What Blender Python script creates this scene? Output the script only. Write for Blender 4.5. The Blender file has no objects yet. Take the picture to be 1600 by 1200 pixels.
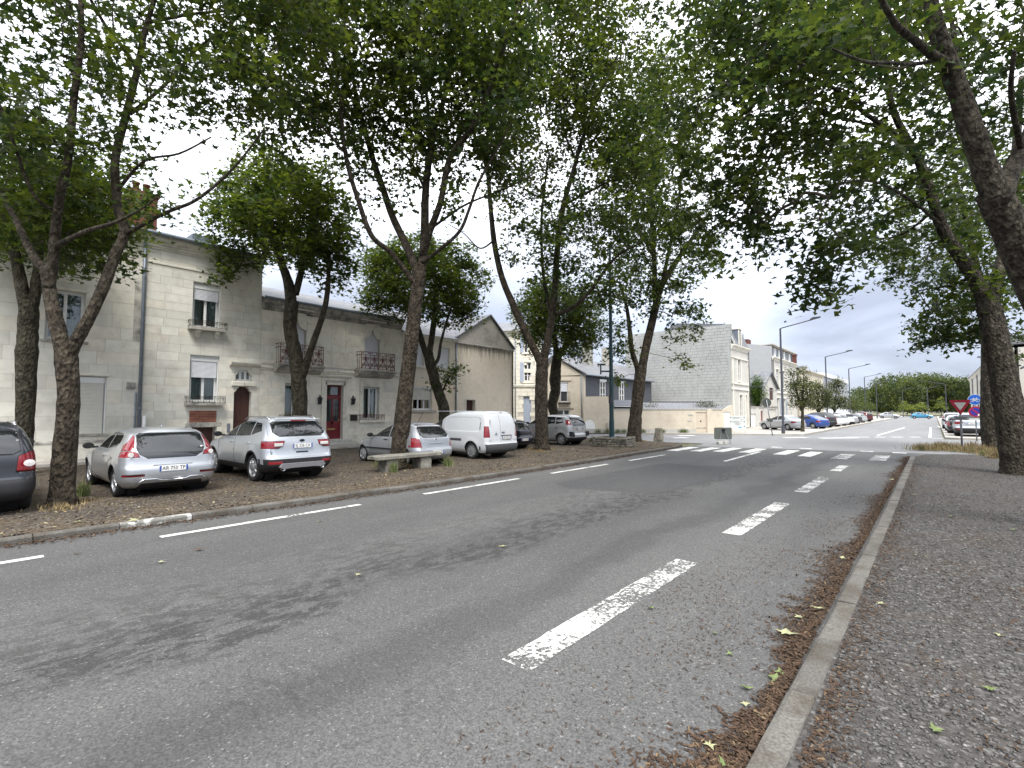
import bpy, bmesh, math, random
import numpy as np
from mathutils import Vector, Matrix

# ------------------------------------------------------------------ scene, camera, sky, sun
scene = bpy.context.scene
COL = scene.collection
CAM_H, YAW, FPX = 1.9, math.radians(40.56), 770.0
PITCH = math.atan(42.0 / FPX)
cam_d = bpy.data.cameras.new('camera')
cam_d.sensor_width = 36.0
cam_d.lens = 36.0 * FPX / 1600.0
cam_d.clip_start = 0.05
cam_d.clip_end = 3000.0
cam = bpy.data.objects.new('camera', cam_d)
COL.objects.link(cam)
cam.location = (0, 0, CAM_H)
cam.rotation_euler = (math.pi / 2 + PITCH, 0, YAW)
scene.camera = cam

SUN_EL, SUN_AZ = math.radians(58), math.radians(135)     # azimuth of the sun, clockwise from +Y
world = bpy.data.worlds.new('World')
scene.world = world
world.use_nodes = True
wn = world.node_tree.nodes
wl = world.node_tree.links
wn.clear()
w_out = wn.new('ShaderNodeOutputWorld')
w_bg = wn.new('ShaderNodeBackground')
w_sky = wn.new('ShaderNodeTexSky')
w_sky.sky_type = 'NISHITA'
w_sky.sun_disc = False
w_sky.sun_elevation = SUN_EL
w_sky.sun_rotation = SUN_AZ
w_scale = wn.new('ShaderNodeVectorMath'); w_scale.operation = 'SCALE'; w_scale.inputs['Scale'].default_value = 0.10
w_tc = wn.new('ShaderNodeTexCoord')
# overcast deck: clouds on a flat layer overhead, seen in perspective (x/z, y/z)
w_sep = wn.new('ShaderNodeSeparateXYZ')
w_zc = wn.new('ShaderNodeMath'); w_zc.operation = 'MAXIMUM'; w_zc.inputs[1].default_value = 0.0
w_za = wn.new('ShaderNodeMath'); w_za.operation = 'ADD'; w_za.inputs[1].default_value = 0.34
w_dv = wn.new('ShaderNodeVectorMath'); w_dv.operation = 'DIVIDE'
w_cmb = wn.new('ShaderNodeCombineXYZ')
w_n1 = wn.new('ShaderNodeTexNoise'); w_n1.inputs['Scale'].default_value = 1.5; w_n1.inputs['Detail'].default_value = 5; w_n1.inputs['Roughness'].default_value = 0.55
w_n1.inputs['Distortion'].default_value = 0.35
w_r1 = wn.new('ShaderNodeValToRGB')
w_r1.color_ramp.elements[0].position = 0.36; w_r1.color_ramp.elements[0].color = (0.66, 0.68, 0.73, 1)
w_r1.color_ramp.elements[1].position = 0.66; w_r1.color_ramp.elements[1].color = (1.18, 1.2, 1.24, 1)
# the deck thickens into a blue-grey rain bank low in the sky
w_r2 = wn.new('ShaderNodeValToRGB')
w_r2.color_ramp.elements[0].position = 0.0; w_r2.color_ramp.elements[0].color = (0.19, 0.205, 0.25, 1)
w_e = w_r2.color_ramp.elements.new(0.20); w_e.color = (0.31, 0.33, 0.38, 1)
w_r2.color_ramp.elements[2].position = 0.55; w_r2.color_ramp.elements[2].color = (1, 1, 1, 1)
w_mul = wn.new('ShaderNodeMix'); w_mul.data_type = 'RGBA'; w_mul.blend_type = 'MULTIPLY'; w_mul.inputs[0].default_value = 1.0
w_mix = wn.new('ShaderNodeMix'); w_mix.data_type = 'RGBA'; w_mix.inputs[0].default_value = 0.93
wl.new(w_tc.outputs['Generated'], w_sep.inputs[0])
wl.new(w_sep.outputs['Z'], w_zc.inputs[0]); wl.new(w_zc.outputs[0], w_za.inputs[0])
for k in range(3): wl.new(w_za.outputs[0], w_cmb.inputs[k])
wl.new(w_tc.outputs['Generated'], w_dv.inputs[0]); wl.new(w_cmb.outputs[0], w_dv.inputs[1])
wl.new(w_dv.outputs[0], w_n1.inputs['Vector'])
wl.new(w_n1.outputs['Fac'], w_r1.inputs[0])
wl.new(w_sep.outputs['Z'], w_r2.inputs[0])
wl.new(w_r1.outputs[0], w_mul.inputs[6]); wl.new(w_r2.outputs[0], w_mul.inputs[7])
wl.new(w_sky.outputs[0], w_scale.inputs[0])
wl.new(w_scale.outputs[0], w_mix.inputs[6]); wl.new(w_mul.outputs[2], w_mix.inputs[7])
wl.new(w_mix.outputs[2], w_bg.inputs['Color'])
w_bg.inputs['Strength'].default_value = 1.0
wl.new(w_bg.outputs[0], w_out.inputs['Surface'])

sun_d = bpy.data.lights.new('sun', 'SUN')
sun_d.energy = 1.5
sun_d.angle = math.radians(22)
sun_d.color = (1.0, 0.96, 0.90)
sun = bpy.data.objects.new('sun', sun_d)
COL.objects.link(sun)
sun.rotation_euler = (math.pi / 2 - SUN_EL, 0, math.pi - SUN_AZ)
sun.location = (0, 0, 60)

scene.view_settings.view_transform = 'Standard'
scene.view_settings.look = 'None'
scene.view_settings.exposure = 1.62
scene.view_settings.gamma = 1.0
scene.view_settings.use_curve_mapping = False
scene.render.engine = 'CYCLES'
scene.cycles.max_bounces = 8
scene.cycles.transparent_max_bounces = 12
scene.cycles.use_denoising = True

# ------------------------------------------------------------------ pixel of the 1600x1200 photograph -> point of the place
CY, SY, CP, SP = math.cos(YAW), math.sin(YAW), math.cos(PITCH), math.sin(PITCH)
def _ray(px, py):
    x = (px - 800) / FPX; y = -(py - 600) / FPX
    return x, CP - y * SP, SP + y * CP
def P(px, py, F):
    """point at forward distance F"""
    x, f, u = _ray(px, py); t = F / f; x *= t; f *= t
    return Vector((x * CY - f * SY, x * SY + f * CY, CAM_H + u * t))
def G(px, py, z=0.0):
    """point on the level z"""
    x, f, u = _ray(px, py); t = (z - CAM_H) / u; x *= t; f *= t
    return Vector((x * CY - f * SY, x * SY + f * CY, z))
def depth(p):
    return -p[0] * SY + p[1] * CY
def PU(px, py, U):
    """point on the upright plane X = U"""
    x, f, u = _ray(px, py); dx = x * CY - f * SY; t = U / dx
    return Vector((U, (x * SY + f * CY) * t, CAM_H + u * t))
def PV(px, py, V):
    x, f, u = _ray(px, py); dy = x * SY + f * CY; t = V / dy
    return Vector(((x * CY - f * SY) * t, V, CAM_H + u * t))

rnd = random.Random(7)

# ------------------------------------------------------------------ materials
MATS = {}
def nodes_of(m):
    m.use_nodes = True
    nt = m.node_tree
    return nt, nt.nodes, nt.links, nt.nodes['Principled BSDF']

def M(name, col=(.5, .5, .5), rough=.8, var=.12, scale=6.0, detail=6, bump=0.0, bscale=60.0, metal=0.0, spec=.4, coat=0.0, rand=0.0,
      stain=None, stain_scale=.7, stain_lo=.5, stain_hi=.72, stretch=None):
    """plain procedural surface: base colour with noise variation, optional second stain colour, fine relief"""
    if name in MATS: return MATS[name]
    m = bpy.data.materials.new(name)
    nt, n, l, b = nodes_of(m)
    b.inputs['Roughness'].default_value = rough
    b.inputs['Metallic'].default_value = metal
    b.inputs['Specular IOR Level'].default_value = spec
    b.inputs['Coat Weight'].default_value = coat
    b.inputs['Coat Roughness'].default_value = 0.04
    tc = n.new('ShaderNodeTexCoord'); src = tc.outputs['Object']
    geo = n.new('ShaderNodeNewGeometry'); src = geo.outputs['Position']
    if stretch:
        mp = n.new('ShaderNodeMapping'); mp.inputs['Scale'].default_value = stretch
        l.new(src, mp.inputs[0]); src = mp.outputs[0]
    nz = n.new('ShaderNodeTexNoise'); nz.inputs['Scale'].default_value = scale; nz.inputs['Detail'].default_value = detail
    l.new(src, nz.inputs['Vector'])
    mr = n.new('ShaderNodeMapRange'); mr.inputs['From Min'].default_value = .25; mr.inputs['From Max'].default_value = .75
    mr.inputs['To Min'].default_value = 1 - var; mr.inputs['To Max'].default_value = 1 + var
    l.new(nz.outputs['Fac'], mr.inputs[0])
    fac = mr.outputs[0]
    if rand:
        oi = n.new('ShaderNodeObjectInfo')
        r2 = n.new('ShaderNodeMapRange'); r2.inputs['To Min'].default_value = 1 - rand; r2.inputs['To Max'].default_value = 1 + rand
        l.new(oi.outputs['Random'], r2.inputs[0])
        mm = n.new('ShaderNodeMath'); mm.operation = 'MULTIPLY'
        l.new(fac, mm.inputs[0]); l.new(r2.outputs[0], mm.inputs[1]); fac = mm.outputs[0]
    base = n.new('ShaderNodeRGB'); base.outputs[0].default_value = (*col, 1)
    csrc = base.outputs[0]
    if stain:
        n2 = n.new('ShaderNodeTexNoise'); n2.inputs['Scale'].default_value = stain_scale; n2.inputs['Detail'].default_value = 8
        n2.inputs['Roughness'].default_value = .65
        l.new(src, n2.inputs['Vector'])
        m2 = n.new('ShaderNodeMapRange'); m2.inputs['From Min'].default_value = stain_lo; m2.inputs['From Max'].default_value = stain_hi
        l.new(n2.outputs['Fac'], m2.inputs[0])
        mx = n.new('ShaderNodeMix'); mx.data_type = 'RGBA'; mx.inputs[7].default_value = (*stain, 1)
        l.new(m2.outputs[0], mx.inputs[0]); l.new(csrc, mx.inputs[6]); csrc = mx.outputs[2]
    vm = n.new('ShaderNodeVectorMath'); vm.operation = 'SCALE'
    l.new(csrc, vm.inputs[0]); l.new(fac, vm.inputs['Scale'])
    l.new(vm.outputs[0], b.inputs['Base Color'])
    if bump:
        nb = n.new('ShaderNodeTexNoise'); nb.inputs['Scale'].default_value = bscale; nb.inputs['Detail'].default_value = 5
        l.new(src, nb.inputs['Vector'])
        bp = n.new('ShaderNodeBump'); bp.inputs['Strength'].default_value = min(1, bump * 10); bp.inputs['Distance'].default_value = bump * .1
        l.new(nb.outputs['Fac'], bp.inputs['Height']); l.new(bp.outputs[0], b.inputs['Normal'])
    MATS[name] = m
    return m

def leaf_mat(name, col, trans, rough=.5):
    """leaf: reflected and transmitted green, tint from the per-leaf attribute"""
    m = bpy.data.materials.new(name); nt, n, l, b = nodes_of(m)
    at = n.new('ShaderNodeAttribute'); at.attribute_name = 'tint'
    sp = n.new('ShaderNodeSeparateXYZ'); l.new(at.outputs['Vector'], sp.inputs[0])
    def scaled(c):
        mx = n.new('ShaderNodeMix'); mx.data_type = 'RGBA'
        mx.inputs[6].default_value = (c[0] * .45, c[1] * .52, c[2] * .7, 1); mx.inputs[7].default_value = (c[0] * 1.75, c[1] * 1.45, c[2] * .9, 1)
        l.new(sp.outputs['X'], mx.inputs[0])
        return mx.outputs[2]
    l.new(scaled(col), b.inputs['Base Color']); b.inputs['Roughness'].default_value = rough
    b.inputs['Specular IOR Level'].default_value = .22
    tr = n.new('ShaderNodeBsdfTranslucent'); l.new(scaled(trans), tr.inputs['Color'])
    ms = n.new('ShaderNodeMixShader'); ms.inputs[0].default_value = .42
    out = n['Material Output']
    l.new(b.outputs[0], ms.inputs[1]); l.new(tr.outputs[0], ms.inputs[2]); l.new(ms.outputs[0], out.inputs['Surface'])
    MATS[name] = m
    return m

def glass_mat(name, tint=(.9, .95, .95), refl=1.0):
    m = bpy.data.materials.new(name); nt, n, l, b = nodes_of(m)
    n.remove(b)
    tr = n.new('ShaderNodeBsdfTransparent'); tr.inputs[0].default_value = (*tint, 1)
    gl = n.new('ShaderNodeBsdfGlossy'); gl.inputs['Roughness'].default_value = .015
    fr = n.new('ShaderNodeFresnel'); fr.inputs[0].default_value = 1.65
    ms = n.new('ShaderNodeMixShader')
    mm = n.new('ShaderNodeMath'); mm.operation = 'MULTIPLY'; mm.inputs[1].default_value = refl; mm.use_clamp = True
    l.new(fr.outputs[0], mm.inputs[0]); l.new(mm.outputs[0], ms.inputs[0])
    l.new(tr.outputs[0], ms.inputs[1]); l.new(gl.outputs[0], ms.inputs[2]); l.new(ms.outputs[0], n['Material Output'].inputs['Surface'])
    MATS[name] = m
    return m

# ------------------------------------------------------------------ objects
def link(o, parent=None):
    COL.objects.link(o)
    if parent is not None: o.parent = parent
    return o
def tag(o, label=None, cat=None, group=None, kind=None):
    if label: o['label'] = label
    if cat: o['category'] = cat
    if group: o['group'] = group
    if kind: o['kind'] = kind
    return o
def thing(name, label, cat, loc=(0, 0, 0), rz=0.0, group=None):
    o = bpy.data.objects.new(name, None); o.empty_display_size = .2
    COL.objects.link(o); o.location = loc; o.rotation_euler = (0, 0, rz)
    return tag(o, label, cat, group)
def copy_tree(o, parent=None):
    c = o.copy(); COL.objects.link(c); c.parent = parent
    for ch in o.children: copy_tree(ch, c)
    return c

class MB:
    """collects shapes; build() links them as one mesh object"""
    def __init__(s): s.v = []; s.f = []; s.m = []; s.cur = 0
    def add(s, vs, fs):
        k = len(s.v); s.v.extend([tuple(p) for p in vs])
        for f in fs: s.f.append(tuple(i + k for i in f)); s.m.append(s.cur)
        return s
    def box(s, x0, x1, y0, y1, z0, z1):
        x0, x1 = min(x0, x1), max(x0, x1); y0, y1 = min(y0, y1), max(y0, y1); z0, z1 = min(z0, z1), max(z0, z1)
        return s.add([(x0, y0, z0), (x1, y0, z0), (x1, y1, z0), (x0, y1, z0), (x0, y0, z1), (x1, y0, z1), (x1, y1, z1), (x0, y1, z1)],
                     [(0, 3, 2, 1), (4, 5, 6, 7), (0, 1, 5, 4), (1, 2, 6, 5), (2, 3, 7, 6), (3, 0, 4, 7)])
    def prism(s, poly, d0, d1, axis='x'):
        """2-D polygon pushed along an axis: x -> (y,z), y -> (x,z), z -> (x,y)"""
        def mk(p, d):
            return (d, p[0], p[1]) if axis == 'x' else (p[0], d, p[1]) if axis == 'y' else (p[0], p[1], d)
        n = len(poly)
        vs = [mk(p, d0) for p in poly] + [mk(p, d1) for p in poly]
        fs = [tuple(range(n - 1, -1, -1)), tuple(range(n, 2 * n))] + [(i, (i + 1) % n, n + (i + 1) % n, n + i) for i in range(n)]
        return s.add(vs, fs)
    def tube(s, pts, rad, n=8, cap=True):
        pts = [Vector(p) for p in pts]
        if not hasattr(rad, '__len__'): rad = [rad] * len(pts)
        vs = []; fs = []
        prev = None
        for i, p in enumerate(pts):
            t = (pts[min(i + 1, len(pts) - 1)] - pts[max(i - 1, 0)])
            t = t.normalized() if t.length > 1e-9 else Vector((0, 0, 1))
            if prev is None:
                a = t.cross(Vector((0, 0, 1)))
                if a.length < .1: a = t.cross(Vector((1, 0, 0)))
                a.normalize()
            else:
                a = prev - t * prev.dot(t)
                a = a.normalized() if a.length > 1e-6 else t.orthogonal().normalized()
            prev = a; b = t.cross(a)
            for j in range(n):
                q = 2 * math.pi * j / n
                vs.append(p + (a * math.cos(q) + b * math.sin(q)) * rad[i])
        for i in range(len(pts) - 1):
            for j in range(n):
                fs.append((i * n + j, i * n + (j + 1) % n, (i + 1) * n + (j + 1) % n, (i + 1) * n + j))
        if cap:
            fs.append(tuple(range(n - 1, -1, -1))); k = (len(pts) - 1) * n; fs.append(tuple(range(k, k + n)))
        return s.add(vs, fs)
    def lathe(s, prof, n=24, c=(0, 0, 0), axis='z'):
        """profile of (radius, height) turned round an axis"""
        vs = []; fs = []
        for r, h in prof:
            for j in range(n):
                q = 2 * math.pi * j / n; a, b = r * math.cos(q), r * math.sin(q)
                vs.append((c[0] + a, c[1] + b, c[2] + h) if axis == 'z' else (c[0] + a, c[1] + h, c[2] + b) if axis == 'y' else (c[0] + h, c[1] + a, c[2] + b))
        for i in range(len(prof) - 1):
            for j in range(n):
                fs.append((i * n + j, i * n + (j + 1) % n, (i + 1) * n + (j + 1) % n, (i + 1) * n + j))
        return s.add(vs, fs)
    def sweep(s, prof, path, closed=False):
        """profile of (out, z) offsets swept along a plan path of (x, y)"""
        n = len(prof); vs = []; fs = []
        for i, p in enumerate(path):
            a = Vector(path[max(i - 1, 0)][:2]); b = Vector(path[min(i + 1, len(path) - 1)][:2])
            t = (b - a).normalized(); o = Vector((t.y, -t.x))
            z = p[2] if len(p) > 2 else 0
            for q in prof: vs.append((p[0] + o.x * q[0], p[1] + o.y * q[0], z + q[1]))
        for i in range(len(path) - 1):
            for j in range(n - (0 if closed else 1)):
                fs.append((i * n + j, i * n + (j + 1) % n, (i + 1) * n + (j + 1) % n, (i + 1) * n + j))
        if closed:
            fs.append(tuple(range(n))); k = (len(path) - 1) * n; fs.append(tuple(range(k + n - 1, k - 1, -1)))
        return s.add(vs, fs)
    def mesh(s, name, mats, smooth=False):
        me = bpy.data.meshes.new(name)
        me.from_pydata(s.v, [], s.f)
        for m in (mats if isinstance(mats, (list, tuple)) else [mats]): me.materials.append(m)
        if s.m and max(s.m) > 0: me.polygons.foreach_set('material_index', s.m)
        if smooth: me.polygons.foreach_set('use_smooth', [True] * len(me.polygons))
        me.update()
        return me
    def build(s, name, mats, parent=None, smooth=False, fix=False, bevel=0.0):
        me = s.mesh(name, mats, smooth)
        if fix:
            bm = bmesh.new(); bm.from_mesh(me); bmesh.ops.recalc_face_normals(bm, faces=bm.faces); bm.to_mesh(me); bm.free()
        o = link(bpy.data.objects.new(name, me), parent)
        if bevel:
            bv = o.modifiers.new('edge', 'BEVEL'); bv.width = bevel; bv.segments = 2; bv.limit_method = 'ANGLE'
        return o
    def auto(s, o, ang=40):
        return o
def smooth_by_angle(o, deg=35):
    me = o.data
    bm = bmesh.new(); bm.from_mesh(me)
    for f in bm.faces: f.smooth = True
    c = math.radians(deg)
    for e in bm.edges:
        if len(e.link_faces) == 2 and e.calc_face_angle(0) > c: e.smooth = False
    bm.to_mesh(me); bm.free()

_UNIT = None
def unit_cube():
    global _UNIT
    if _UNIT is None: _UNIT = {}
    return _UNIT
def cube_obj(name, m, x0, x1, y0, y1, z0, z1, parent=None):
    """a box as one object; alike boxes share the unit mesh of their material"""
    u = unit_cube()
    if m.name not in u: u[m.name] = MB().box(-.5, .5, -.5, .5, -.5, .5).mesh('block_' + m.name, m)
    o = link(bpy.data.objects.new(name, u[m.name]), parent)
    o.location = ((x0 + x1) / 2, (y0 + y1) / 2, (z0 + z1) / 2); o.scale = (abs(x1 - x0), abs(y1 - y0), abs(z1 - z0))
    return o
def text_obj(name, body, size, m, parent, loc, rot, extrude=.001, align='CENTER', sx=1.0):
    cu = bpy.data.curves.new(name, 'FONT'); cu.body = body; cu.size = size; cu.extrude = extrude
    cu.align_x = align; cu.align_y = 'CENTER'; cu.resolution_u = 2
    t = bpy.data.objects.new(name, cu)
    COL.objects.link(t)
    dg = bpy.context.evaluated_depsgraph_get()
    me = bpy.data.meshes.new_from_object(t.evaluated_get(dg))
    bpy.data.objects.remove(t); bpy.data.curves.remove(cu)
    me.name = name; me.materials.clear(); me.materials.append(m)
    o = link(bpy.data.objects.new(name, me), parent)
    o.location = loc; o.rotation_euler = rot; o.scale = (sx, 1, 1)
    return o
# ------------------------------------------------------------------ numpy helper: many small pieces in one mesh
NR = np.random.default_rng(11)
def rand_rot(n, tilt=None):
    """random rotations; tilt limits how far the piece's z axis leans from upright"""
    az = NR.uniform(0, 2 * np.pi, n); sp = NR.uniform(0, 2 * np.pi, n)
    th = np.arccos(NR.uniform(-1, 1, n)) if tilt is None else np.abs(NR.normal(0, tilt, n))
    cz, sz, ct, st, cs, ss = np.cos(az), np.sin(az), np.cos(th), np.sin(th), np.cos(sp), np.sin(sp)
    Z = np.zeros(n); O = np.ones(n)
    def mt(r): return np.array(r).transpose(2, 0, 1)
    A = mt([[cz, -sz, Z], [sz, cz, Z], [Z, Z, O]]); B = mt([[O, Z, Z], [Z, ct, -st], [Z, st, ct]]); C = mt([[cs, -ss, Z], [ss, cs, Z], [Z, Z, O]])
    return A @ B @ C
def many(name, V, F, T, R, S, mats, parent=None, tint=None, smooth=False, jitter=0.0, mat_idx=None):
    V = np.asarray(V, float); F = np.asarray(F, int); N = len(T); nv = len(V); k = F.shape[1]
    S = np.asarray(S, float)
    if S.ndim == 1: S = np.repeat(S[:, None], 3, 1)
    vv = V[None] * S[:, None, :]
    if jitter: vv = vv * (1 + NR.uniform(-jitter, jitter, vv.shape))
    vv = np.einsum('nij,nkj->nki', R, vv) + np.asarray(T)[:, None, :]
    ff = (F[None] + (np.arange(N) * nv)[:, None, None]).reshape(-1, k)
    me = bpy.data.meshes.new(name)
    me.vertices.add(N * nv); me.vertices.foreach_set('co', vv.reshape(-1))
    me.loops.add(len(ff) * k); me.loops.foreach_set('vertex_index', ff.reshape(-1).astype(np.int32))
    me.polygons.add(len(ff)); me.polygons.foreach_set('loop_start', (np.arange(len(ff)) * k).astype(np.int32))
    if smooth: me.polygons.foreach_set('use_smooth', np.ones(len(ff), bool))
    for m in (mats if isinstance(mats, (list, tuple)) else [mats]): me.materials.append(m)
    if mat_idx is not None: me.polygons.foreach_set('material_index', np.repeat(mat_idx, len(F)).astype(np.int32))
    if tint is None: tint = NR.uniform(0, 1, N)
    a = me.attributes.new('tint', 'FLOAT_VECTOR', 'POINT')
    tv = np.zeros((N, nv, 3)); tv[:, :, 0] = np.asarray(tint)[:, None]
    a.data.foreach_set('vector', tv.reshape(-1))
    me.update(calc_edges=True)
    return link(bpy.data.objects.new(name, me), parent)
def tint_mat(name, ca, cb, rough=.85, cc=None):
    m = bpy.data.materials.new(name); nt, n, l, b = nodes_of(m)
    at = n.new('ShaderNodeAttribute'); at.attribute_name = 'tint'
    r = n.new('ShaderNodeValToRGB'); r.color_ramp.elements[0].color = (*ca, 1); r.color_ramp.elements[1].color = (*cb, 1)
    if cc:
        e = r.color_ramp.elements.new(.9); e.color = (*cb, 1); r.color_ramp.elements[2].color = (*cc, 1)
    sp = n.new('ShaderNodeSeparateXYZ'); l.new(at.outputs['Vector'], sp.inputs[0]); l.new(sp.outputs['X'], r.inputs[0])
    l.new(r.outputs[0], b.inputs['Base Color']); b.inputs['Roughness'].default_value = rough; b.inputs['Specular IOR Level'].default_value = .3
    MATS[name] = m
    return m

# ------------------------------------------------------------------ asphalt
def asphalt(name, base, worn, band=None, cracks=True, speck=.35):
    m = bpy.data.materials.new(name); nt, n, l, b = nodes_of(m)
    geo = n.new('ShaderNodeNewGeometry'); pos = geo.outputs['Position']
    def noise(sc, det=6, rough=.55, stretch=None, dist=0):
        t = n.new('ShaderNodeTexNoise'); t.inputs['Scale'].default_value = sc; t.inputs['Detail'].default_value = det; t.inputs['Roughness'].default_value = rough
        t.inputs['Distortion'].default_value = dist
        if stretch:
            mp = n.new('ShaderNodeMapping'); mp.inputs['Scale'].default_value = stretch; l.new(pos, mp.inputs[0]); l.new(mp.outputs[0], t.inputs['Vector'])
        else: l.new(pos, t.inputs['Vector'])
        return t.outputs['Fac']
    def rng(src, a, bb, c, d):
        r = n.new('ShaderNodeMapRange'); r.inputs[1].default_value = a; r.inputs[2].default_value = bb; r.inputs[3].default_value = c; r.inputs[4].default_value = d
        l.new(src, r.inputs[0]); return r.outputs[0]
    def math2(op, a, bb):
        r = n.new('ShaderNodeMath'); r.operation = op
        for k, v in ((0, a), (1, bb)):
            if isinstance(v, (int, float)): r.inputs[k].default_value = v
            else: l.new(v, r.inputs[k])
        return r.outputs[0]
    def mixc(f, a, bb):
        r = n.new('ShaderNodeMix'); r.data_type = 'RGBA'
        l.new(f, r.inputs[0])
        for k, v in ((6, a), (7, bb)):
            if isinstance(v, tuple): r.inputs[k].default_value = (*v, 1)
            else: l.new(v, r.inputs[k])
        return r.outputs[2]
    large = rng(noise(.35, 4, .6, (1.6, .35, 1)), .3, .7, 0, 1)
    col = mixc(large, base, worn)
    # stone chips in the bitumen
    vo = n.new('ShaderNodeTexVoronoi'); vo.inputs['Scale'].default_value = 85; l.new(pos, vo.inputs['Vector'])
    sv = n.new('ShaderNodeSeparateColor'); l.new(vo.outputs['Color'], sv.inputs[0])
    chip = rng(sv.outputs[0], 0, 1, 1 - speck, 1 + speck)
    chip = math2('MULTIPLY', chip, rng(noise(300, 2), .3, .7, .85, 1.15))
    chip2 = math2('GREATER_THAN', sv.outputs[1], .97)
    col = mixc(math2('MULTIPLY', chip2, .7), col, (.20, .195, .185))
    if band:
        sx = n.new('ShaderNodeSeparateXYZ'); l.new(pos, sx.inputs[0])
        wob = math2('ADD', sx.outputs['X'], rng(noise(.5, 4), .2, .8, -.5, .5))
        inb = math2('MULTIPLY', rng(wob, band[0] - .5, band[0] + .2, 0, 1), rng(wob, band[1] - .15, band[1] + .1, 1, 0))
        patch = math2('MULTIPLY', rng(noise(7.5, 10, .8, (1, .42, 1), .3), .492, .508, 0, 1), rng(noise(.9, 3, .6, (1, .5, 1)), .36, .52, .25, 1))
        col = mixc(math2('MULTIPLY', math2('MULTIPLY', inb, patch), .8), col, (.030, .029, .028))
        wt = math2('MULTIPLY', math2('ABSOLUTE', math2('SINE', math2('MULTIPLY', math2('ADD', sx.outputs['X'], .55), .87), 0), 0), 1)
        col = mixc(rng(wt, .75, 1, 0, .28), col, (.13, .129, .125))
        # a second, fainter tar seam
        tr = math2('MULTIPLY', rng(wob, -3.6, -3.4, 0, 1), rng(wob, -3.1, -2.9, 1, 0))
        col = mixc(math2('MULTIPLY', tr, .3), col, (.03, .03, .03))
    if cracks:
        vc = n.new('ShaderNodeTexVoronoi'); vc.feature = 'DISTANCE_TO_EDGE'; vc.inputs['Scale'].default_value = .55
        mp = n.new('ShaderNodeMapping'); mp.inputs['Scale'].default_value = (1.3, .45, 1)
        dv = n.new('ShaderNodeTexNoise'); dv.inputs['Scale'].default_value = 3; dv.inputs['Detail'].default_value = 6; l.new(pos, dv.inputs['Vector'])
        ad = n.new('ShaderNodeVectorMath'); ad.operation = 'ADD'; sc = n.new('ShaderNodeVectorMath'); sc.operation = 'SCALE'; sc.inputs['Scale'].default_value = .55
        l.new(dv.outputs['Color'], sc.inputs[0]); l.new(pos, ad.inputs[0]); l.new(sc.outputs[0], ad.inputs[1]); l.new(ad.outputs[0], mp.inputs[0]); l.new(mp.outputs[0], vc.inputs['Vector'])
        ck = math2('MULTIPLY', rng(vc.outputs['Distance'], .002, .008, 1, 0), rng(noise(.22, 3), .52, .64, 0, .28))
        col = mixc(ck, col, (.02, .02, .02))
    vm = n.new('ShaderNodeVectorMath'); vm.operation = 'SCALE'; l.new(col, vm.inputs[0]); l.new(chip, vm.inputs['Scale'])
    l.new(vm.outputs[0], b.inputs['Base Color'])
    b.inputs['Roughness'].default_value = .82; b.inputs['Specular IOR Level'].default_value = .35
    bp = n.new('ShaderNodeBump'); bp.inputs['Strength'].default_value = .6; bp.inputs['Distance'].default_value = .004
    l.new(sv.outputs[2], bp.inputs['Height']); l.new(bp.outputs[0], b.inputs['Normal'])
    MATS[name] = m
    return m
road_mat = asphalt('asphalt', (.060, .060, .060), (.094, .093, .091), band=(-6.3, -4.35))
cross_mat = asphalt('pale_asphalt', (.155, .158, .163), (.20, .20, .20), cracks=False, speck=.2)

def soil(name, a, bcol, c, sc=1.0, bump=.02, thr=(.42, .62)):
    m = bpy.data.materials.new(name); nt, n, l, b = nodes_of(m)
    geo = n.new('ShaderNodeNewGeometry')
    def nz(s, d=8, r=.65):
        t = n.new('ShaderNodeTexNoise'); t.inputs['Scale'].default_value = s * sc; t.inputs['Detail'].default_value = d; t.inputs['Roughness'].default_value = r
        l.new(geo.outputs['Position'], t.inputs['Vector']); return t.outputs['Fac']
    r1 = n.new('ShaderNodeMapRange'); r1.inputs[1].default_value, r1.inputs[2].default_value = thr; l.new(nz(.8), r1.inputs[0])
    m1 = n.new('ShaderNodeMix'); m1.data_type = 'RGBA'; m1.inputs[6].default_value = (*a, 1); m1.inputs[7].default_value = (*bcol, 1); l.new(r1.outputs[0], m1.inputs[0])
    vo = n.new('ShaderNodeTexVoronoi'); vo.inputs['Scale'].default_value = 38; l.new(geo.outputs['Position'], vo.inputs['Vector'])
    sv = n.new('ShaderNodeSeparateColor'); l.new(vo.outputs['Color'], sv.inputs[0])
    gt = n.new('ShaderNodeMapRange'); gt.inputs[1].default_value = .72; gt.inputs[2].default_value = .98; l.new(sv.outputs[0], gt.inputs[0])
    m2 = n.new('ShaderNodeMix'); m2.data_type = 'RGBA'; m2.inputs[7].default_value = (*c, 1); l.new(gt.outputs[0], m2.inputs[0]); l.new(m1.outputs[2], m2.inputs[6])
    r3 = n.new('ShaderNodeMapRange'); r3.inputs[1].default_value = .3; r3.inputs[2].default_value = .7; r3.inputs[3].default_value = .45; r3.inputs[4].default_value = 1.6; l.new(nz(22, 6), r3.inputs[0])
    vm = n.new('ShaderNodeVectorMath'); vm.operation = 'SCALE'; l.new(m2.outputs[2], vm.inputs[0]); l.new(r3.outputs[0], vm.inputs['Scale'])
    l.new(vm.outputs[0], b.inputs['Base Color']); b.inputs['Roughness'].default_value = .95; b.inputs['Specular IOR Level'].default_value = .15
    bp = n.new('ShaderNodeBump'); bp.inputs['Strength'].default_value = .8; bp.inputs['Distance'].default_value = bump
    l.new(sv.outputs[1], bp.inputs['Height']); l.new(bp.outputs[0], b.inputs['Normal'])
    MATS[name] = m
    return m
dirt_mat = soil('packed_dirt', (.058, .049, .041), (.095, .073, .050), (.17, .155, .135))
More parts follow.
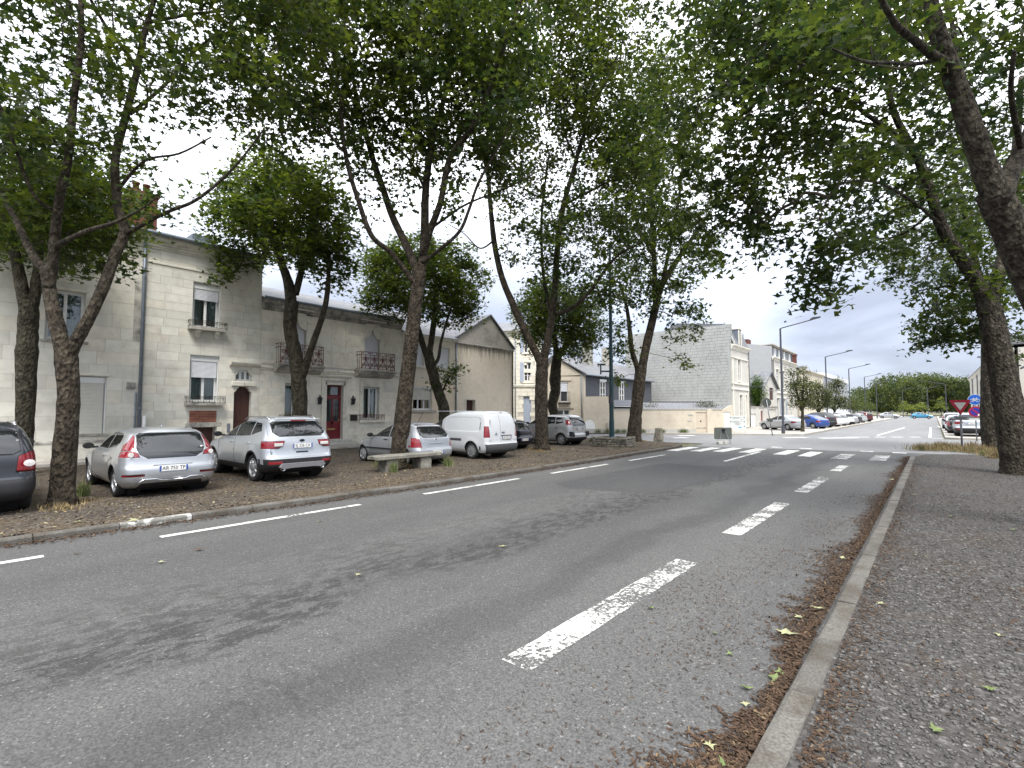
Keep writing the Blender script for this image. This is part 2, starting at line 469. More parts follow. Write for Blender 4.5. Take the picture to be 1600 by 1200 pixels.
gravel_mat = soil('gravel_bed', (.062, .059, .056), (.070, .054, .042), (.13, .125, .12), thr=(.5, .75))
far_mat = soil('far_ground', (.10, .11, .06), (.16, .14, .09), (.2, .19, .15), sc=.1)
pave_mat = M('pavement', (.36, .34, .31), .9, .12, 3, bump=.01, stain=(.24, .22, .19), stain_scale=.9)

def sheet(name, poly, z, m, kind='structure', parent=None, skirt=0.0):
    mb = MB(); n = len(poly)
    mb.add([(p[0], p[1], z) for p in poly], [tuple(range(n))])
    if skirt:
        for i in range(n):
            a, b = poly[i], poly[(i + 1) % n]
            mb.add([(a[0], a[1], z), (a[0], a[1], z - skirt), (b[0], b[1], z - skirt), (b[0], b[1], z)], [(0, 1, 2, 3)])
    o = mb.build(name, m, parent, fix=True)
    if kind: o['kind'] = kind
    return o
sheet('ground', [(-700, -300), (700, -300), (700, 1500), (-700, 1500)], -.03, far_mat)
road = sheet('road', [(-10.2, -30), (.2, -30), (.2, 30), (-10.2, 30)], 0.0, road_mat)
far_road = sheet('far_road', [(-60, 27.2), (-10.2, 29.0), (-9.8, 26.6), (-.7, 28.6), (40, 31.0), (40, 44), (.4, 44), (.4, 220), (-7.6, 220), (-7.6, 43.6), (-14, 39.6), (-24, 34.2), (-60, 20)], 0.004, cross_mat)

# ------------------------------------------------------------------ parking strip on the left, with rounded kerb corner
KZ = .085
kerb_path = [(-10.18, -26), (-10.1, -4), (-10.02, 1), (-9.86, 4.5), (-9.72, 8.5), (-9.72, 12), (-9.8, 15.5), (-9.98, 19.5), (-10.1, 23), (-10.2, 25.4)]
for k in range(1, 9):
    a = math.pi / 2 * k / 8
    kerb_path.append((-10.2 - 3.0 * (1 - math.cos(a)), 25.4 + 2.6 * math.sin(a)))
kerb_path += [(-17, 28.1), (-22.2, 28.4)]
lot = sheet('parking_strip', [(-21.9, -26)] + [(p[0] - .14, p[1]) for p in kerb_path[:11]] + [(p[0] - .14, p[1] - .14) for p in kerb_path[11:]] + [(-21.9, 28.2)], KZ, dirt_mat)
kerb_mat = M('kerb_stone', (.115, .109, .098), .9, .45, 55, bump=.04, bscale=190, rand=.16, stain=(.075, .066, .053), stain_scale=2.2, stain_lo=.45, stain_hi=.62)
kerb_paint = M('kerb_paint', (.48, .48, .46), .8, .2, 30, bump=.02, stain=(.15, .145, .13), stain_scale=6, stain_lo=.42, stain_hi=.52)
def resample(path, step):
    out = [Vector(path[0])]; acc = 0
    for a, b in zip(path, path[1:]):
        a, b = Vector(a), Vector(b); L = (b - a).length; d = step - acc
        while d <= L:
            out.append(a + (b - a) * (d / L)); d += step
        acc = L - (d - step)
    return out
def kerb_line(name, path, width, top, step=1.0, base=-.05, start=0, paint=None):
    """each kerb stone is a piece of its own"""
    root = bpy.data.objects.new(name, None); link(root); root['kind'] = 'structure'
    pts = resample(path, step)
    for i, (a, b) in enumerate(zip(pts, pts[1:])):
        d = (b - a); L = d.length; dz = rnd.uniform(-.008, .006)
        o = MB()
        w = width; g = .006; t = top + dz
        prof = [(0, base), (0, t - .028), (.012, t - .008), (.034, t), (w - .01, t + .002), (w, t - .01), (w, base)]
        n = len(prof); vs = []
        ks = (g, L * .33, L * .66, L - g)
        for q in ks:
            for p in prof: vs.append((q, p[0] + rnd.uniform(-.004, .004), p[1] + rnd.uniform(-.003, .003)))
        fs = []
        for r in range(3):
            for j in range(n - 1): fs.append((r * n + j, r * n + j + 1, (r + 1) * n + j + 1, (r + 1) * n + j))
        fs += [tuple(range(n)), tuple(range(4 * n - 1, 3 * n - 1, -1))]
        o.add(vs, fs)
        m = kerb_paint if (paint and paint[0] < a.y < paint[1]) else kerb_mat
        ob = o.build('kerb_stone', m, root, fix=True)
        ob.location = (a.x, a.y, 0); ob.rotation_euler = (0, 0, math.atan2(d.y, d.x))
    return root
kerb_line('kerb_left', kerb_path, .15, KZ + .012, paint=(1.1, 2.0))
# right kerb, the gravel walk behind it
rk = [(-.66, -8), (-.66, 2), (-.63, 6), (-.62, 12), (-.64, 20), (-.66, 26.2)]
kerb_line('kerb_right', [(x - .165, y) for x, y in rk[::-1]], .165, .055, step=1.02)
RZ = .042
gravel_walk = sheet('gravel_walk', [(-.665, -8), (-.665, 2), (-.635, 6), (-.625, 12), (-.645, 20), (-.665, 26.2), (-.3, 27.6), (.6, 28.6), (3, 29.2), (40, 30.5), (40, -8)], RZ, gravel_mat)

# far pavements
far_pave = sheet('far_pavement', [(-9.3, 42.7), (-16.5, 38.5), (-23, 35.0), (-40, 25.5), (-60, 30), (-60, 60), (-15, 130), (-15, 220), (-7.8, 220), (-7.8, 44.0)], .10, pave_mat, skirt=.12)
right_pave = sheet('right_pavement', [(.5, 45.2), (1.2, 44.4), (12, 44.2), (12, 220), (.5, 220)], .10, pave_mat, skirt=.12)
house_pave = sheet('house_pavement', [(-23.9, -26), (-21.95, -26), (-21.95, 27.6), (-22.4, 28.2), (-23.9, 28.2)], .17, pave_mat, skirt=.2)

# ------------------------------------------------------------------ painted markings, worn through in places
def paint_mat(name, col, lo, hi, sc=24):
    m = bpy.data.materials.new(name); nt, n, l, b = nodes_of(m)
    geo = n.new('ShaderNodeNewGeometry')
    t = n.new('ShaderNodeTexNoise'); t.inputs['Scale'].default_value = sc; t.inputs['Detail'].default_value = 9; t.inputs['Roughness'].default_value = .75
    l.new(geo.outputs['Position'], t.inputs['Vector'])
    t2 = n.new('ShaderNodeTexNoise'); t2.inputs['Scale'].default_value = 2.2; t2.inputs['Detail'].default_value = 4; l.new(geo.outputs['Position'], t2.inputs['Vector'])
    ad = n.new('ShaderNodeMath'); ad.operation = 'MULTIPLY_ADD'; ad.inputs[1].default_value = .5
    l.new(t2.outputs['Fac'], ad.inputs[0]); l.new(t.outputs['Fac'], ad.inputs[2])
    r = n.new('ShaderNodeMapRange'); r.inputs[1].default_value = lo; r.inputs[2].default_value = hi; l.new(ad.outputs[0], r.inputs[0])
    b.inputs['Base Color'].default_value = (*col, 1); b.inputs['Roughness'].default_value = .75
    tr = n.new('ShaderNodeBsdfTransparent'); ms = n.new('ShaderNodeMixShader')
    l.new(r.outputs[0], ms.inputs[0]); l.new(b.outputs[0], ms.inputs[1]); l.new(tr.outputs[0], ms.inputs[2])
    l.new(ms.outputs[0], n['Material Output'].inputs['Surface'])
    return m
paint_a = paint_mat('road_paint', (.60, .60, .57), .79, .86)
paint_n = paint_mat('road_paint_near', (.60, .60, .57), .715, .80)
paint_b = paint_mat('road_paint_worn', (.55, .55, .53), .70, .80)
paint_c = paint_mat('road_paint_far', (.72, .72, .70), .84, .94, 10)
def mark(name, u0, u1, v0, v1, m, parent, z=.006, skew=0.0, rough=0.0):
    n = max(2, int(abs(v1 - v0) / .12)); vs = []; fs = []
    for i in range(n + 1):
        v = v0 + (v1 - v0) * i / n
        e = rough
        vs += [(u0 + rnd.uniform(-e, e) + skew * i / n, v, z), (u1 + rnd.uniform(-e, e) + skew * i / n, v, z)]
    for i in range(n): fs.append((2 * i, 2 * i + 1, 2 * i + 3, 2 * i + 2))
    return MB().add(vs, fs).build(name, m, parent)
for i, v in enumerate((-2.3, 2.89, 8.05, 13.25, 18.5)):
    mark('lane_dash', -2.585, -2.305, v, v + (3.37 if i < 4 else 2.2), paint_n if i < 3 else paint_b, road, rough=.008)
pm = asphalt('patched_asphalt', (.050, .051, .052), (.064, .064, .064), cracks=False)
MB().add([(u, v, .003) for u, v in ((-7.6, 10.6), (-6.9, 10.2), (-4.9, 10.8), (-4.7, 14), (-5.2, 17.8), (-6.6, 17.2), (-7.5, 17.5), (-7.7, 14))], [tuple(range(8))]).build('asphalt_patch', pm, road)
for v in (-2.4, 2.28, 7.33, 12.25, 17.3):
    mark('edge_dash', -8.99, -8.85, v, v + 3.4, paint_a, road, rough=.006)
c0, c1 = G(1132, 721), G(1187, 706)
mark('centre_dash', c0.x - .08, c0.x + .08, c0.y, c1.y, paint_a, road, rough=.006, skew=c1.x - c0.x)
zb = [(1041, 704, 697), (1077, 705, 697.3), (1112.5, 705.5, 697.6), (1153, 707, 698.6), (1207, 710, 701), (1244.5, 713, 703.6), (1298, 717, 706.8), (1357, 719.5, 709.3)]
for i, (px, yn, yf) in enumerate(zb):
    a = G(px, yn)
    b = G(px + 30, yf)
    ln = min(max(b.y - a.y, 2.2), 3.0)
    mark('zebra_stripe', a.x, a.x + .52, a.y, a.y + ln, paint_a if i < 6 else paint_b, road, z=.010, rough=.012)
for px, y in ((1204, 699), (1249, 701), (1343, 705.5), (1394, 708)):
    a = G(px, y)
    mark('give_way_dash', a.x, a.x + .5, a.y, a.y + .45, paint_a, road, z=.010, rough=.01)
# markings beyond the crossing
def strip(name, p, q, w, m=paint_c, z=.012):
    p, q = Vector(p[:2]), Vector(q[:2]); d = (q - p).normalized(); o = Vector((-d.y, d.x)) * w / 2
    return MB().add([(*(p - o), z), (*(p + o), z), (*(q + o), z), (*(q - o), z)], [(0, 1, 2, 3)]).build(name, m, far_road, fix=True)
strip('centre_line', G(1371, 680.5), G(1414, 668), .16)
for a, b in ((1322, 1358), (1367, 1383), (1393, 1410), (1422, 1438)): strip('give_way_dash', G(a, 683.2), G(b, 683.2), .35)
strip('edge_line', G(1454, 668), G(1453, 684), .14)
strip('edge_line', G(1454, 684.6), G(1475, 685.5), .2)
for a, b, y in ((1060, 1085, 681), (1052, 1075, 684.5), (1225, 1262, 684), (1280, 1340, 684.8)): strip('zebra_stripe', G(a, y), G(b, y - .4), .5)
strip('parking_line', G(1480, 672), G(1465, 665.5), .12)
# ------------------------------------------------------------------ house parts; local frame: facade on x = 0 looking towards +x, y along the street
stone_mat = M('limestone', (.66, .645, .575), .9, .10, 3.5, bump=.006, bscale=90, rand=.085, stain=(.52, .50, .435), stain_scale=.9, stain_lo=.5, stain_hi=.7)
stone_b = M('limestone_warm', (.70, .665, .575), .9, .09, 4, bump=.006, bscale=90, rand=.06, stain=(.54, .505, .43), stain_scale=1.1, stain_lo=.52, stain_hi=.72)
joint_mat = M('mortar', (.50, .485, .435), .95, .12, 8)
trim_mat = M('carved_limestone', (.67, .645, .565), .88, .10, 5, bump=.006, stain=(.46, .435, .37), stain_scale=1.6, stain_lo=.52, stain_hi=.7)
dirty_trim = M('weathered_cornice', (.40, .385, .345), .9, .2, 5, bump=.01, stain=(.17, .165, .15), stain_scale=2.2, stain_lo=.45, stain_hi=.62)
white_frame = M('white_joinery', (.72, .73, .72), .45, .04, 6)
shutter_mat = M('roller_shutter', (.66, .68, .72), .5, .05, 5)
shutter_cream = M('roller_shutter_cream', (.60, .59, .53), .55, .05, 5)
pane_mat = glass_mat('window_pane', (.82, .88, .86), 1.3)
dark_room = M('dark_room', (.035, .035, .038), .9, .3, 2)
curtain_mat = M('net_curtain', (.42, .44, .45), .95, .15, 9)
iron_mat = M('wrought_iron', (.035, .028, .026), .6, .2, 10, metal=.3)
iron_red = M('red_ironwork', (.085, .009, .016), .5, .2, 10)
door_red = M('red_door', (.165, .016, .022), .4, .12, 5, coat=.2)
door_brown = M('brown_door', (.055, .022, .016), .5, .2, 6, stretch=(8, 8, 1))
zinc_mat = M('zinc', (.19, .22, .26), .5, .15, 6, metal=.4)
slate_mat = M('slate', (.13, .135, .15), .6, .3, 7, bump=.02, bscale=9, stain=(.22, .21, .19), stain_scale=2)
tile_red = M('brick_red', (.125, .045, .034), .9, .25, 18, bump=.01, rand=.25)
brick_mat = M('brick', (.30, .12, .075), .9, .2, 20, bump=.01, rand=.22)
render_beige = M('beige_render', (.70, .60, .475), .95, .08, 5, bump=.012, bscale=70, stain=(.62, .53, .42), stain_scale=.8)
render_stain = M('stained_render', (.70, .60, .48), .95, .10, 4, bump=.012, bscale=70, stain=(.50, .43, .345), stain_scale=1.1, stain_lo=.5, stain_hi=.72, stretch=(1, 1, .28))
def streaked(name, base, stain, top, fall):
    """render with dark run-off streaks hanging below a ledge"""
    m = M(name, base, .95, .08, 4, bump=.012, bscale=70, stain=tuple(c * .84 for c in base), stain_scale=.8)
    nt, n, l, b = nodes_of(m); src = b.inputs['Base Color'].links[0].from_socket
    geo = n.new('ShaderNodeNewGeometry'); sp = n.new('ShaderNodeSeparateXYZ'); l.new(geo.outputs['Position'], sp.inputs[0])
    mp = n.new('ShaderNodeMapping'); mp.inputs['Scale'].default_value = (1, 1, .06); l.new(geo.outputs['Position'], mp.inputs[0])
    t = n.new('ShaderNodeTexNoise'); t.inputs['Scale'].default_value = 5.5; t.inputs['Detail'].default_value = 6; l.new(mp.outputs[0], t.inputs['Vector'])
    r = n.new('ShaderNodeMapRange'); r.inputs[1].default_value = top - fall; r.inputs[2].default_value = top; l.new(sp.outputs['Z'], r.inputs[0])
    a = n.new('ShaderNodeMath'); a.operation = 'MULTIPLY_ADD'; a.inputs[1].default_value = .42; l.new(r.outputs[0], a.inputs[0]); l.new(t.outputs['Fac'], a.inputs[2])
    k = n.new('ShaderNodeMapRange'); k.inputs[1].default_value = .66; k.inputs[2].default_value = .95; l.new(a.outputs[0], k.inputs[0])
    mx = n.new('ShaderNodeMix'); mx.data_type = 'RGBA'; mx.inputs[7].default_value = (*stain, 1); l.new(k.outputs[0], mx.inputs[0]); l.new(src, mx.inputs[6]); l.new(mx.outputs[2], b.inputs['Base Color'])
    return m
render_run = streaked('run_stained_render', (.76, .68, .56), (.27, .24, .20), 6.35, 1.3)
render_grey = M('grey_render', (.43, .40, .36), .95, .14, 4, bump=.012, bscale=60, stain=(.25, .23, .21), stain_scale=1.2)
concrete = M('concrete', (.42, .41, .38), .95, .12, 6, bump=.015)
white_pvc = M('white_pipe', (.70, .70, .68), .5, .08, 6)
black_mat = M('black_paint', (.012, .012, .013), .4, .2, 10)

def cells(mb, y0, y1, z0, z1, holes, x0, x1):
    """wall slab with rectangular openings left free"""
    ys = sorted({y0, y1, *[min(max(v, y0), y1) for h in holes for v in h[:2]]})
    for a, b in zip(ys, ys[1:]):
        if b - a < 1e-4: continue
        mid = (a + b) / 2
        cut = sorted([(h[2], h[3]) for h in holes if h[0] < mid < h[1]])
        z = z0
        for c, d in cut:
            if c > z: mb.box(x0, x1, a, b, z, min(c, z1))
            z = max(z, d)
        if z < z1: mb.box(x0, x1, a, b, z, z1)
    return mb
def ashlar(parent, y0, y1, z0, z1, holes, m, ch=.33, bl=.85, proud=.014, gap=.008, name='stone_block', mats=None):
    """squared stones course by course, each a piece of its own"""
    nc = max(1, round((z1 - z0) / ch)); ch = (z1 - z0) / nc
    for c in range(nc):
        za, zb = z0 + c * ch, z0 + (c + 1) * ch
        full = [h for h in holes if h[2] <= za + .02 and h[3] >= zb - .02]
        part = [h for h in holes if h not in full and h[2] < zb - .02 and h[3] > za + .02]
        brk = sorted({y0, y1, *[min(max(v, y0), y1) for h in full + part for v in h[:2]]})
        for a, b in zip(brk, brk[1:]):
            mid = (a + b) / 2
            if b - a < .03 or any(h[0] < mid < h[1] for h in full): continue
            la, lb = za, zb
            for h in part:
                if h[0] < mid < h[1]:
                    if h[2] <= za + .02: la = max(la, h[3])
                    else: lb = min(lb, h[2])
            if lb - la < .04: continue
            y = a
            first = True
            while y < b - .02:
                L = bl * rnd.uniform(.6, 1.25) * (.5 + .5 * rnd.random() if first else 1)
                first = False
                e = y + L
                if b - e < .3: e = b
                p = proud + rnd.uniform(-.003, .004)
                mm = m if not mats or rnd.random() < .78 else mats
                cube_obj(name, mm, -.03, p, y + gap / 2, e - gap / 2, la + gap / 2, lb - gap / 2, parent)
                y = e
def pane_frame(parent, y0, y1, z0, z1, x, leaves=2, bars=0, fw=.055, m=None, curtain=True, tint=None, transom=None):
    """casement window: outer frame, one sash per leaf with its pane; dark room and curtains behind"""
    m = m or white_frame
    f = MB()
    f.box(x - .06, x, y0, y1, z0, z0 + fw).box(x - .06, x, y0, y1, z1 - fw, z1).box(x - .06, x, y0, y0 + fw, z0 + fw, z1 - fw).box(x - .06, x, y1 - fw, y1, z0 + fw, z1 - fw)
    win = f.build('window', m, parent)
    w = (y1 - y0 - 2 * fw) / leaves
    for k in range(leaves):
        a = y0 + fw + k * w; b = a + w; s = .045
        q = MB(); xa, xb = x - .05, x + .012
        c, d = z0 + fw + .002, z1 - fw - .002
        a += .002; b -= .002
        q.box(xa, xb, a, b, c, c + s).box(xa, xb, a, b, d - s, d).box(xa, xb, a, a + s, c + s, d - s).box(xa, xb, b - s, b, c + s, d - s)
        for j in range(bars):
            zz = c + (d - c) * (j + 1) / (bars + 1); q.box(xa + .01, xb - .006, a + s, b - s, zz - .012, zz + .012)
        q.build('sash', m, win)
        MB().box(x - .024, x - .018, a + s - .005, b - s + .005, c + s - .005, d - s + .005).build('pane', pane_mat, win)
    if curtain:
        q = MB(); n = 36
        for sgn in (0, 1):
            ya = y0 + .05 if sgn == 0 else (y0 + y1) / 2 + .08 * (y1 - y0); yb = (y0 + y1) / 2 - .08 * (y1 - y0) if sgn == 0 else y1 - .05
            vs = []; fs = []
            for i in range(n + 1):
                yy = ya + (yb - ya) * i / n; xx = x - .17 + .025 * math.sin(i * 1.9) + .01 * math.sin(i * .7)
                vs += [(xx, yy, z0 + .02), (xx, yy, z1 - .05)]
            for i in range(n): fs.append((2 * i, 2 * i + 1, 2 * i + 3, 2 * i + 2))
            q.add(vs, fs)
        q.build('curtain', curtain_mat, win, smooth=True)
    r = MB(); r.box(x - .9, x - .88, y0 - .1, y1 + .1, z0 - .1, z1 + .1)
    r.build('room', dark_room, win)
    return win
def roller(parent, y0, y1, z0, z1, x, m=None, box=.2, name='roller_shutter'):
    """lowered roller shutter: each slat a rounded strip; box above it, guide rails"""
    m = m or shutter_mat
    q = MB(); h = .05; n = max(2, int((z1 - box - z0) / h)); h = (z1 - box - z0) / n
    for i in range(n):
        a = z0 + i * h
        q.add([(x, y0 + .03, a + .004), (x + .009, y0 + .03, a + h * .35), (x + .009, y0 + .03, a + h * .75), (x, y0 + .03, a + h),
               (x, y1 - .03, a + .004), (x + .009, y1 - .03, a + h * .35), (x + .009, y1 - .03, a + h * .75), (x, y1 - .03, a + h)],
              [(0, 4, 5, 1), (1, 5, 6, 2), (2, 6, 7, 3)])
    sh = q.build(name, m, parent)
    if box: MB().box(x - .04, x + .03, y0, y1, z1 - box, z1).build('shutter_box', white_frame, sh, bevel=.006)
    return sh
def rails(parent, y0, y1, z0, z1, x, m=None):
    for a in (y0, y1 - .035): MB().box(x - .03, x + .02, a, a + .035, z0, z1).build('guide_rail', m or white_frame, parent)
def moulding(name, parent, prof, y0, y1, m, x=0.0, z=0.0):
    """profile of (x, z) run along y"""
    return MB().prism([(x + a, z + b) for a, b in prof], y0, y1, 'y').build(name, m, parent, fix=True)
def spiral(c, r0, turns, a0, n=16, sgn=1):
    return [(c[0], c[1] + sgn * (r0 * (1 - .8 * i / n)) * math.cos(a0 + turns * 2 * math.pi * i / n), c[2] + (r0 * (1 - .8 * i / n)) * math.sin(a0 + turns * 2 * math.pi * i / n)) for i in range(n + 1)]
def scroll_rail(parent, y0, y1, z0, z1, xo, m, bays=4, name='railing', t=.015):
    """bulged wrought-iron balcony front with scrolls, and returns at both ends"""
    q = MB()
    for z in (z1, z0 + .06, z0 + .82 * (z1 - z0)):
        q.box(xo - .012, xo + .012, y0, y1, z - .012, z + .012)
        q.box(0, xo, y0, y0 + .02, z - .012, z + .012); q.box(0, xo, y1 - .02, y1, z - .012, z + .012)
    H = z1 - z0
    for k in range(bays + 1):
        y = y0 + .012 + (y1 - y0 - .024) * k / bays; q.box(xo - .012, xo + .012, y - .012, y + .012, z0, z1)
    w = (y1 - y0) / bays
    for k in range(bays):
        c = y0 + w * (k + .5)
        for s in (-1, 1):
            q.tube(spiral((xo, c + s * w * .22, z0 + H * .60), w * .20, 1.6, .3, 18, s), t, 5)
            q.tube(spiral((xo, c + s * w * .24, z0 + H * .28), w * .19, 1.6, 3.4, 18, s), t, 5)
            q.tube([(xo, c + s * w * .45, z0 + .06), (xo + .03, c + s * w * .30, z0 + H * .25), (xo + .03, c + s * w * .1, z0 + H * .45), (xo, c, z0 + H * .8)], t, 5)
            q.tube(spiral((xo, c + s * w * .3, z0 + H * .91), w * .1, 1.1, 0, 10, s), t * .8, 5)
        q.tube([(xo, c, z0 + .06), (xo + .02, c, z0 + H * .4), (xo, c, z0 + H * .8)], t, 5)
    for yy in (y0 + .01, y1 - .01):
        for k in (1, 2): q.box(xo * k / 3 - .006, xo * k / 3 + .006, yy - .006, yy + .006, z0, z1)
    return q.build(name, m, parent)
def planter_rail(parent, y0, y1, z0, z1, xo, m, name='window_rail', n=7):
    q = MB()
    for z in (z0 + .02, z1 - .01, z0 + .75 * (z1 - z0)):
        q.box(xo - .01, xo + .01, y0, y1, z - .009, z + .009); q.box(.02, xo - .01, y0, y0 + .018, z - .009, z + .009); q.box(.02, xo - .01, y1 - .018, y1, z - .009, z + .009)
    for k in range(n + 1):
        y = y0 + (y1 - y0) * k / n; q.box(xo - .008, xo + .008, y - .008, y + .008, z0, z1)
    w = (y1 - y0) / n
    for k in range(n): q.tube(spiral((xo, y0 + w * (k + .5), z0 + .45 * (z1 - z0)), min(w, z1 - z0) * .33, 1.3, 0, 10), .006, 4)
    return q.build(name, m, parent)
def bracket(parent, y, z, w=.16, d=.28, h=.3, m=None):
    q = MB(); q.prism([(0, z), (d, z), (d, z - .08), (d * .8, z - .12), (d * .55, z - h * .55), (d * .6, z - h * .75), (d * .3, z - h), (0, z - h)], y - w / 2, y + w / 2, 'y')
    return q.build('bracket', m or trim_mat, parent, fix=True)
def pipe(parent, pts, r, m, name='drainpipe', clips=True):
    q = MB(); q.tube(pts, r, 10)
    o = q.build(name, m, parent, smooth=True)
    if clips:
        a, b = Vector(pts[0]), Vector(pts[-1])
        for k in range(1, 5):
            p = a.lerp(b, k / 5); MB().tube([p - Vector((0, 0, .025)), p + Vector((0, 0, .025))], r * 1.25, 10).build('pipe_clip', m, o)
    return o
CORNICE = [(0, 0), (.05, 0), (.05, .06), (.10, .09), (.10, .16), (.15, .2), (.15, .26), (.27, .34), (.30, .42), (.30, .5), (0, .5)]
BELT = [(0, 0), (.04, .01), (.04, .06), (.08, .1), (.08, .16), (.02, .2), (0, .2)]

HX = -23.5                                                # street line of the terrace
BZ = .17                                                  # level of its pavement

# ---------------- house with the drainpipe (leftmost), only its right half is in the picture
y0, y1 = -7.0, 5.22
h1 = thing('stone_house', 'pale stone house behind the forked plane tree, with lowered white ground-floor shutter', 'house', (HX, 0, 0))
holes = [(2.36, 3.42, 4.42, 6.2), (2.93, 4.14, 1.07, 3.17), (-2.2, -1.1, 4.42, 6.2), (-2.3, -1.0, 1.07, 3.17)]
cells(MB(), y0, y1, 0, 8.5, holes, -.4, 0).build('wall', joint_mat, h1)
MB().box(-8, -.95, y0, y1, 0, 8.5).build('rear_mass', joint_mat, h1)
ashlar(h1, y0 + 5.2, y1, .75, 8.42, holes + [(4.86, y1, 4.6, 7.0)], stone_mat, ch=.47, bl=1.15, mats=stone_b)
soot = M('blackened_limestone', (.52, .50, .44), .95, .15, 4, bump=.01, stain=(.16, .155, .14), stain_scale=1.9, stain_lo=.44, stain_hi=.68)
ashlar(h1, 4.86, y1, 4.6, 7.0, [], soot, ch=.4, bl=.6)
MB().box(0, .05, y0, y1, .1, .74).build('plinth', trim_mat, h1)
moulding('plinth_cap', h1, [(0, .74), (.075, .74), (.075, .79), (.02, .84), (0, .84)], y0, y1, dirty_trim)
for a, b, c, d in holes[::2]: pane_frame(h1, a, b, c, d, -.16)
for a, b, c, d in holes[1::2]:
    roller(h1, a + .05, b - .05, c, d - .02, -.12, shutter_cream, .22); rails(h1, a, b, c, d, -.12)
    cells(MB(), a - .02, b + .02, c, d + .02, [], -.3, -.2).build('shutter_back', white_frame, h1)
for a, b, c, d in holes:
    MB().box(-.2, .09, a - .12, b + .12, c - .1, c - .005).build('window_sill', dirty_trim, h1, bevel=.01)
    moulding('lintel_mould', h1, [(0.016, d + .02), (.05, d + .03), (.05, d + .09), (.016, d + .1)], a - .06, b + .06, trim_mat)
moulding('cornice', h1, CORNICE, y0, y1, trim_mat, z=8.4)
rf = MB().prism([(.42, 8.9), (-4.2, 10.6), (-8.8, 8.9)], y0, y1, 'y').build('roof', slate_mat, h1, fix=True)
MB().tube([(.40, y0, 8.93), (.40, y1, 8.93)], .075, 10).build('gutter', zinc_mat, rf)
pipe(h1, [(.08, 5.12, 8.85), (.08, 5.12, 6.9), (.1, 5.15, .3)], .06, zinc_mat)
pipe(h1, [(.045, 5.02, 2.6), (.045, 5.02, .3)], .03, zinc_mat, 'cable_duct')
pipe(h1, [(.09, 5.30, 1.7), (.09, 5.30, .25)], .075, white_pvc, 'pipe_shoe', False)
MB().box(0, .14, 4.72, 4.98, 2.75, 3.0).build('junction_box', dirty_trim, h1, bevel=.01)

# ---------------- taller house with flower rails
y0, y1 = 5.22, 9.62
h2 = thing('stone_house', 'tall pale stone house with two part-lowered shutters and a brick panel below them', 'house', (HX, 0, 0))
W2U, W2L = (6.84, 7.90, 5.42, 7.33), (6.82, 7.92, 2.25, 4.25)
D2, T2, C2 = (8.55, 9.28, .35, 2.98), (8.58, 9.28, 3.24, 3.72), (6.95, 7.84, .2, 1.2)
BR = (6.86, 7.88, 1.42, 1.92)
holes = [W2U, W2L, D2, T2, C2]
cells(MB(), y0, y1, 0, 8.5, holes, -.4, 0).build('wall', joint_mat, h2)
MB().box(-8, -.95, y0, y1, 0, 8.5).build('rear_mass', joint_mat, h2)
ashlar(h2, y0, y1, .2, 8.38, holes + [BR, (6.78, 7.98, 1.2, 1.42)], stone_mat, ch=.345, bl=.95, mats=stone_b)
for (a, b, c, d), low in ((W2U, .72), (W2L, .95)):
    pane_frame(h2, a + .02, b - .02, c + .02, d - .02, -.2, bars=0)
    roller(h2, a + .03, b - .03, d - low, d, -.1, shutter_mat, .24); rails(h2, a, b, c, d, -.1)
    s = MB().box(-.2, .34, a - .16, b + .16, c - .13, c - .005).build('window_sill', dirty_trim, h2, bevel=.012)
    planter_rail(h2, a - .16, b + .18, c, c + .27, .32, iron_mat)
for y in (7.02, 7.74): bracket(h2, y, W2U[2] - .135)
# bricks below the lower sill
k = 0
for r in range(7):
    z = BR[2] + .004 + r * .0705; off = .11 if r % 2 else 0
    y = BR[0] - off
    while y < BR[1] - .01:
        a, b = max(y, BR[0]), min(y + .218, BR[1])
        if b - a > .03: cube_obj('brick', brick_mat, -.02, .02 + rnd.uniform(-.003, .003), a + .004, b - .004, z, z + .062, h2)
        y += .222
MB().box(-.1, .16, 6.72, 8.04, 1.22, 1.40).build('cellar_lintel', dirty_trim, h2, bevel=.015)
MB().box(-.34, -.3, C2[0], C2[1], C2[2], C2[3]).build('cellar_hatch', door_brown, h2)
MB().box(-.1, .22, 6.70, 6.90, .17, 1.215).box(-.1, .22, 7.86, 8.06, .17, 1.215).build('cellar_jamb', trim_mat, h2, bevel=.01)
q = MB(); q.box(-.26, -.22, D2[0], D2[1], D2[2], D2[3])
for a, b in ((.06, .34), (.39, .67)):
    for c, d in ((.25, 1.0), (1.1, 2.3)): q.box(-.22, -.205, D2[0] + a, D2[0] + b, D2[2] + c, D2[2] + d)
dd = q.build('door', door_brown, h2)
MB().lathe([(0, 0), (.03, .0), (.035, .03), (.02, .05), (0, .055)], 10, (-.2, D2[1] - .1, 1.35), 'x').build('door_knob', iron_mat, dd)
q = MB()                                                   # shaped head over door and fanlight
for a, b, z in ((D2[0], D2[1], D2[3]), (T2[0], T2[1], T2[3])):
    q.prism([(a, z + .01), (a, z - .26), (a + .05, z - .2), (a + .09, z - .17), (a + .1, z - .1), (a + .18, z - .06), (a + .2, z + .01)], -.18, .03, 'x')
    q.prism([(b, z + .01), (b - .2, z + .01), (b - .18, z - .06), (b - .1, z - .1), (b - .09, z - .17), (b - .05, z - .2), (b, z - .26)], -.18, .03, 'x')
q.build('door_head', trim_mat, h2, fix=True)
pane_frame(h2, T2[0], T2[1], T2[2], T2[3], -.12, leaves=3, curtain=False, fw=.03)
MB().box(0, .14, 8.43, 9.42, 3.0, 3.2).build('door_ledge', trim_mat, h2, bevel=.02)
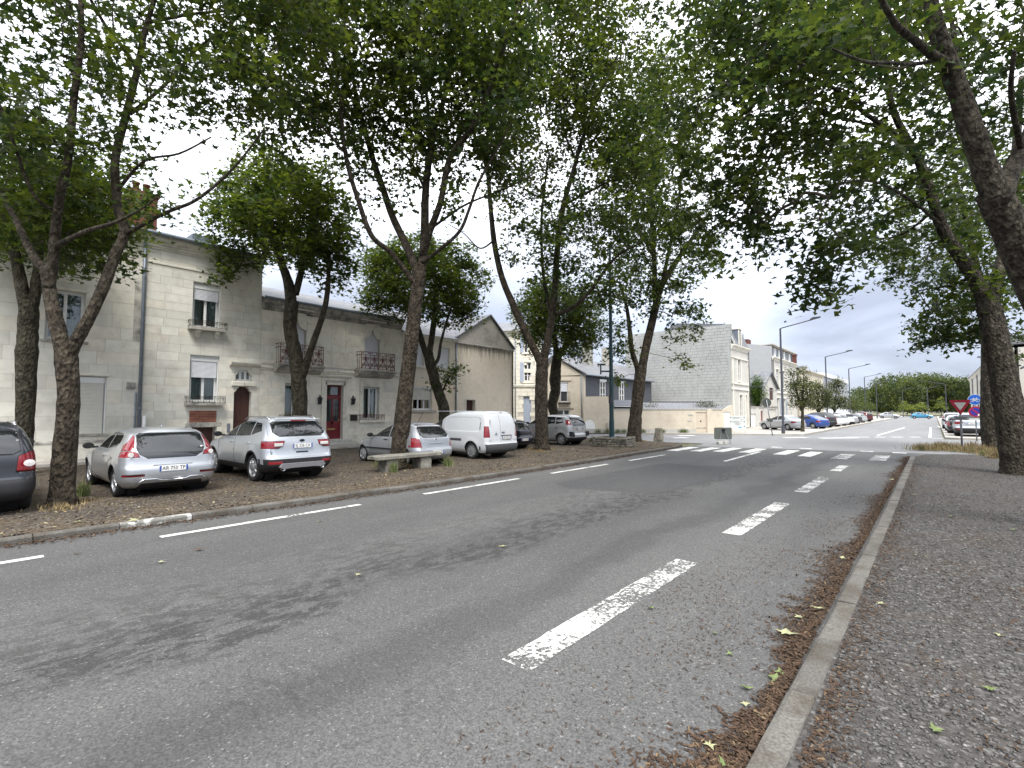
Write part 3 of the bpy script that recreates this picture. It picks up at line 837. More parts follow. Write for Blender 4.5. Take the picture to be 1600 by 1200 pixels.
moulding('door_hood', h2, [(0, 3.86), (.12, 3.9), (.26, 3.96), (.30, 4.03), (.30, 4.09), (0, 4.09)], 8.32, 9.56, trim_mat)
MB().box(0.01, .05, 8.30, 8.42, .95, 1.35).build('intercom', zinc_mat, h2, bevel=.005)
text_obj('house_number', '6', .14, black_mat, h2, (.145, 8.93, 3.1), (math.pi / 2, 0, math.pi / 2))
MB().box(.0, .5, 8.4, 9.45, .17, .34).build('doorstep', concrete, h2, bevel=.015)
moulding('cornice', h2, CORNICE, y0, y1, trim_mat, z=8.38)
moulding('frieze_band', h2, [(0, 7.78), (.05, 7.8), (.05, 7.86), (0.01, 7.88)], y0, y1, trim_mat)
rf = MB().prism([(.42, 8.9), (-4.2, 10.4), (-8.8, 8.9)], y0, y1, 'y').build('roof', slate_mat, h2, fix=True)
MB().tube([(.40, y0, 8.93), (.40, y1, 8.93)], .075, 10).build('gutter', zinc_mat, rf)
q = MB(); q.box(-1.5, -.55, 6.9, 7.7, 9.0, 9.55)
q.build('roof_window', zinc_mat, rf)
# red chimneys on the shared wall
for (a, b, c, d, zt) in ((-1.9, -.7, 4.75, 5.65, 10.7), (-1.85, -.8, 4.2, 4.6, 10.3)):
    ch = MB().box(a, b, c, d, 8.4, zt).box(a - .06, b + .06, c - .06, d + .06, zt, zt + .14).build('chimney', tile_red, h2)
    for k in range(2):
        MB().lathe([(.13, 0), (.11, .45), (.14, .47), (.14, .52), (.09, .52)], 12, ((a + b) / 2, c + (d - c) * (.3 + .4 * k), zt + .14)).build('chimney_pot', tile_red, ch, smooth=True)

# ---------------- house with the red ironwork
y0, y1 = 9.62, 17.5
h3 = thing('balcony_house', 'ornate pale stone house with two red scrolled iron balconies and a red front door', 'house', (HX, 0, 0))
U1, U2 = (10.80, 11.78, 4.15, 6.30), (15.06, 16.04, 4.15, 6.30)
L1, L2 = (10.78, 11.80, 1.42, 3.22), (15.04, 16.06, 1.42, 3.22)
D3 = (12.92, 13.86, .45, 3.24)
holes = [U1, U2, L1, L2, D3]
cells(MB(), y0, y1, 0, 6.95, holes, -.4, 0).build('wall', joint_mat, h3)
MB().box(-8, -.95, y0, y1, 0, 6.95).build('rear_mass', joint_mat, h3)
sur = [(a - .24, b + .24, c, d + .55) for a, b, c, d in (U1, U2)] + [(a - .22, b + .22, c - .1, d + .42) for a, b, c, d in (L1, L2)] + [(D3[0] - .3, D3[1] + .3, .2, 3.62)]
ashlar(h3, y0, y1, .62, 6.62, sur + [(y0, y1, 3.78, 4.12)], stone_b, ch=.34, bl=.9, mats=stone_mat)
MB().box(0, .06, y0, D3[0] - .3, .1, .6).box(0, .06, D3[1] + .3, y1, .1, .6).build('plinth', trim_mat, h3)
for (a, b, c, d) in (U1, U2):
    roller(h3, a + .02, b - .02, c, d - .12, -.14, shutter_mat, 0); MB().box(-.22, -.16, a, b, c, d).build('window', white_frame, h3)
    q = MB()                                               # surround with a shouldered arch and a small cornice
    q.box(0, .05, a - .24, a, c, d + .1).box(0, .05, b, b + .24, c, d + .1).box(0, .05, a - .24, b + .24, d + .1, d + .55)
    q.build('window_surround', trim_mat, h3)
    q = MB()
    for s in (0, 1):
        e = a if s == 0 else b; g = 1 if s == 0 else -1
        poly = [(e, d + .1), (e, d - .42)] + [(e + g * (.02 + .42 * math.sin(t * math.pi / 16)), d - .42 + .47 * (1 - math.cos(t * math.pi / 16))) for t in range(1, 9)] + [(e + g * .49, d + .1)]
        q.prism(poly, -.1, .06, 'x')
    q.build('arch_head', trim_mat, h3, fix=True)
    q = MB(); q.prism([(0.05, d + .46), (.12, d + .48), (.18, d + .55), (.18, d + .6), (.05, d + .62)], a - .3, b + .3, 'y')
    q.box(.05, .075, a + .05, b - .05, d + .2, d + .4)
    for e in (a - .12, b + .12):
        q.box(.05, .1, e - .1, e + .1, d - .5, d - .1); q.box(.05, .13, e - .12, e + .12, d - .08, d + .02)
    q.build('window_crown', trim_mat, h3, fix=True)
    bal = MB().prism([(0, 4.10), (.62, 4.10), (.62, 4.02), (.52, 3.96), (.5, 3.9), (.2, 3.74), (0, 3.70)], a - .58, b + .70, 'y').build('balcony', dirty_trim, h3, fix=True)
    scroll_rail(bal, a - .52, b + .64, 4.11, 5.06, .56, iron_red)
for (a, b, c, d) in (L1, L2):
    pane_frame(h3, a, b, c, d, -.22)
    q = MB(); q.box(0, .05, a - .22, a, c - .1, d).box(0, .05, b, b + .22, c - .1, d).box(0, .05, a - .22, b + .22, d, d + .42).box(.05, .075, a, b, d + .12, d + .3)
    q.build('window_surround', trim_mat, h3)
    MB().box(-.2, .16, a - .26, b + .3, c - .16, c - .005).build('window_sill', trim_mat, h3, bevel=.015)
    planter_rail(h3, a - .24, b + .26, c, c + .3, .14, iron_red, n=9)
# middle panel with a notched head
a, b, c, d = 13.12, 13.95, 4.25, 6.55
q = MB()
outer = [(a, c), (b, c), (b, d), (b - .2, d), (b - .27, d - .1), (a + .27, d - .1), (a + .2, d), (a, d)]
inner = [(a + .05, c + .05), (b - .05, c + .05), (b - .05, d - .06), (b - .18, d - .06), (b - .25, d - .16), (a + .25, d - .16), (a + .18, d - .06), (a + .05, d - .06)]
n = 8
q.add([(.045, *p) for p in outer] + [(.045, *p) for p in inner] + [(.0, *p) for p in outer] + [(.0, *p) for p in inner],
      [(i, (i + 1) % n, n + (i + 1) % n, n + i) for i in range(n)] + [(i, 2 * n + i, 2 * n + (i + 1) % n, (i + 1) % n) for i in range(n)] + [(n + i, n + (i + 1) % n, 3 * n + (i + 1) % n, 3 * n + i) for i in range(n)])
q.build('wall_panel', trim_mat, h3, fix=True)
moulding('belt_course', h3, [(x, z + 3.8) for x, z in BELT], y0, U1[0] - .6, trim_mat); moulding('belt_course', h3, [(x, z + 3.8) for x, z in BELT], U1[1] + .72, U2[0] - .6, trim_mat)
moulding('belt_course', h3, [(x, z + 3.8) for x, z in BELT], U2[1] + .72, y1, trim_mat)
moulding('cornice', h3, CORNICE, y0 + .02, y1, dirty_trim, z=6.6)
q = MB()
for k in range(58):
    y = y0 + .12 + k * .133; q.box(.11, .2, y, y + .07, 6.72, 6.79)
q.build('dentils', dirty_trim, h3)
# front door
q = MB(); x = -.26
q.box(x - .05, x, D3[0], D3[1], D3[2], 2.62).box(x, x + .03, D3[0], D3[0] + .09, D3[2], 2.62).box(x, x + .03, D3[1] - .09, D3[1], D3[2], 2.62)
q.box(x, x + .03, D3[0] + .09, D3[1] - .09, D3[2], .72).box(x, x + .03, D3[0] + .09, D3[1] - .09, 1.2, 1.36).box(x, x + .03, D3[0] + .09, D3[1] - .09, 2.5, 2.62).box(x, x + .03, 13.35, 13.43, .72, 2.5)
q.box(x, x + .018, D3[0] + .15, 13.3, .8, 1.12).box(x, x + .018, 13.48, D3[1] - .15, .8, 1.12)
dr = q.build('door', door_red, h3)
for a, b in ((D3[0] + .09, 13.35), (13.43, D3[1] - .09)):
    MB().box(x, x + .008, a, b, 1.36, 2.5).build('door_glass', M('dark_glass', (.03, .035, .036), .06, .1, 4, spec=.8), dr)
    g = MB(); m_ = (a + b) / 2
    g.tube([(x + .02, m_, 1.36), (x + .02, m_, 2.5)], .007, 5)
    for z in (1.6, 1.9, 2.2): g.tube(spiral((x + .02, m_ + .05, z), .07, 1.3, 0), .006, 5); g.tube(spiral((x + .02, m_ - .05, z), .07, 1.3, 0, 16, -1), .006, 5)
    g.build('door_grille', iron_mat, dr)
MB().box(x + .03, x + .05, 13.1, 13.55, .92, 1.0).build('letter_flap', M('brass', (.45, .32, .12), .35, .1, 8, metal=.8), dr)
MB().lathe([(0, 0), (.03, 0), (.035, .04), (0, .06)], 10, (x + .03, 13.74, 1.42), 'x').build('door_knob', MATS['brass'], dr)
pane_frame(h3, D3[0], D3[1], 2.64, D3[3], -.24, leaves=1, curtain=False, fw=.05, m=door_red)
q = MB(); a, b = D3[:2]
q.box(0, .07, a - .28, a - .1, .2, 3.45).box(0, .07, b + .1, b + .28, .2, 3.45).box(0, .07, a - .28, b + .28, 3.45, 3.6).box(0, .04, a - .1, a, .2, 3.35).box(0, .04, b, b + .1, .2, 3.35).box(0, .04, a - .1, b + .1, 3.24, 3.35)
q.build('door_surround', trim_mat, h3)
moulding('door_hood', h3, [(0, 3.60), (.1, 3.62), (.16, 3.69), (.16, 3.74), (0, 3.76)], a - .42, b + .42, trim_mat)
for k in range(2): MB().box(0, .75 - .34 * k, a - .35 + .1 * k, b + .5 - .2 * k, .17 + .14 * k, .31 + .14 * k).build('doorstep', concrete, h3, bevel=.02)
def lantern(par, y, z):
    q = MB(); q.lathe([(.0, -.2), (.05, -.18), (.075, -.15), (.115, .08), (.13, .09), (.13, .11), (.03, .22), (.02, .27), (0, .28)], 6, (.16, y, z))
    q.box(0, .03, y - .04, y + .04, z - .2, z + .12); q.tube([(.02, y, z + .1), (.1, y, z + .3), (.16, y, z + .27)], .01, 6)
    return q.build('wall_lantern', black_mat, par)
lantern(h3, 12.5, 2.42); lantern(h3, 14.36, 2.42)
MB().box(.01, .10, 14.28, 14.66, 1.38, 1.68).build('mailbox', iron_mat, h3, bevel=.008)
moulding('mailbox_hood', h3, [(.012, 1.70), (.14, 1.71), (.14, 1.745), (.012, 1.77)], 14.22, 14.74, trim_mat)
MB().box(.01, .04, 14.0, 14.06, 1.5, 1.68).build('bell', zinc_mat, h3)
text_obj('house_number', '2', .13, black_mat, h3, (.09, 13.5, 3.95), (math.pi / 2, 0, math.pi / 2))
rf = MB().prism([(.38, 7.1), (-4.2, 8.7), (-8.8, 7.1)], y0 + .02, y1, 'y').build('roof', slate_mat, h3, fix=True)
MB().tube([(.36, y0 + .02, 7.14), (.36, y1, 7.14)], .07, 10).build('gutter', zinc_mat, rf)

# ---------------- small rendered house
y0, y1 = 17.5, 21.9
h4 = thing('rendered_house', 'small beige rendered house between the balcony house and the stained gable', 'house', (HX, 0, 0))
U4, L4 = (18.07, 19.2, 4.6, 5.9), (18.42, 19.88, 1.95, 3.4)
holes = [U4, L4, (20.3, 21.3, 4.6, 5.9)]
cells(MB(), y0, y1, 0, 3.62, holes, -.4, 0).build('wall', render_beige, h4)
cells(MB(), y0, y1, 3.62, 6.4, holes, -.4, -.004).build('upper_wall', M('pale_render', (.62, .58, .48), .95, .07, 5, bump=.01), h4)
MB().box(-8, -.95, y0, y1, 0, 6.4).build('rear_mass', render_beige, h4)
for (a, b, c, d) in (U4, holes[2]):
    roller(h4, a + .02, b - .02, c, d, -.12, shutter_mat, .0); rails(h4, a, b, c, d, -.12); MB().box(-.22, -.15, a, b, c, d).build('window', white_frame, h4)
    MB().box(-.2, .1, a - .1, b + .1, c - .1, c - .005).build('window_sill', trim_mat, h4, bevel=.01)
a, b, c, d = L4
pane_frame(h4, a, b, c, d, -.2, leaves=3, bars=0); roller(h4, a + .03, b - .03, c + .62, d, -.1, shutter_cream, .12); rails(h4, a, b, c, d, -.1)
MB().box(-.2, .16, a - .14, b + .22, c - .14, c - .005).build('window_sill', concrete, h4, bevel=.012)
moulding('eaves', h4, [(0, 6.3), (.1, 6.33), (.22, 6.42), (.25, 6.5), (0, 6.5)], y0, y1, trim_mat)
MB().prism([(.32, 6.5), (-4, 8.6), (-8.2, 6.5)], y0, y1, 'y').build('roof', slate_mat, h4, fix=True)
pipe(h4, [(.07, 21.82, 6.45), (.07, 21.82, .3)], .05, zinc_mat)

# ---------------- gable with rain streaks at the corner
y0, y1 = 21.9, 27.6
h5 = thing('gable_house', 'beige rendered end house with dark rain streaks under its grey gable', 'house', (HX, 0, 0))
D5 = (22.8, 23.62, .3, 2.62)
q = MB(); cells(q, y0, y1, 0, 6.32, [D5], -.4, 0); q.box(-9, -.9, y0, y1, 0, 6.32); q.box(-.9, -.4, y0, y0 + .3, 0, 6.32); q.box(-.9, -.4, y1 - .3, y1, 0, 6.32)
q.build('wall', render_run, h5)
q = MB(); pc = 25.1; q.prism([(y0, 6.33), (y1, 6.33), (y1, 6.45), (pc, 8.5), (y0, 6.6)], -9, -.01, 'x'); q.build('gable', render_grey, h5, fix=True)
moulding('drip_course', h5, [(0, 6.24), (.1, 6.28), (.12, 6.35), (0, 6.4)], y0, y1, dirty_trim)
q = MB(); q.prism([(y0 - .05, 6.62), (pc, 8.56), (y1 + .12, 6.42), (y1 + .12, 6.54), (pc, 8.68), (y0 - .05, 6.74)], -9.1, .1, 'x'); q.build('roof', slate_mat, h5, fix=True)
MB().box(-.3, -.25, *D5).build('door', door_brown, h5)
MB().box(-.02, .03, D5[0] - .1, D5[0], .3, 2.72).box(-.02, .03, D5[1], D5[1] + .1, .3, 2.72).box(-.02, .03, D5[0], D5[1], 2.62, 2.72).build('door_frame', trim_mat, h5)
pipe(h5, [(.06, 27.48, 6.3), (.06, 27.48, .3)], .045, iron_mat)
# ------------------------------------------------------------------ buildings beyond the crossing
RZC = YAW - math.pi / 2                                   # walls along the cross street face the near corner
far_white = M('white_facade', (.50, .485, .445), .9, .07, 2, stain=(.40, .385, .35), stain_scale=.5)
gable_stone = M('gable_stone', (.36, .37, .36), .9, .10, 1.2, bump=.004, stain=(.30, .305, .295), stain_scale=.35)
gable_joint = M('gable_joint', (.27, .275, .265), .95, .1, 3)
grey_wall = M('pale_grey_render', (.36, .37, .375), .95, .05, 1.5)
cream_wall = M('cream_render', (.54, .495, .40), .95, .06, 1.5)
wall_cream = M('garden_wall_render', (.56, .50, .405), .95, .07, 2.5, bump=.012, stain=(.47, .415, .335), stain_scale=.8)
slate_clad = M('slate_cladding', (.07, .075, .09), .6, .2, 9, bump=.01)
roof_lead = M('lead_roof', (.24, .245, .26), .6, .12, 3, metal=.2)
blue_paint = M('blue_grey_paint', (.33, .38, .47), .6, .08, 4)
pane_dark = M('far_pane', (.045, .05, .055), .08, .3, 2, spec=.7)
gutter_dark = M('dark_gutter', (.07, .072, .08), .5, .1, 4)

def far_window(parent, y0, y1, z0, z1, x=-.14, frame=None, shutter=None, cross=True, name='window', sur=None):
    fm = frame or white_frame
    w = MB().box(x - .02, x, y0, y1, z0, z1).build(name, pane_dark, parent)
    q = MB(); t = .07
    q.box(x, x + .05, y0, y1, z0, z0 + t).box(x, x + .05, y0, y1, z1 - t, z1).box(x, x + .05, y0, y0 + t, z0 + t, z1 - t).box(x, x + .05, y1 - t, y1, z0 + t, z1 - t)
    if cross:
        m = (y0 + y1) / 2; q.box(x, x + .05, m - .05, m + .05, z0 + t, z1 - t)
        for k in (1, 2): zz = z0 + (z1 - z0) * k / 3; q.box(x, x + .04, y0 + t, m - .05, zz - .02, zz + .02).box(x, x + .04, m + .05, y1 - t, zz - .02, zz + .02)
    q.build('frame', fm, w)
    if sur:
        s = .16; MB().box(0, .05, y0 - s, y0, z0, z1 + s).box(0, .05, y1, y1 + s, z0, z1 + s).box(0, .05, y0, y1, z1, z1 + s).box(0, .1, y0 - s - .05, y1 + s + .05, z0 - .12, z0 - .003).build('surround', sur, w)
    if shutter:
        hw = (y1 - y0) / 2
        for a, b in ((y0 - hw - .02, y0 - .02), (y1 + .02, y1 + hw + .02)): MB().box(.012, .05, a, b, z0, z1).build('shutter', shutter, w)
    return w
def blocks_mesh(parent, y0, y1, z0, z1, m, ch, bl, x=0.0, proud=.02, name='ashlar_blocks', holes=(), axis='x'):
    """courses too fine to pick apart singly: real joints, one part"""
    q = MB(); nc = round((z1 - z0) / ch); ch = (z1 - z0) / nc
    for c in range(nc):
        za, zb = z0 + c * ch, z0 + (c + 1) * ch; y = y0 - (bl * .5 if c % 2 else 0) - rnd.uniform(0, .1)
        while y < y1:
            L = bl * rnd.uniform(.85, 1.15); a, b = max(y, y0), min(y + L, y1); y += L
            mid, mz = (a + b) / 2, (za + zb) / 2
            if b - a < .05 or any(h[0] < mid < h[1] and h[2] < mz < h[3] for h in holes): continue
            p = proud + rnd.uniform(-.004, .004)
            if axis == 'x': q.box(x - .01, x + p, a + .012, b - .012, za + .012, zb - .012)
            else: q.box(a + .012, b - .012, x - p, x + .01, za + .012, zb - .012)
    o = q.build(name, m, parent); o['kind'] = 'stuff'
    return o

# ---- stone house with the blue door across the side street
F1 = 43.5; k1 = F1 / FPX
o1 = P(800, 642, F1)
def y1f(px): return (px - 800) * k1
def z1f(py): return 1.9 + (642 - py) * k1
hs = thing('stone_house', 'three-storey cut-stone house with a blue-grey door, seen past the beige gable', 'house', (o1.x, o1.y, 0), RZC)
a, b = y1f(770), y1f(846)
doors = [(y1f(818), y1f(829.5), .25, z1f(619.5))]
wins = [(y1f(819), y1f(830), z1f(597), z1f(566)), (y1f(819), y1f(830), z1f(551), z1f(524))]
hol = doors + wins
cells(MB(), a, b, 0, 8.75, hol, -.35, 0).build('wall', joint_mat, hs)
MB().box(-8, -.7, a, b, 0, 8.75).build('rear_mass', joint_mat, hs)
blocks_mesh(hs, a, b, .3, z1f(606), stone_b, .36, 1.0, proud=.035, holes=hol)
blocks_mesh(hs, a, b, z1f(600), 8.6, stone_b, .33, .7, proud=.015, holes=hol)
moulding('belt_course', hs, [(0, z1f(606)), (.12, z1f(605)), (.16, z1f(602)), (.05, z1f(600.5)), (0, z1f(600.5))], a, b, trim_mat)
moulding('cornice', hs, [(x, z + 8.5) for x, z in CORNICE], a, b, trim_mat)
MB().box(-.2, -.15, *doors[0]).build('door', blue_paint, hs)
far_window(hs, *wins[0], sur=trim_mat); far_window(hs, *wins[1], sur=trim_mat)
for w in wins:
    MB().box(.02, .07, w[0] - .36, w[0] - .05, w[2], w[3]).build('shutter', blue_paint, hs)
MB().prism([(.4, 8.95), (-4, 10.4), (-8.4, 8.95)], a, b, 'y').build('roof', slate_mat, hs, fix=True)
MB().box(-4.4, -3.6, y1f(801), y1f(806), 9.6, 11.2).build('chimney', dirty_trim, hs)
pipe(hs, [(.1, y1f(805), 8.6), (.1, y1f(805), .2)], .05, zinc_mat, clips=False)
q = MB(); q.tube([(0, y1f(838), 5.2), (.5, y1f(838), 5.3)], .02, 6); q.lathe([(.06, -.25), (.14, 0), (.16, .02), (.02, .14)], 6, (.5, y1f(838), 5.1)); q.build('wall_lantern', black_mat, hs)

# ---- house with gable and slate-clad side wing
F2 = 42.0; k2 = F2 / FPX
o2 = P(911, 642, F2)
hg = thing('gable_house', 'low beige house with slate roof and dark slate-clad side beyond the lamp post', 'house', (o2.x, o2.y, 0), RZC)
def y2f(px): return (px - 911) * k2
def z2f(py): return 1.9 + (642 - py) * k2
ga = y2f(846); ap = y2f(866)
W = (y2f(875.5), y2f(887.5), z2f(628), z2f(597)); Wd = (y2f(872), y2f(890), .3, z2f(640))
q = MB(); cells(q, ga, 0, 0, z2f(588), [W, Wd], -.3, 0); q.box(-6, -.6, ga, -.02, 0, z2f(588)); q.prism([(ga, z2f(588)), (0, z2f(586)), (ap, z2f(556))], -6, 0, 'x')
q.build('wall', wall_cream, hg, fix=True)
far_window(hg, *W, cross=False); roller(hg, W[0] + .03, W[1] - .03, z2f(612), W[3], -.06, shutter_mat, .1)
moulding('lintel', hg, [(0, W[3] + .1), (.08, W[3] + .12), (.08, W[3] + .25), (0, W[3] + .27)], W[0] - .25, W[1] + .3, wall_cream)
q = MB()
for i in range(9): yy = W[0] - .15 + (W[1] - W[0] + .3) * i / 8; q.box(.28, .3, yy - .01, yy + .01, W[2] - .05, z2f(613))
q.box(.27, .31, W[0] - .17, W[1] + .17, z2f(613), z2f(612.4)); q.box(0, .34, W[0] - .2, W[1] + .2, W[2] - .17, W[2] - .05); q.build('balcony', iron_mat, hg)
far_window(hg, *Wd, cross=True, name='barred_window')
q = MB(); q.box(.0, .09, Wd[0] - .15, Wd[1] + .35, Wd[3] + .12, Wd[3] + .24); q.build('lintel', wall_cream, hg)
MB().prism([(ap, z2f(556) - .02), (.28, z2f(583.5) - .12), (.28, z2f(583.5)), (ap, z2f(555)), (ga - .2, z2f(588)), (ga - .2, z2f(588) - .14)], -6.2, .18, 'x').build('roof', slate_mat, hg, fix=True)
pipe(hg, [(.06, -.12, z2f(586)), (.06, -.12, .2)], .05, zinc_mat, clips=False)
# the slate wing runs back along the main road
wing = bpy.data.objects.new('side_wing', None); link(wing, hg); wing.rotation_euler = (0, 0, -RZC); wing.location = (0, 0, 0)
U = o2.x + .02; L = PU(1018, 600, U).y - o2.y; zb = 2.7; ze = z2f(585.5)
MB().box(-6, 0, .35, L, zb, ze).build('slate_cladding', slate_clad, wing)
q = MB()
for r in range(int((ze - zb) / .16)):
    q.prism([(.0, zb + r * .16), (.022, zb + r * .16), (.004, zb + r * .16 + .158)], .36, L - .01, 'y')
q.build('slate_courses', slate_clad, wing, fix=True)
MB().box(-6, .05, 0, .35, 0, ze).box(-6, -.03, .35, L, 0, zb).build('corner_pier', wall_cream, wing)
for pa, pb in ((936.5, 945), (966.5, 974)):
    ya, yb = PU(pa, 600, U).y - o2.y, PU(pb, 600, U).y - o2.y
    w = far_window(wing, ya, yb, zb + .12, ze - .45, x=.03, cross=True)
    MB().box(.03, .16, ya - .12, yb + .12, ze - .45, ze - .25).build('shutter_box', white_frame, w)
MB().prism([(.35, ze - .05), (.35, ze + .06), (-3.2, ze + 1.9), (-6.4, ze + .06), (-6.4, ze - .05)], -.02, L, 'y').build('roof', slate_mat, wing, fix=True)
MB().tube([(.35, 0, ze), (.35, L, ze)], .07, 8).build('gutter', zinc_mat, wing)
for x_, t_ in ((-2.6, .3), (-3, .62)): MB().box(x_, x_ + .7, L * t_, L * (t_ + .06), ze + 1, ze + 3.4).build('chimney', dirty_trim, wing)

# ---- garden wall with doors
F3 = 41.0; k3 = F3 / FPX
o3 = P(911, 642, F3)
gw = thing('garden_wall', 'long cream rendered garden wall with a beige door, along the side street', 'wall', (o3.x, o3.y, 0), RZC)
def y3f(px): return (px - 911) * k3
def z3f(py): return 1.9 + (642 - py) * k3
q = MB(); q.box(-.25, 0, y3f(912), y3f(957.5), .08, z3f(619.5)); q.build('tall_wall', wall_cream, gw)
DB = (y3f(1087), y3f(1103), .1, z3f(644)); DW = (y3f(1130.5), y3f(1141), .1, z3f(643.5))
q = MB(); cells(q, y3f(957.5), y3f(1128), .08, z3f(640), [DB], -.25, .0); q.prism([(y3f(1128), .08), (DW[0], .08), (DW[0], z3f(640)), (y3f(1128), z3f(640))], -.25, 0, 'x')
q.prism([(DW[0], DW[3]), (y3f(1144), DW[3]), (y3f(1144), z3f(633)), (y3f(1140), z3f(634)), (DW[0], z3f(640))], -.25, 0, 'x'); q.box(-.25, 0, DW[1], y3f(1144), .08, DW[3])
q.build('low_wall', wall_cream, gw, fix=True)
MB().box(-.28, .05, y3f(957.5), y3f(1128), z3f(640), z3f(638.6)).build('coping', concrete, gw)
MB().box(0, .06, y3f(912), y3f(1086), .08, .42).build('plinth', concrete, gw)
dd = MB().box(-.1, -.05, *DB).build('door', M('beige_door', (.52, .45, .36), .7, .06, 4), gw)
MB().box(-.05, -.02, DB[0] + .35, DB[0] + .45, 1.0, 1.1).build('door_handle', iron_mat, dd)
MB().box(-.05, -.035, DB[0], DB[1], .45, .52).build('door_rail', dirty_trim, dd)
MB().box(0, .09, DB[1] + .05, DB[1] + .42, .08, z3f(639.5)).build('pier', wall_cream, gw)
MB().box(-.1, -.05, *DW).build('white_door', white_frame, gw)
q = MB(); yy = y3f(921); q.add([(.02, yy + .45 * math.cos(t), .62 + .0 + .55 * math.sin(t)) for t in np.linspace(0, math.pi, 13)] + [(.02, yy - .45, .2), (.02, yy + .45, .2)], [tuple(range(13)) + (13, 14)])
q.build('meter_hatch', white_frame, gw)
MB().box(.0, .28, y3f(948), y3f(957), .1, .95).build('stone_step', concrete, gw, bevel=.03)
for pa, pb in ((1074, 1080), (1075, 1082)): MB().box(.0, .03, y3f(pa), y3f(pb), 1.02 + (pa - 1074) * .5, 1.14 + (pa - 1074) * .5).build('house_plate', concrete, gw)
rootl = MB().prism([(-.3, z3f(639)), (-3.6, z3f(628)), (-3.6, z3f(628) - .15), (-.3, z3f(639) - .15)], y3f(985), y3f(1140), 'y').build('lean_to_roof', roof_lead, gw, fix=True)
q = MB()
for i in range(28):
    yy = y3f(986) + i * .3; q.prism([(-.3, z3f(639)), (-3.6, z3f(628)), (-3.6, z3f(628) + .04), (-.3, z3f(639) + .04)], yy, yy + .03, 'y')
q.build('roof_seam', roof_lead, rootl, fix=True)
MB().box(-3.8, -3.6, y3f(960), y3f(1142), 1.5, z3f(626)).build('back_fascia', slate_clad, gw)
MB().prism([(-.3, z3f(634)), (-2.2, z3f(624)), (-2.2, 1.9), (-.3, 1.9)], y3f(961), y3f(1003), 'y').build('shed', slate_clad, gw, fix=True)
MB().box(-.3, .05, y3f(961), y3f(1003), z3f(635.5), z3f(634.5)).build('shed_gutter', white_frame, gw)

# ---- corner house with the tall blank gable
KU, KV = -15.0, 50.8
kc = thing('corner_house', 'tall corner house with a blank grey stone gable and a mansard dormer', 'house', (KU, KV, 0))
def yk(px): return PU(px, 600, KU).y - KV
KL = yk(1169.5); zc = 8.35
wk = [(yk(1153), yk(1157.6), 4.9, 7.15), (yk(1154.6), yk(1159.2), 1.0, 3.55), (yk(1164), yk(1166.6), .3, 3.55)]
cells(MB(), 0, KL, 0, zc, wk, -.35, 0).build('wall', far_white, kc)
MB().box(-11.5, -.5, .3, KL, 0, zc).build('rear_mass', far_white, kc)
MB().box(-11.5, -.02, .02, .4, 0, zc + 2.15).build('gable', gable_joint, kc)
q = blocks_mesh(kc, -11.5, -.04, .1, zc + 2.1, gable_stone, .30, .62, x=.02, proud=.03, axis='y')
for w in wk: far_window(kc, *w, sur=trim_mat)
for z in (4.0, 4.55): moulding('belt_course', kc, [(0, z), (.1, z + .03), (.1, z + .16), (0, z + .2)], -.1, KL, trim_mat)
moulding('cornice', kc, [(x, z + zc - .35) for x, z in CORNICE], -.12, KL + .1, trim_mat)
moulding('cornice_band', kc, [(0, zc - 1.2), (.1, zc - 1.18), (.1, zc - 1.06), (0, zc - 1.04)], -.05, KL, trim_mat)
for y in (.05, KL - .35): MB().box(.012, .07, y, y + .3, .2, zc - 1.25).build('pilaster', trim_mat, kc)
ms = MB().prism([(.18, zc + .16), (-.75, zc + 2.3), (-5.6, zc + 2.9), (-11.5, zc + .16)], .42, KL, 'y').build('mansard_roof', slate_mat, kc, fix=True)
MB().prism([(.2, zc + .16), (-.7, zc + 2.35), (-.62, zc + 2.42), (.3, zc + .2)], .1, .42, 'y').build('roof_verge', gable_stone, kc, fix=True)
dy = yk(1156.5)
d = MB().box(-1.2, .05, dy - .45, dy + .45, zc + .2, zc + 1.9).build('dormer', zinc_mat, kc)
MB().box(.05, .06, dy - .28, dy + .28, zc + .4, zc + 1.6).build('dormer_pane', pane_dark, d)
q = MB(); q.prism([(dy - .55, zc + 1.9)] + [(dy + .55 * math.cos(t), zc + 1.9 + .42 * math.sin(t)) for t in np.linspace(math.pi, 0, 9)] + [(dy + .55, zc + 1.9)], -1.2, .16, 'x'); q.build('dormer_hood', trim_mat, d, fix=True)
MB().box(.05, .13, dy - .45, dy - .29, zc + .2, zc + 1.9).box(.05, .13, dy + .29, dy + .45, zc + .2, zc + 1.9).build('dormer_jamb', trim_mat, d)
pipe(kc, [(.12, KL - .1, zc), (.12, KL - .1, .2)], .05, gutter_dark, clips=False)

# ---- courtyard wall and small garage house
gh = thing('garage_house', 'small white gabled garage house with dark hayloft opening, right of the corner house', 'house', (-15.2, 57.2, 0))
def yg(px): return PU(px, 600, -15.2).y - 57.2
ga, gb = yg(1191), yg(1213.5); gm = (ga + gb) / 2
hol = [(yg(1202), yg(1208.2), 3.25, 4.95), (yg(1199.5), yg(1211), .1, 2.1)]
q = MB(); cells(q, ga, gb, 0, 4.75, [(h[0], h[1], h[2], min(h[3], 4.75)) for h in hol], -.3, 0); q.box(-8, -.6, ga, gb, 0, 4.75); q.prism([(ga, 4.751), (gb, 4.751), (gm, 6.6)], -8, -.02, 'x'); q.build('wall', far_white, gh, fix=True)
MB().box(-.2, -.1, hol[0][0], hol[0][1], 3.25, 4.75).build('hayloft_opening', door_brown, gh)
MB().box(-.2, -.1, *hol[1]).build('garage_door', M('garage_door', (.55, .53, .48), .7, .05, 3), gh)
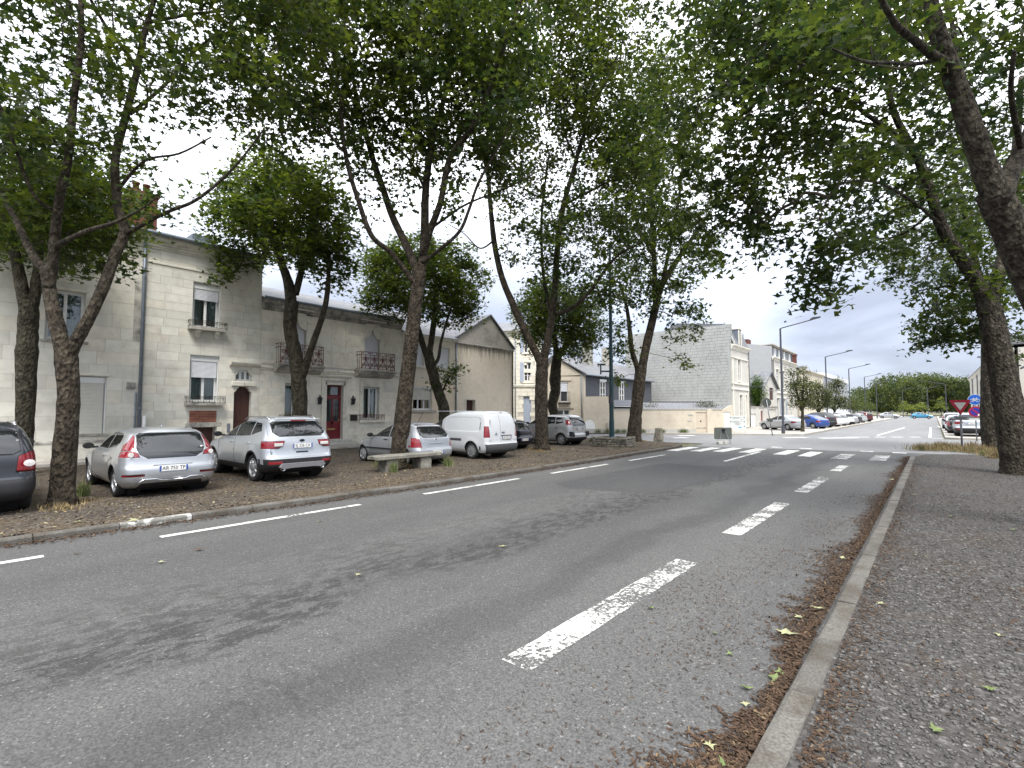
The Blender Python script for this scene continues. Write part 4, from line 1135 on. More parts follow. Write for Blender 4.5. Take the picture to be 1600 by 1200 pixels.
q = MB(); q.prism([(ga - .25, 4.62), (gm, 6.62), (gb + .25, 4.62), (gb + .25, 4.78), (gm, 6.8), (ga - .25, 4.78)], -8.2, .3, 'x'); q.build('roof', slate_mat, gh, fix=True)
MB().box(0, .08, ga, gb, 2.35, 2.5).build('ledge', dirty_trim, gh)
q = MB(); cells(q, yg(1171), ga, 0, 2.25, [(yg(1187.5), yg(1191.2), .1, 1.9), (yg(1172), yg(1180), .1, 1.6)], -.25, 0)
q.build('yard_wall', far_white, gh)
MB().box(-.3, .06, yg(1171), yg(1181), 2.25, 2.4).box(-.3, .06, yg(1184), ga, 2.25, 2.4).build('yard_coping', dirty_trim, gh)
MB().box(-.15, -.1, yg(1187.5), yg(1191.2), .1, 1.9).build('red_door', door_red, gh)
MB().box(-.15, -.1, yg(1172), yg(1180), .1, 1.6).build('gate', white_frame, gh)

# ---- tall grey-sided house
TU = -15.6; tv = PU(1206.5, 600, TU).y
th = thing('tall_house', 'tall white house with a plain grey side wall and flat attic storey', 'house', (TU, tv, 0))
def yt(px): return PU(px, 600, TU).y - tv
TL = yt(1245); zt = 8.7
wt = []
for a, b in ((1212.5, 1217), (1222, 1226.5), (1233, 1237)):
    wt += [(yt(a), yt(b), 1.0, 3.6), (yt(a), yt(b), 5.0, 7.4)]
cells(MB(), 0, TL, 0, zt, wt, -.35, 0).build('wall', far_white, th)
MB().box(-12, -.6, .3, TL, 0, zt).build('rear_mass', far_white, th)
for i, w in enumerate(wt): far_window(th, *w, sur=trim_mat, shutter=blue_paint if i in (0, 2) else None)
MB().prism([(-12, 0), (0, 0), (0, 10.2), (-3.2, 10.8), (-3.3, 12.1), (-6.6, 12.1), (-6.6, 9.6), (-12, 9.6)], -.02, .32, 'y').build('side_wall', grey_wall, th, fix=True)
moulding('cornice', th, [(x, z + zt - .3) for x, z in CORNICE], .33, TL, trim_mat)
moulding('belt_course', th, [(0, 4.2), (.12, 4.24), (.12, 4.4), (0, 4.44)], .33, TL, trim_mat)
at_ = MB().box(-9, -.5, .33, TL, zt + .2, zt + 1.75).build('attic', slate_clad, th)
for i, px in enumerate((1214, 1221, 1229, 1237)):
    w = far_window(at_, yt(px) - .6, yt(px) + .7, zt + .45, zt + 1.6, x=-.48, cross=False, name='attic_window')
    MB().box(-.48, -.42, yt(px) + .9, yt(px) + 1.9, zt + .4, zt + 1.65).build('panel', white_frame, at_)
MB().box(-9.2, .1, .33, TL + .1, zt + 1.75, zt + 1.92).build('roof', far_white, th)
MB().box(-3.6, -6.4, -.1, .5, 12.1, 12.3).build('chimney_cap', concrete, th)
for y in (1.8, 2.6): MB().box(-4, -3.2, y, y + .6, zt + 1.9, zt + 2.9).build('chimney', tile_red, th)
MB().lathe([(.16, 0), (.13, .6), (.17, .62)], 10, (-5, .2, 12.3)).build('chimney_pot', tile_red, th)
pipe(th, [(.1, .5, zt), (.1, .5, .2)], .06, gutter_dark, clips=False)

# ---- cream terrace, modern block
cu = -15.4; cv = PU(1250, 600, cu).y
cr = thing('cream_house', 'cream house with dark flat roof and tall red chimney, behind the street trees', 'house', (cu, cv, 0))
def yc(px): return PU(px, 600, cu).y - cv
CL = yc(1286); zz = 8.1
wc = []
for i, px in enumerate((1255, 1263, 1271, 1279)):
    wc += [(yc(px), yc(px) + 1.2, 1.0, 3.2), (yc(px), yc(px) + 1.2, 4.6, 6.8)]
cells(MB(), 0, CL, 0, zz, wc, -.35, 0).build('wall', cream_wall, cr)
MB().box(-9, -.6, 0, CL, 0, zz).build('rear_mass', cream_wall, cr)
for w in wc: far_window(cr, *w, sur=trim_mat)
moulding('cornice', cr, [(x * 1.2, z + zz - .2) for x, z in CORNICE], 0, CL, cream_wall)
MB().prism([(.2, zz + .3), (-4, zz + 1.6), (-8, zz + .3)], 0, CL, 'y').build('roof', slate_mat, cr, fix=True)
for y, h, m, w in ((1.0, 1.6, dirty_trim, 1.0), (yc(1266), 2.6, tile_red, .9), (yc(1280), 1.2, dirty_trim, 1.2)):
    c = MB().box(-3, -2, y, y + w, zz + .5, zz + .5 + h).box(-3.1, -1.9, y - .1, y + w + .1, zz + .5 + h, zz + .75 + h).build('chimney', m, cr)
mu = -16.5; mv = PU(1287, 600, mu).y
mo = thing('office_block', 'long white modern block with grey vertical cladding, farthest on the left', 'building', (mu, mv, 0))
ML = min(PU(1325, 600, mu).y - mv, 95)
MB().box(-12, -.3, 0, ML, 0, 8.8).build('wall', M('office_white', (.62, .64, .66), .8, .05, 1), mo)
MB().box(-12, .1, 0, ML, 8.8, 9.6).build('parapet', MATS['office_white'], mo)
n = int(ML / 1.6)
for i in range(n):
    y = i * ML / n
    MB().box(-.3, 0, y, y + .35, 4.2, 8.8).build('fin', M('office_grey', (.36, .38, .42), .6, .05, 2), mo)
MB().box(-.29, -.2, .2, ML - .2, 4.4, 8.6).build('glazing', pane_dark, mo)

# ---- right-hand terrace
ru = 5.4
rt = thing('white_terrace', 'white two-storey terrace with slate roof and dormers, beyond the right-hand plane trees', 'house', (ru, 62, 0), math.pi)
# local frame turned round: facade looks towards -x, y runs back towards the camera
RL0, RL1 = -68.0, -2.0
wr = []
for k in range(9):
    y = -64 + k * 6.9
    wr += [(y, y + 1.3, 1.0, 3.4), (y, y + 1.3, 4.7, 6.7)]
cells(MB(), RL0, RL1, 0, 7.7, wr, -.35, 0).build('wall', far_white, rt)
MB().box(-9, -.6, RL0, RL1, 0, 7.7).build('rear_mass', far_white, rt)
for w in wr: far_window(rt, *w, sur=trim_mat)
moulding('cornice', rt, [(x, z + 7.5) for x, z in CORNICE], RL0, RL1, trim_mat)
MB().prism([(.4, 8.0), (-4.5, 11.2), (-9.4, 8.0)], RL0, RL1, 'y').build('roof', slate_mat, rt, fix=True)
for y in (-38, -26, -14):
    d = MB().box(-1.8, -.05, y - .6, y + .6, 8.0, 9.8).build('dormer', far_white, rt)
    MB().box(-.05, -.03, y - .4, y + .4, 8.3, 9.5).build('dormer_pane', pane_dark, d)
    MB().box(-2, .3, y - .85, y + .85, 9.8, 9.95).build('dormer_roof', zinc_mat, d)
for y in (-58, -45, -32, -19, -6): pipe(rt, [(.1, y, 7.6), (.1, y, .2)], .07, gutter_dark, clips=False)
rb = thing('rendered_house', 'brown-roofed rendered house at the right edge behind the nearest plane trunk', 'house', (6.2, 46, 0), math.pi)
MB().box(-10, 0, -13.5, -.5, 0, 5.6).build('wall', cream_wall, rb)
MB().prism([(.5, 5.5), (-5, 9.2), (-10.5, 5.5)], -13.6, -.4, 'y').build('roof', M('brown_tiles', (.14, .10, .085), .9, .2, 6, bump=.02), rb, fix=True)
MB().tube([(.5, -13.6, 5.5), (.5, -.4, 5.5)], .09, 8).build('gutter', gutter_dark, rb)
for k in range(3): far_window(rb, -12.3 + k * 4, -11.1 + k * 4, 1.1, 3.1, x=.02, sur=trim_mat)
# ------------------------------------------------------------------ cars; local frame: rear bumper at x = 0, nose at x = L, wheels on z = 0
def car_paint(name, col, metal=.55, rough=.32):
    return M(name, col, rough, .02, 2, metal=metal, spec=.5, coat=.7)
car_glass = M('car_glass', (.012, .014, .015), .012, .2, 3, spec=1.0)
car_rubber = M('car_rubber', (.012, .012, .012), .75, .2, 12)
tyre_mat = M('tyre', (.016, .016, .016), .85, .2, 20, bump=.01)
plastic = M('black_plastic', (.016, .016, .018), .6, .15, 20, bump=.004, bscale=200)
rim_mat = M('alloy_rim', (.42, .43, .45), .35, .08, 10, metal=.7)
rim_dark = M('alloy_rim_dark', (.10, .10, .11), .4, .1, 10, metal=.6)
red_lens = M('red_lens', (.21, .008, .014), .12, .12, 30, coat=1.0)
clear_lens = M('clear_lens', (.62, .60, .58), .12, .2, 40, coat=1.0)
plate_white = M('plate_white', (.70, .70, .68), .5, .04, 8)
plate_blue = M('plate_blue', (.03, .07, .30), .5, .04, 8)
chrome = M('chrome', (.62, .63, .65), .15, .05, 6, metal=1.0)
under_mat = M('underbody', (.010, .010, .010), .9, .2, 6)

def pchip(xs, ys, x):
    xs, ys = np.asarray(xs, float), np.asarray(ys, float); h = np.diff(xs); d = np.diff(ys) / h
    m = np.zeros(len(xs)); m[0], m[-1] = d[0], d[-1]
    for i in range(1, len(xs) - 1):
        m[i] = 0 if d[i - 1] * d[i] <= 0 else 2 * d[i - 1] * d[i] / (d[i - 1] + d[i])
    k = np.clip(np.searchsorted(xs, x) - 1, 0, len(h) - 1); t = (x - xs[k]) / h[k]
    return (2 * t**3 - 3 * t**2 + 1) * ys[k] + (t**3 - 2 * t**2 + t) * h[k] * m[k] + (-2 * t**3 + 3 * t**2) * ys[k + 1] + (t**3 - t**2) * h[k] * m[k + 1]

def car_shell(rows, ax, wr, sub=3, nside=44, bulge=.02):
    """horizontal outlines stacked from sill to roof; row = (z, rear x, nose x, half width, rear corner x/y, front corner x/y)"""
    R = np.array([r if len(r) == 8 else (*r, .30, .24, .75, .40) for r in rows], float)
    zs = R[:, 0]; zz = np.concatenate([np.linspace(zs[i], zs[i + 1], sub, endpoint=False) for i in range(len(zs) - 1)] + [zs[-1:]])
    C = [pchip(zs, R[:, k], zz) for k in range(1, 8)]
    nf, nc = 7, 7
    loops = []
    for i, z in enumerate(zz):
        xr, xf, w, rx, ry, fx, fy = [c[i] for c in C]
        L = xf - xr; rx = min(rx, L * .3); fx = min(fx, L * .55); ry = min(ry, w * .8); fy = min(fy, w * .9)
        half = []
        for t in np.linspace(0, 1, nf, endpoint=False): half.append((xr + .05 * ((w - ry) * t / max(w, .01))**2, (w - ry) * t))
        x0 = xr + .05 * ((w - ry) / max(w, .01))**2
        for t in np.linspace(0, 1, nc, endpoint=False):
            q = t * math.pi / 2; half.append((x0 + rx * (1 - math.cos(q)), w - ry + ry * math.sin(q)))
        x1 = xf - .10 * ((w - fy) / max(w, .01))**2
        for t in np.linspace(0, 1, nside, endpoint=False): half.append((x0 + rx + (x1 - fx - x0 - rx) * t, w))
        for t in np.linspace(0, 1, nc, endpoint=False):
            q = t * math.pi / 2; half.append((x1 - fx + fx * math.sin(q), w - fy + fy * math.cos(q)))
        for t in np.linspace(0, 1, nf): half.append((xf - .10 * ((w - fy) * (1 - t) / max(w, .01))**2, (w - fy) * (1 - t)))
        pts = []
        for x, y in half:
            for a in ax:
                d = math.hypot(x - a, z - wr)
                if y > w * .9: y += bulge * math.exp(-((d - wr * 1.2) / .11)**2) * (1 if z < 2.6 * wr else 0)
            pts.append((x, y, z))
        full = pts + [(x, -y, z) for x, y, z in reversed(pts[1:-1])]
        loops.append(full)
    bm = bmesh.new(); vv = [[bm.verts.new(p) for p in lp] for lp in loops]; n = len(loops[0])
    for a, b in zip(vv, vv[1:]):
        for j in range(n):
            try: bm.faces.new((a[j], b[j], b[(j + 1) % n], a[(j + 1) % n]))
            except ValueError: pass
    f = bm.faces.new(vv[0]); f.material_index = 2
    bm.faces.new(list(reversed(vv[-1])))
    bmesh.ops.recalc_face_normals(bm, faces=bm.faces)
    for f in bm.faces: f.smooth = True
    return bm

def in_poly(p, poly):
    c = False; n = len(poly); x, y = p
    for i in range(n):
        x1, y1 = poly[i]; x2, y2 = poly[(i + 1) % n]
        if (y1 > y) != (y2 > y) and x < (x2 - x1) * (y - y1) / (y2 - y1) + x1: c = not c
    return c
VIEW = {'side': lambda c: (c[0], c[2]), 'end': lambda c: (c[1], c[2]), 'top': lambda c: (c[0], c[1])}
def cut(bm, poly, view, ok):
    """knife the outline of a convex polygon (seen along one axis) into the shell; returns the faces inside"""
    pr = VIEW[view]
    lo = (min(p[0] for p in poly), min(p[1] for p in poly)); hi = (max(p[0] for p in poly), max(p[1] for p in poly))
    n = len(poly)
    def cand():
        out = []
        for f in bm.faces:
            if not ok(f): continue
            ps = [pr(v.co) for v in f.verts]
            if max(p[0] for p in ps) < lo[0] - 1e-4 or min(p[0] for p in ps) > hi[0] + 1e-4 or max(p[1] for p in ps) < lo[1] - 1e-4 or min(p[1] for p in ps) > hi[1] + 1e-4: continue
            out.append(f)
        return out
    fs = cand()
    for i in range(n):
        a, b = poly[i], poly[(i + 1) % n]; d = (b[0] - a[0], b[1] - a[1]); no2 = (-d[1], d[0])
        if view == 'side': co, no = (a[0], 0, a[1]), (no2[0], 0, no2[1])
        elif view == 'end': co, no = (0, a[0], a[1]), (0, no2[0], no2[1])
        else: co, no = (a[0], a[1], 0), (no2[0], no2[1], 0)
        if not fs: break
        es = list({e for f in fs for e in f.edges}); vs = list({v for f in fs for v in f.verts})
        r = bmesh.ops.bisect_plane(bm, geom=vs + es + fs, plane_co=co, plane_no=no, dist=1e-5)
        fs = list({g for g in r['geom'] if isinstance(g, bmesh.types.BMFace)})
    bm.faces.index_update()
    return [f for f in fs if f.is_valid and ok(f) and in_poly(pr(f.calc_center_median()), poly)]
def take(bm, faces, name, mats, parent, inset=.012, depth=-.006, ring=1, smooth=True, thick=None):
    """lift faces off the shell as a part of their own, leaving a dark seal round them"""
    if not faces: return None
    if inset:
        r = bmesh.ops.inset_region(bm, faces=faces, thickness=inset, depth=depth, use_even_offset=False, use_boundary=True)
        for f in r['faces']: f.material_index = ring
    nb = bmesh.new(); mp = {}
    for f in faces:
        for v in f.verts:
            if v not in mp: mp[v] = nb.verts.new(v.co)
    for f in faces:
        try: g = nb.faces.new([mp[v] for v in f.verts]); g.smooth = smooth
        except ValueError: pass
    me = bpy.data.meshes.new(name); nb.to_mesh(me); nb.free()
    for m in (mats if isinstance(mats, (list, tuple)) else [mats]): me.materials.append(m)
    bmesh.ops.delete(bm, geom=faces, context='FACES')
    return link(bpy.data.objects.new(name, me), parent)

_WH = {}
def wheel(parent, x, y, r, w, style, rim):
    """wheel > tyre, rim; one mesh per size and style"""
    key = (round(r, 3), w, style, rim.name)
    if key not in _WH:
        n = 28
        t = MB(); ri = r * .70
        t.lathe([(ri, -w / 2 + .01), (r * .9, -w / 2), (r * .975, -w / 2 + .02), (r, -w / 2 + .05), (r, w / 2 - .05), (r * .975, w / 2 - .02), (r * .9, w / 2), (ri, w / 2 - .01), (ri * .96, w / 2 - .03)], n, axis='y')
        tm = t.mesh('tyre', tyre_mat, True)
        q = MB(); o = w / 2 - .015
        q.lathe([(ri * .98, o), (ri * .93, o + .004), (ri * .9, o - .03), (ri * .86, -w * .3)], n, axis='y')
        q.cur = 1; q.lathe([(ri * .95, o - .07), (0.001, o - .075)], n, axis='y'); q.cur = 0
        ns = {'five': 5, 'multi': 10, 'cap': 8, 'seven': 7}[style]
        for k in range(ns):
            a = 2 * math.pi * k / ns + .2; hw = {'five': .055, 'multi': .022, 'cap': .045, 'seven': .035}[style] * r / .32
            c, s = math.cos(a), math.sin(a)
            def pt(rad, off, yy): return (rad * c - off * s, yy, rad * s + off * c)
            ra, rb_ = ri * .12, ri * .93
            tw = .6 if style != 'five' else .75
            vs = [pt(ra, -hw * 1.3, o + .005), pt(ra, hw * 1.3, o + .005), pt(rb_, hw * tw, o - .012), pt(rb_, -hw * tw, o - .012),
                  pt(ra, -hw * 1.6, o - .05), pt(ra, hw * 1.6, o - .05), pt(rb_, hw, o - .06), pt(rb_, -hw, o - .06)]
            q.add(vs, [(0, 1, 2, 3), (0, 3, 7, 4), (1, 5, 6, 2), (4, 7, 6, 5)])
        q.lathe([(ri * .24, o - .03), (ri * .22, o + .008), (ri * .1, o + .014), (.001, o + .014)], 14, axis='y')
        rm = q.mesh('rim', [rim, under_mat], False)
        _WH[key] = (tm, rm)
    tm, rm = _WH[key]
    e = bpy.data.objects.new('wheel', None); e.empty_display_size = .1; link(e, parent); e.location = (x, y, r)
    if y < 0: e.rotation_euler = (0, 0, math.pi)
    link(bpy.data.objects.new('tyre', tm), e); link(bpy.data.objects.new('rim', rm), e)
    return e
def rounded(x0, x1, z0, z1, r, n=3):
    out = []
    for cx, cz, a0 in ((x1 - r, z0 + r, -90), (x1 - r, z1 - r, 0), (x0 + r, z1 - r, 90), (x0 + r, z0 + r, 180)):
        for k in range(n + 1):
            a = math.radians(a0 + 90 * k / n); out.append((cx + r * math.cos(a), cz + r * math.sin(a)))
    return out
def plate(parent, x, z, text, w=.52, h=.11, y=0.0, tilt=0.0):
    p = MB().box(-.012, 0, -w / 2, w / 2, -h / 2, h / 2).build('number_plate', plate_white, parent); p.location = (x, y, z); p.rotation_euler = (0, tilt, 0)
    MB().box(-.0135, -.0121, -w / 2, -w / 2 + .034, -h / 2, h / 2).box(-.0135, -.0121, w / 2 - .034, w / 2, -h / 2, h / 2).build('plate_band', plate_blue, p)
    if text: text_obj('plate_text', text, h * .98, black_mat, p, (-.0145, 0, -.002), (math.pi / 2, 0, -math.pi / 2), .0005, sx=.88)
    return p
def car(name, label, spec, paint, loc, rz, detail=True, plate_text=None, group=None, rim=None):
    L = spec['L']; ax = spec['ax']; wr = spec['wr']; rows = spec['rows']
    root = thing(name, label, spec.get('cat', 'car'), loc, rz, group)
    bm = car_shell(rows, ax, wr, sub=3 if detail else 2, nside=44 if detail else 26, bulge=spec.get('bulge', .018))
    wmax = max(r[3] for r in rows)
    tr = spec.get('trim', plastic)
    mats = [paint, car_rubber, under_mat, tr]
    side = {s: (lambda f, s=s: f.calc_center_median().y * s > .3 and abs(f.normal.y) > .25) for s in (1, -1)}
    rear = lambda f: f.normal.x < -.12 and f.calc_center_median().x < L * .42
    front = lambda f: f.normal.x > .10 and f.calc_center_median().x > L * .4
    # wheel arches
    for s in (1, -1):
        for a in ax:
            R = wr * spec.get('arch', 1.14); poly = [(a + R * math.cos(t), wr * 1.02 + R * math.sin(t)) for t in np.linspace(0, 2 * math.pi, 17)[:-1]]
            fs = cut(bm, poly, 'side', lambda f, s=s: f.calc_center_median().y * s > wmax * .55)
            fs = [f for f in fs]
            be = [e for e in {e for f in fs for e in f.edges} if len([f for f in e.link_faces if f in set(fs)]) == 1]
            keep = [tuple(sorted((v.co.to_tuple(5) for v in e.verts))) for e in be]
            bmesh.ops.delete(bm, geom=fs, context='FACES')
            ks = set(keep)
            be = [e for e in bm.edges if e.is_boundary and tuple(sorted((v.co.to_tuple(5) for v in e.verts))) in ks]
            r = bmesh.ops.extrude_edge_only(bm, edges=be)
            for g in r['geom']:
                if isinstance(g, bmesh.types.BMVert): g.co.y -= s * .16
                elif isinstance(g, bmesh.types.BMFace): g.material_index = 2
    parts = []
    T = lambda *a, **k: take(bm, *a, **k)
    if spec.get('arch_trim'):
        for s in (1, -1):
            for a in ax:
                R = wr * (spec.get('arch', 1.14) + .13); poly = [(a + R * math.cos(t), wr * 1.02 + R * math.sin(t)) for t in np.linspace(-.35, math.pi + .35, 14)]
                for f in cut(bm, poly, 'side', lambda f, s=s: f.calc_center_median().y * s > wmax * .55): f.material_index = 3 if f.material_index == 0 else f.material_index
    for poly in spec.get('sill', []):
        for s in (1, -1):
            for f in cut(bm, poly, 'side', lambda f, s=s: f.calc_center_median().y * s > .2):
                if f.material_index == 0: f.material_index = 3
    for poly in spec.get('rear_trim', []):
        for f in cut(bm, poly, 'end', rear):
            if f.material_index == 0: f.material_index = 3
    # glass
    for s in (1, -1):
        for poly in spec['side_win']: T(cut(bm, poly, 'side', side[s]), 'side_window', car_glass, root)
    if spec.get('rear_win'):
        for poly in spec['rear_win']: T(cut(bm, poly, 'end', rear), 'rear_window', car_glass, root)
    T(cut(bm, spec['screen'], 'end', lambda f: f.normal.x > .10 and f.normal.z > .1 and f.calc_center_median().x > L * .4), 'windscreen', car_glass, root)
    # lamps
    for s in (1, -1):
        for poly, m in spec['tail']:
            T(cut(bm, [(y * s, z) for y, z in poly][::s], 'end', lambda f, s=s: f.normal.x < -.05 and f.calc_center_median().x < L * .3 and f.calc_center_median().y * s > 0), 'tail_light', m, root, inset=.006, depth=-.002)
        for poly, m in spec.get('tail_side', []):
            T(cut(bm, poly, 'side', lambda f, s=s: f.calc_center_median().y * s > .35), 'tail_light', m, root, inset=.006, depth=-.002)
        T(cut(bm, [(y * s, z) for y, z in spec['head']][::s], 'end', lambda f, s=s: f.normal.x > .02 and f.calc_center_median().x > L * .6 and f.calc_center_median().y * s > 0), 'headlight', clear_lens, root, inset=.006, depth=-.002)
    # doors and tailgate
    if detail:
        for s in (1, -1):
            for poly in spec.get('doors', []):
                fs = [f for f in cut(bm, poly, 'side', side[s]) if f.material_index in (0, 3)]
                d = T(fs, 'door', paint, root, inset=.006, depth=-.004)
                if d is None: continue
                bx = min(p[0] for p in poly); hz = spec['handle_z']; w_ = pchip([r[0] for r in rows], [r[3] for r in rows], np.array([hz]))[0]
                hd = MB(); hd.box(bx + .07, bx + .26, s * (w_ - .01), s * (w_ + .028), hz - .016, hz + .016); hd.build('door_handle', spec.get('handle', paint), d, bevel=.008)
        if spec.get('gate'):
            fs = [f for f in cut(bm, spec['gate'], 'end', rear) if f.material_index in (0, 3)]
            T(fs, spec.get('gate_name', 'tailgate'), paint, root, inset=.006, depth=-.004)
        for poly in spec.get('gate2', []):
            T([f for f in cut(bm, poly, 'end', rear) if f.material_index in (0, 3)], 'rear_door', paint, root, inset=.006, depth=-.004)
        for s in (1, -1):
            for poly in spec.get('press', []):
                fs = [f for f in cut(bm, poly, 'side', side[s]) if f.material_index == 0]
                T(fs, 'side_panel', paint, root, inset=.02, depth=-.012, ring=0)
    me = bpy.data.meshes.new('body'); bm.to_mesh(me); bm.free()
    for m in mats: me.materials.append(m)
    body = link(bpy.data.objects.new('body', me), root)
    # wheels and wells
    for i, a in enumerate(ax):
        for s in (1, -1):
            wheel(root, a, s * (wmax - .125), wr, .205, spec.get('wheel', 'five'), rim or spec.get('rim', rim_mat))
            q = MB(); q.lathe([(wr * 1.17, -.1), (wr * 1.17, .13), (.001, .13)], 20, (a, 0, wr * 1.02), 'y')
            q.v = [(x, s * (wmax - .30) - s * y, z) for x, y, z in q.v]
            q.build('wheel_well', under_mat, root)
    z0 = rows[0][0]
    MB().box(.35, L - .35, -wmax * .62, wmax * .62, z0 - .05, z0 + .02).build('underbody', under_mat, root)
    # mirrors
    if spec.get('mirror'):
        mx, mz, my = spec['mirror']
        for s in (1, -1):
            q = MB(); n = 10
            vs = []; fs = []
            for ix, sc_ in ((-.075, .8), (-.03, 1.0), (.04, .92), (.1, .5)):
                for k in range(n):
                    t = 2 * math.pi * k / n; vs.append((mx + ix, s * (my + .14 + .11 * sc_ * math.cos(t)), mz + .075 * sc_ * math.sin(t)))
            for r in range(3):
                for k in range(n): fs.append((r * n + k, r * n + (k + 1) % n, (r + 1) * n + (k + 1) % n, (r + 1) * n + k))
            fs += [tuple(range(n)), tuple(range(4 * n - 1, 3 * n - 1, -1))]
            q.add(vs, fs); q.box(mx - .02, mx + .05, s * (my - .06), s * (my + .08), mz - .06, mz - .02)
            q.build('mirror', spec.get('mirror_mat', paint), root, smooth=False, fix=True)
    if plate_text is not None and spec.get('plate'):
        x, z, tl = spec['plate'][:3]; plate(root, x, z, plate_text, y=spec['plate'][3] if len(spec['plate']) > 3 else 0, tilt=tl)
    return root

HATCH3 = dict(L=4.27, ax=(.80, 3.44), wr=.318, arch=1.13, handle_z=.83, wheel='five', bulge=.028,
    rows=[(.20, .22, 4.02, .76), (.27, .10, 4.16, .82), (.36, .03, 4.23, .865), (.50, .0, 4.27, .885), (.60, .005, 4.26, .89), (.68, .05, 4.22, .892), (.78, .075, 4.08, .888), (.85, .085, 3.72, .88), (.92, .10, 3.28, .862, .30, .25, .6, .45), (.985, .13, 3.05, .835, .28, .2, .55, .5),
          (1.08, .185, 2.88, .80, .28, .2, .5, .5), (1.20, .265, 2.64, .745, .28, .2, .5, .5), (1.31, .345, 2.36, .685, .28, .2, .5, .45), (1.385, .45, 2.05, .60, .3, .3, .5, .4), (1.43, .68, 1.70, .44), (1.447, .98, 1.42, .22)],
    side_win=[[(1.63, .99), (2.86, .985), (2.55, 1.18), (2.25, 1.30), (1.63, 1.335)], [(.80, 1.12), (.95, 1.05), (1.55, .99), (1.55, 1.335), (1.10, 1.325), (.86, 1.27)]],
    rear_win=[[(-.63, 1.02), (-.58, .90), (-.44, .81), (.44, .81), (.58, .90), (.63, 1.02), (.60, 1.30), (.54, 1.345), (-.54, 1.345), (-.60, 1.30)]],
    screen=[(-.74, 1.03), (.74, 1.03), (.60, 1.34), (-.60, 1.34)],
    tail=[([(.575, .845), (.90, .845), (.90, .97), (.70, .985), (.60, .93)], red_lens), ([(.655, .99), (.90, .98), (.74, 1.16), (.645, 1.30), (.62, 1.30), (.65, 1.10)], red_lens), ([(.50, .455), (.86, .455), (.86, .505), (.50, .505)], red_lens)],
    head=[(.45, .62), (.86, .68), (.86, .80), (.50, .74)], doors=[[(1.56, .36), (2.96, .36), (2.98, .96), (2.30, 1.345), (1.56, 1.36)]],
    gate=None, plate=(-.004, .60, 0), mirror=(2.78, 1.0, .86), mirror_mat=plastic, rear_trim=[[(-.62, .19), (.62, .19), (.55, .31), (-.55, .31)]])
SUV = dict(L=4.52, ax=(.92, 3.61), wr=.352, arch=1.14, handle_z=.98, wheel='seven', bulge=.03, arch_trim=True,
    rows=[(.26, .22, 4.25, .80), (.34, .08, 4.40, .865), (.48, .0, 4.50, .905), (.60, .01, 4.52, .915), (.70, .06, 4.50, .918), (.82, .08, 4.46, .918), (.94, .09, 4.30, .912), (1.02, .10, 3.85, .90), (1.09, .12, 3.45, .88, .28, .22, .6, .45), (1.16, .15, 3.22, .855, .28, .2, .55, .5),
          (1.26, .21, 3.02, .82, .26, .2, .5, .5), (1.38, .29, 2.76, .77, .26, .2, .5, .5), (1.50, .38, 2.42, .71, .26, .2, .5, .45), (1.59, .46, 2.15, .65, .28, .26, .5, .4), (1.645, .62, 1.80, .52), (1.665, .95, 1.50, .25)],
    side_win=[[(2.16, 1.14), (3.02, 1.12), (2.72, 1.36), (2.50, 1.48), (2.16, 1.53)], [(1.22, 1.18), (2.09, 1.14), (2.09, 1.535), (1.24, 1.525)], [(.62, 1.30), (1.15, 1.19), (1.17, 1.52), (.80, 1.49)]],
    rear_win=[[(-.70, 1.26), (-.55, 1.16), (.55, 1.16), (.70, 1.26), (.665, 1.50), (.60, 1.545), (-.60, 1.545), (-.665, 1.50)]],
    screen=[(-.78, 1.16), (.78, 1.16), (.63, 1.52), (-.63, 1.52)],
    tail=[([(.48, .93), (.60, .86), (.92, .86), (.92, 1.05), (.44, 1.05)], red_lens), ([(.52, .47), (.84, .47), (.84, .55), (.52, .55)], red_lens)],
    head=[(.50, .80), (.90, .84), (.90, .97), (.55, .92)],
    doors=[[(2.12, .42), (3.22, .42), (3.24, 1.10), (2.62, 1.49), (2.12, 1.56)], [(1.02, .98), (1.22, .66), (1.36, .42), (2.10, .42), (2.10, 1.56), (1.19, 1.55), (1.02, 1.20)]],
    gate=[(-.78, .64), (.78, .64), (.80, 1.20), (.70, 1.58), (-.70, 1.58), (-.80, 1.20)], plate=(.052, .92, .04), mirror=(3.02, 1.17, .88), mirror_mat=plastic,
    sill=[[(0, .2), (4.6, .2), (4.6, .47), (0, .47)]], rear_trim=[[(-1, .2), (1, .2), (1, .60), (-1, .60)]])
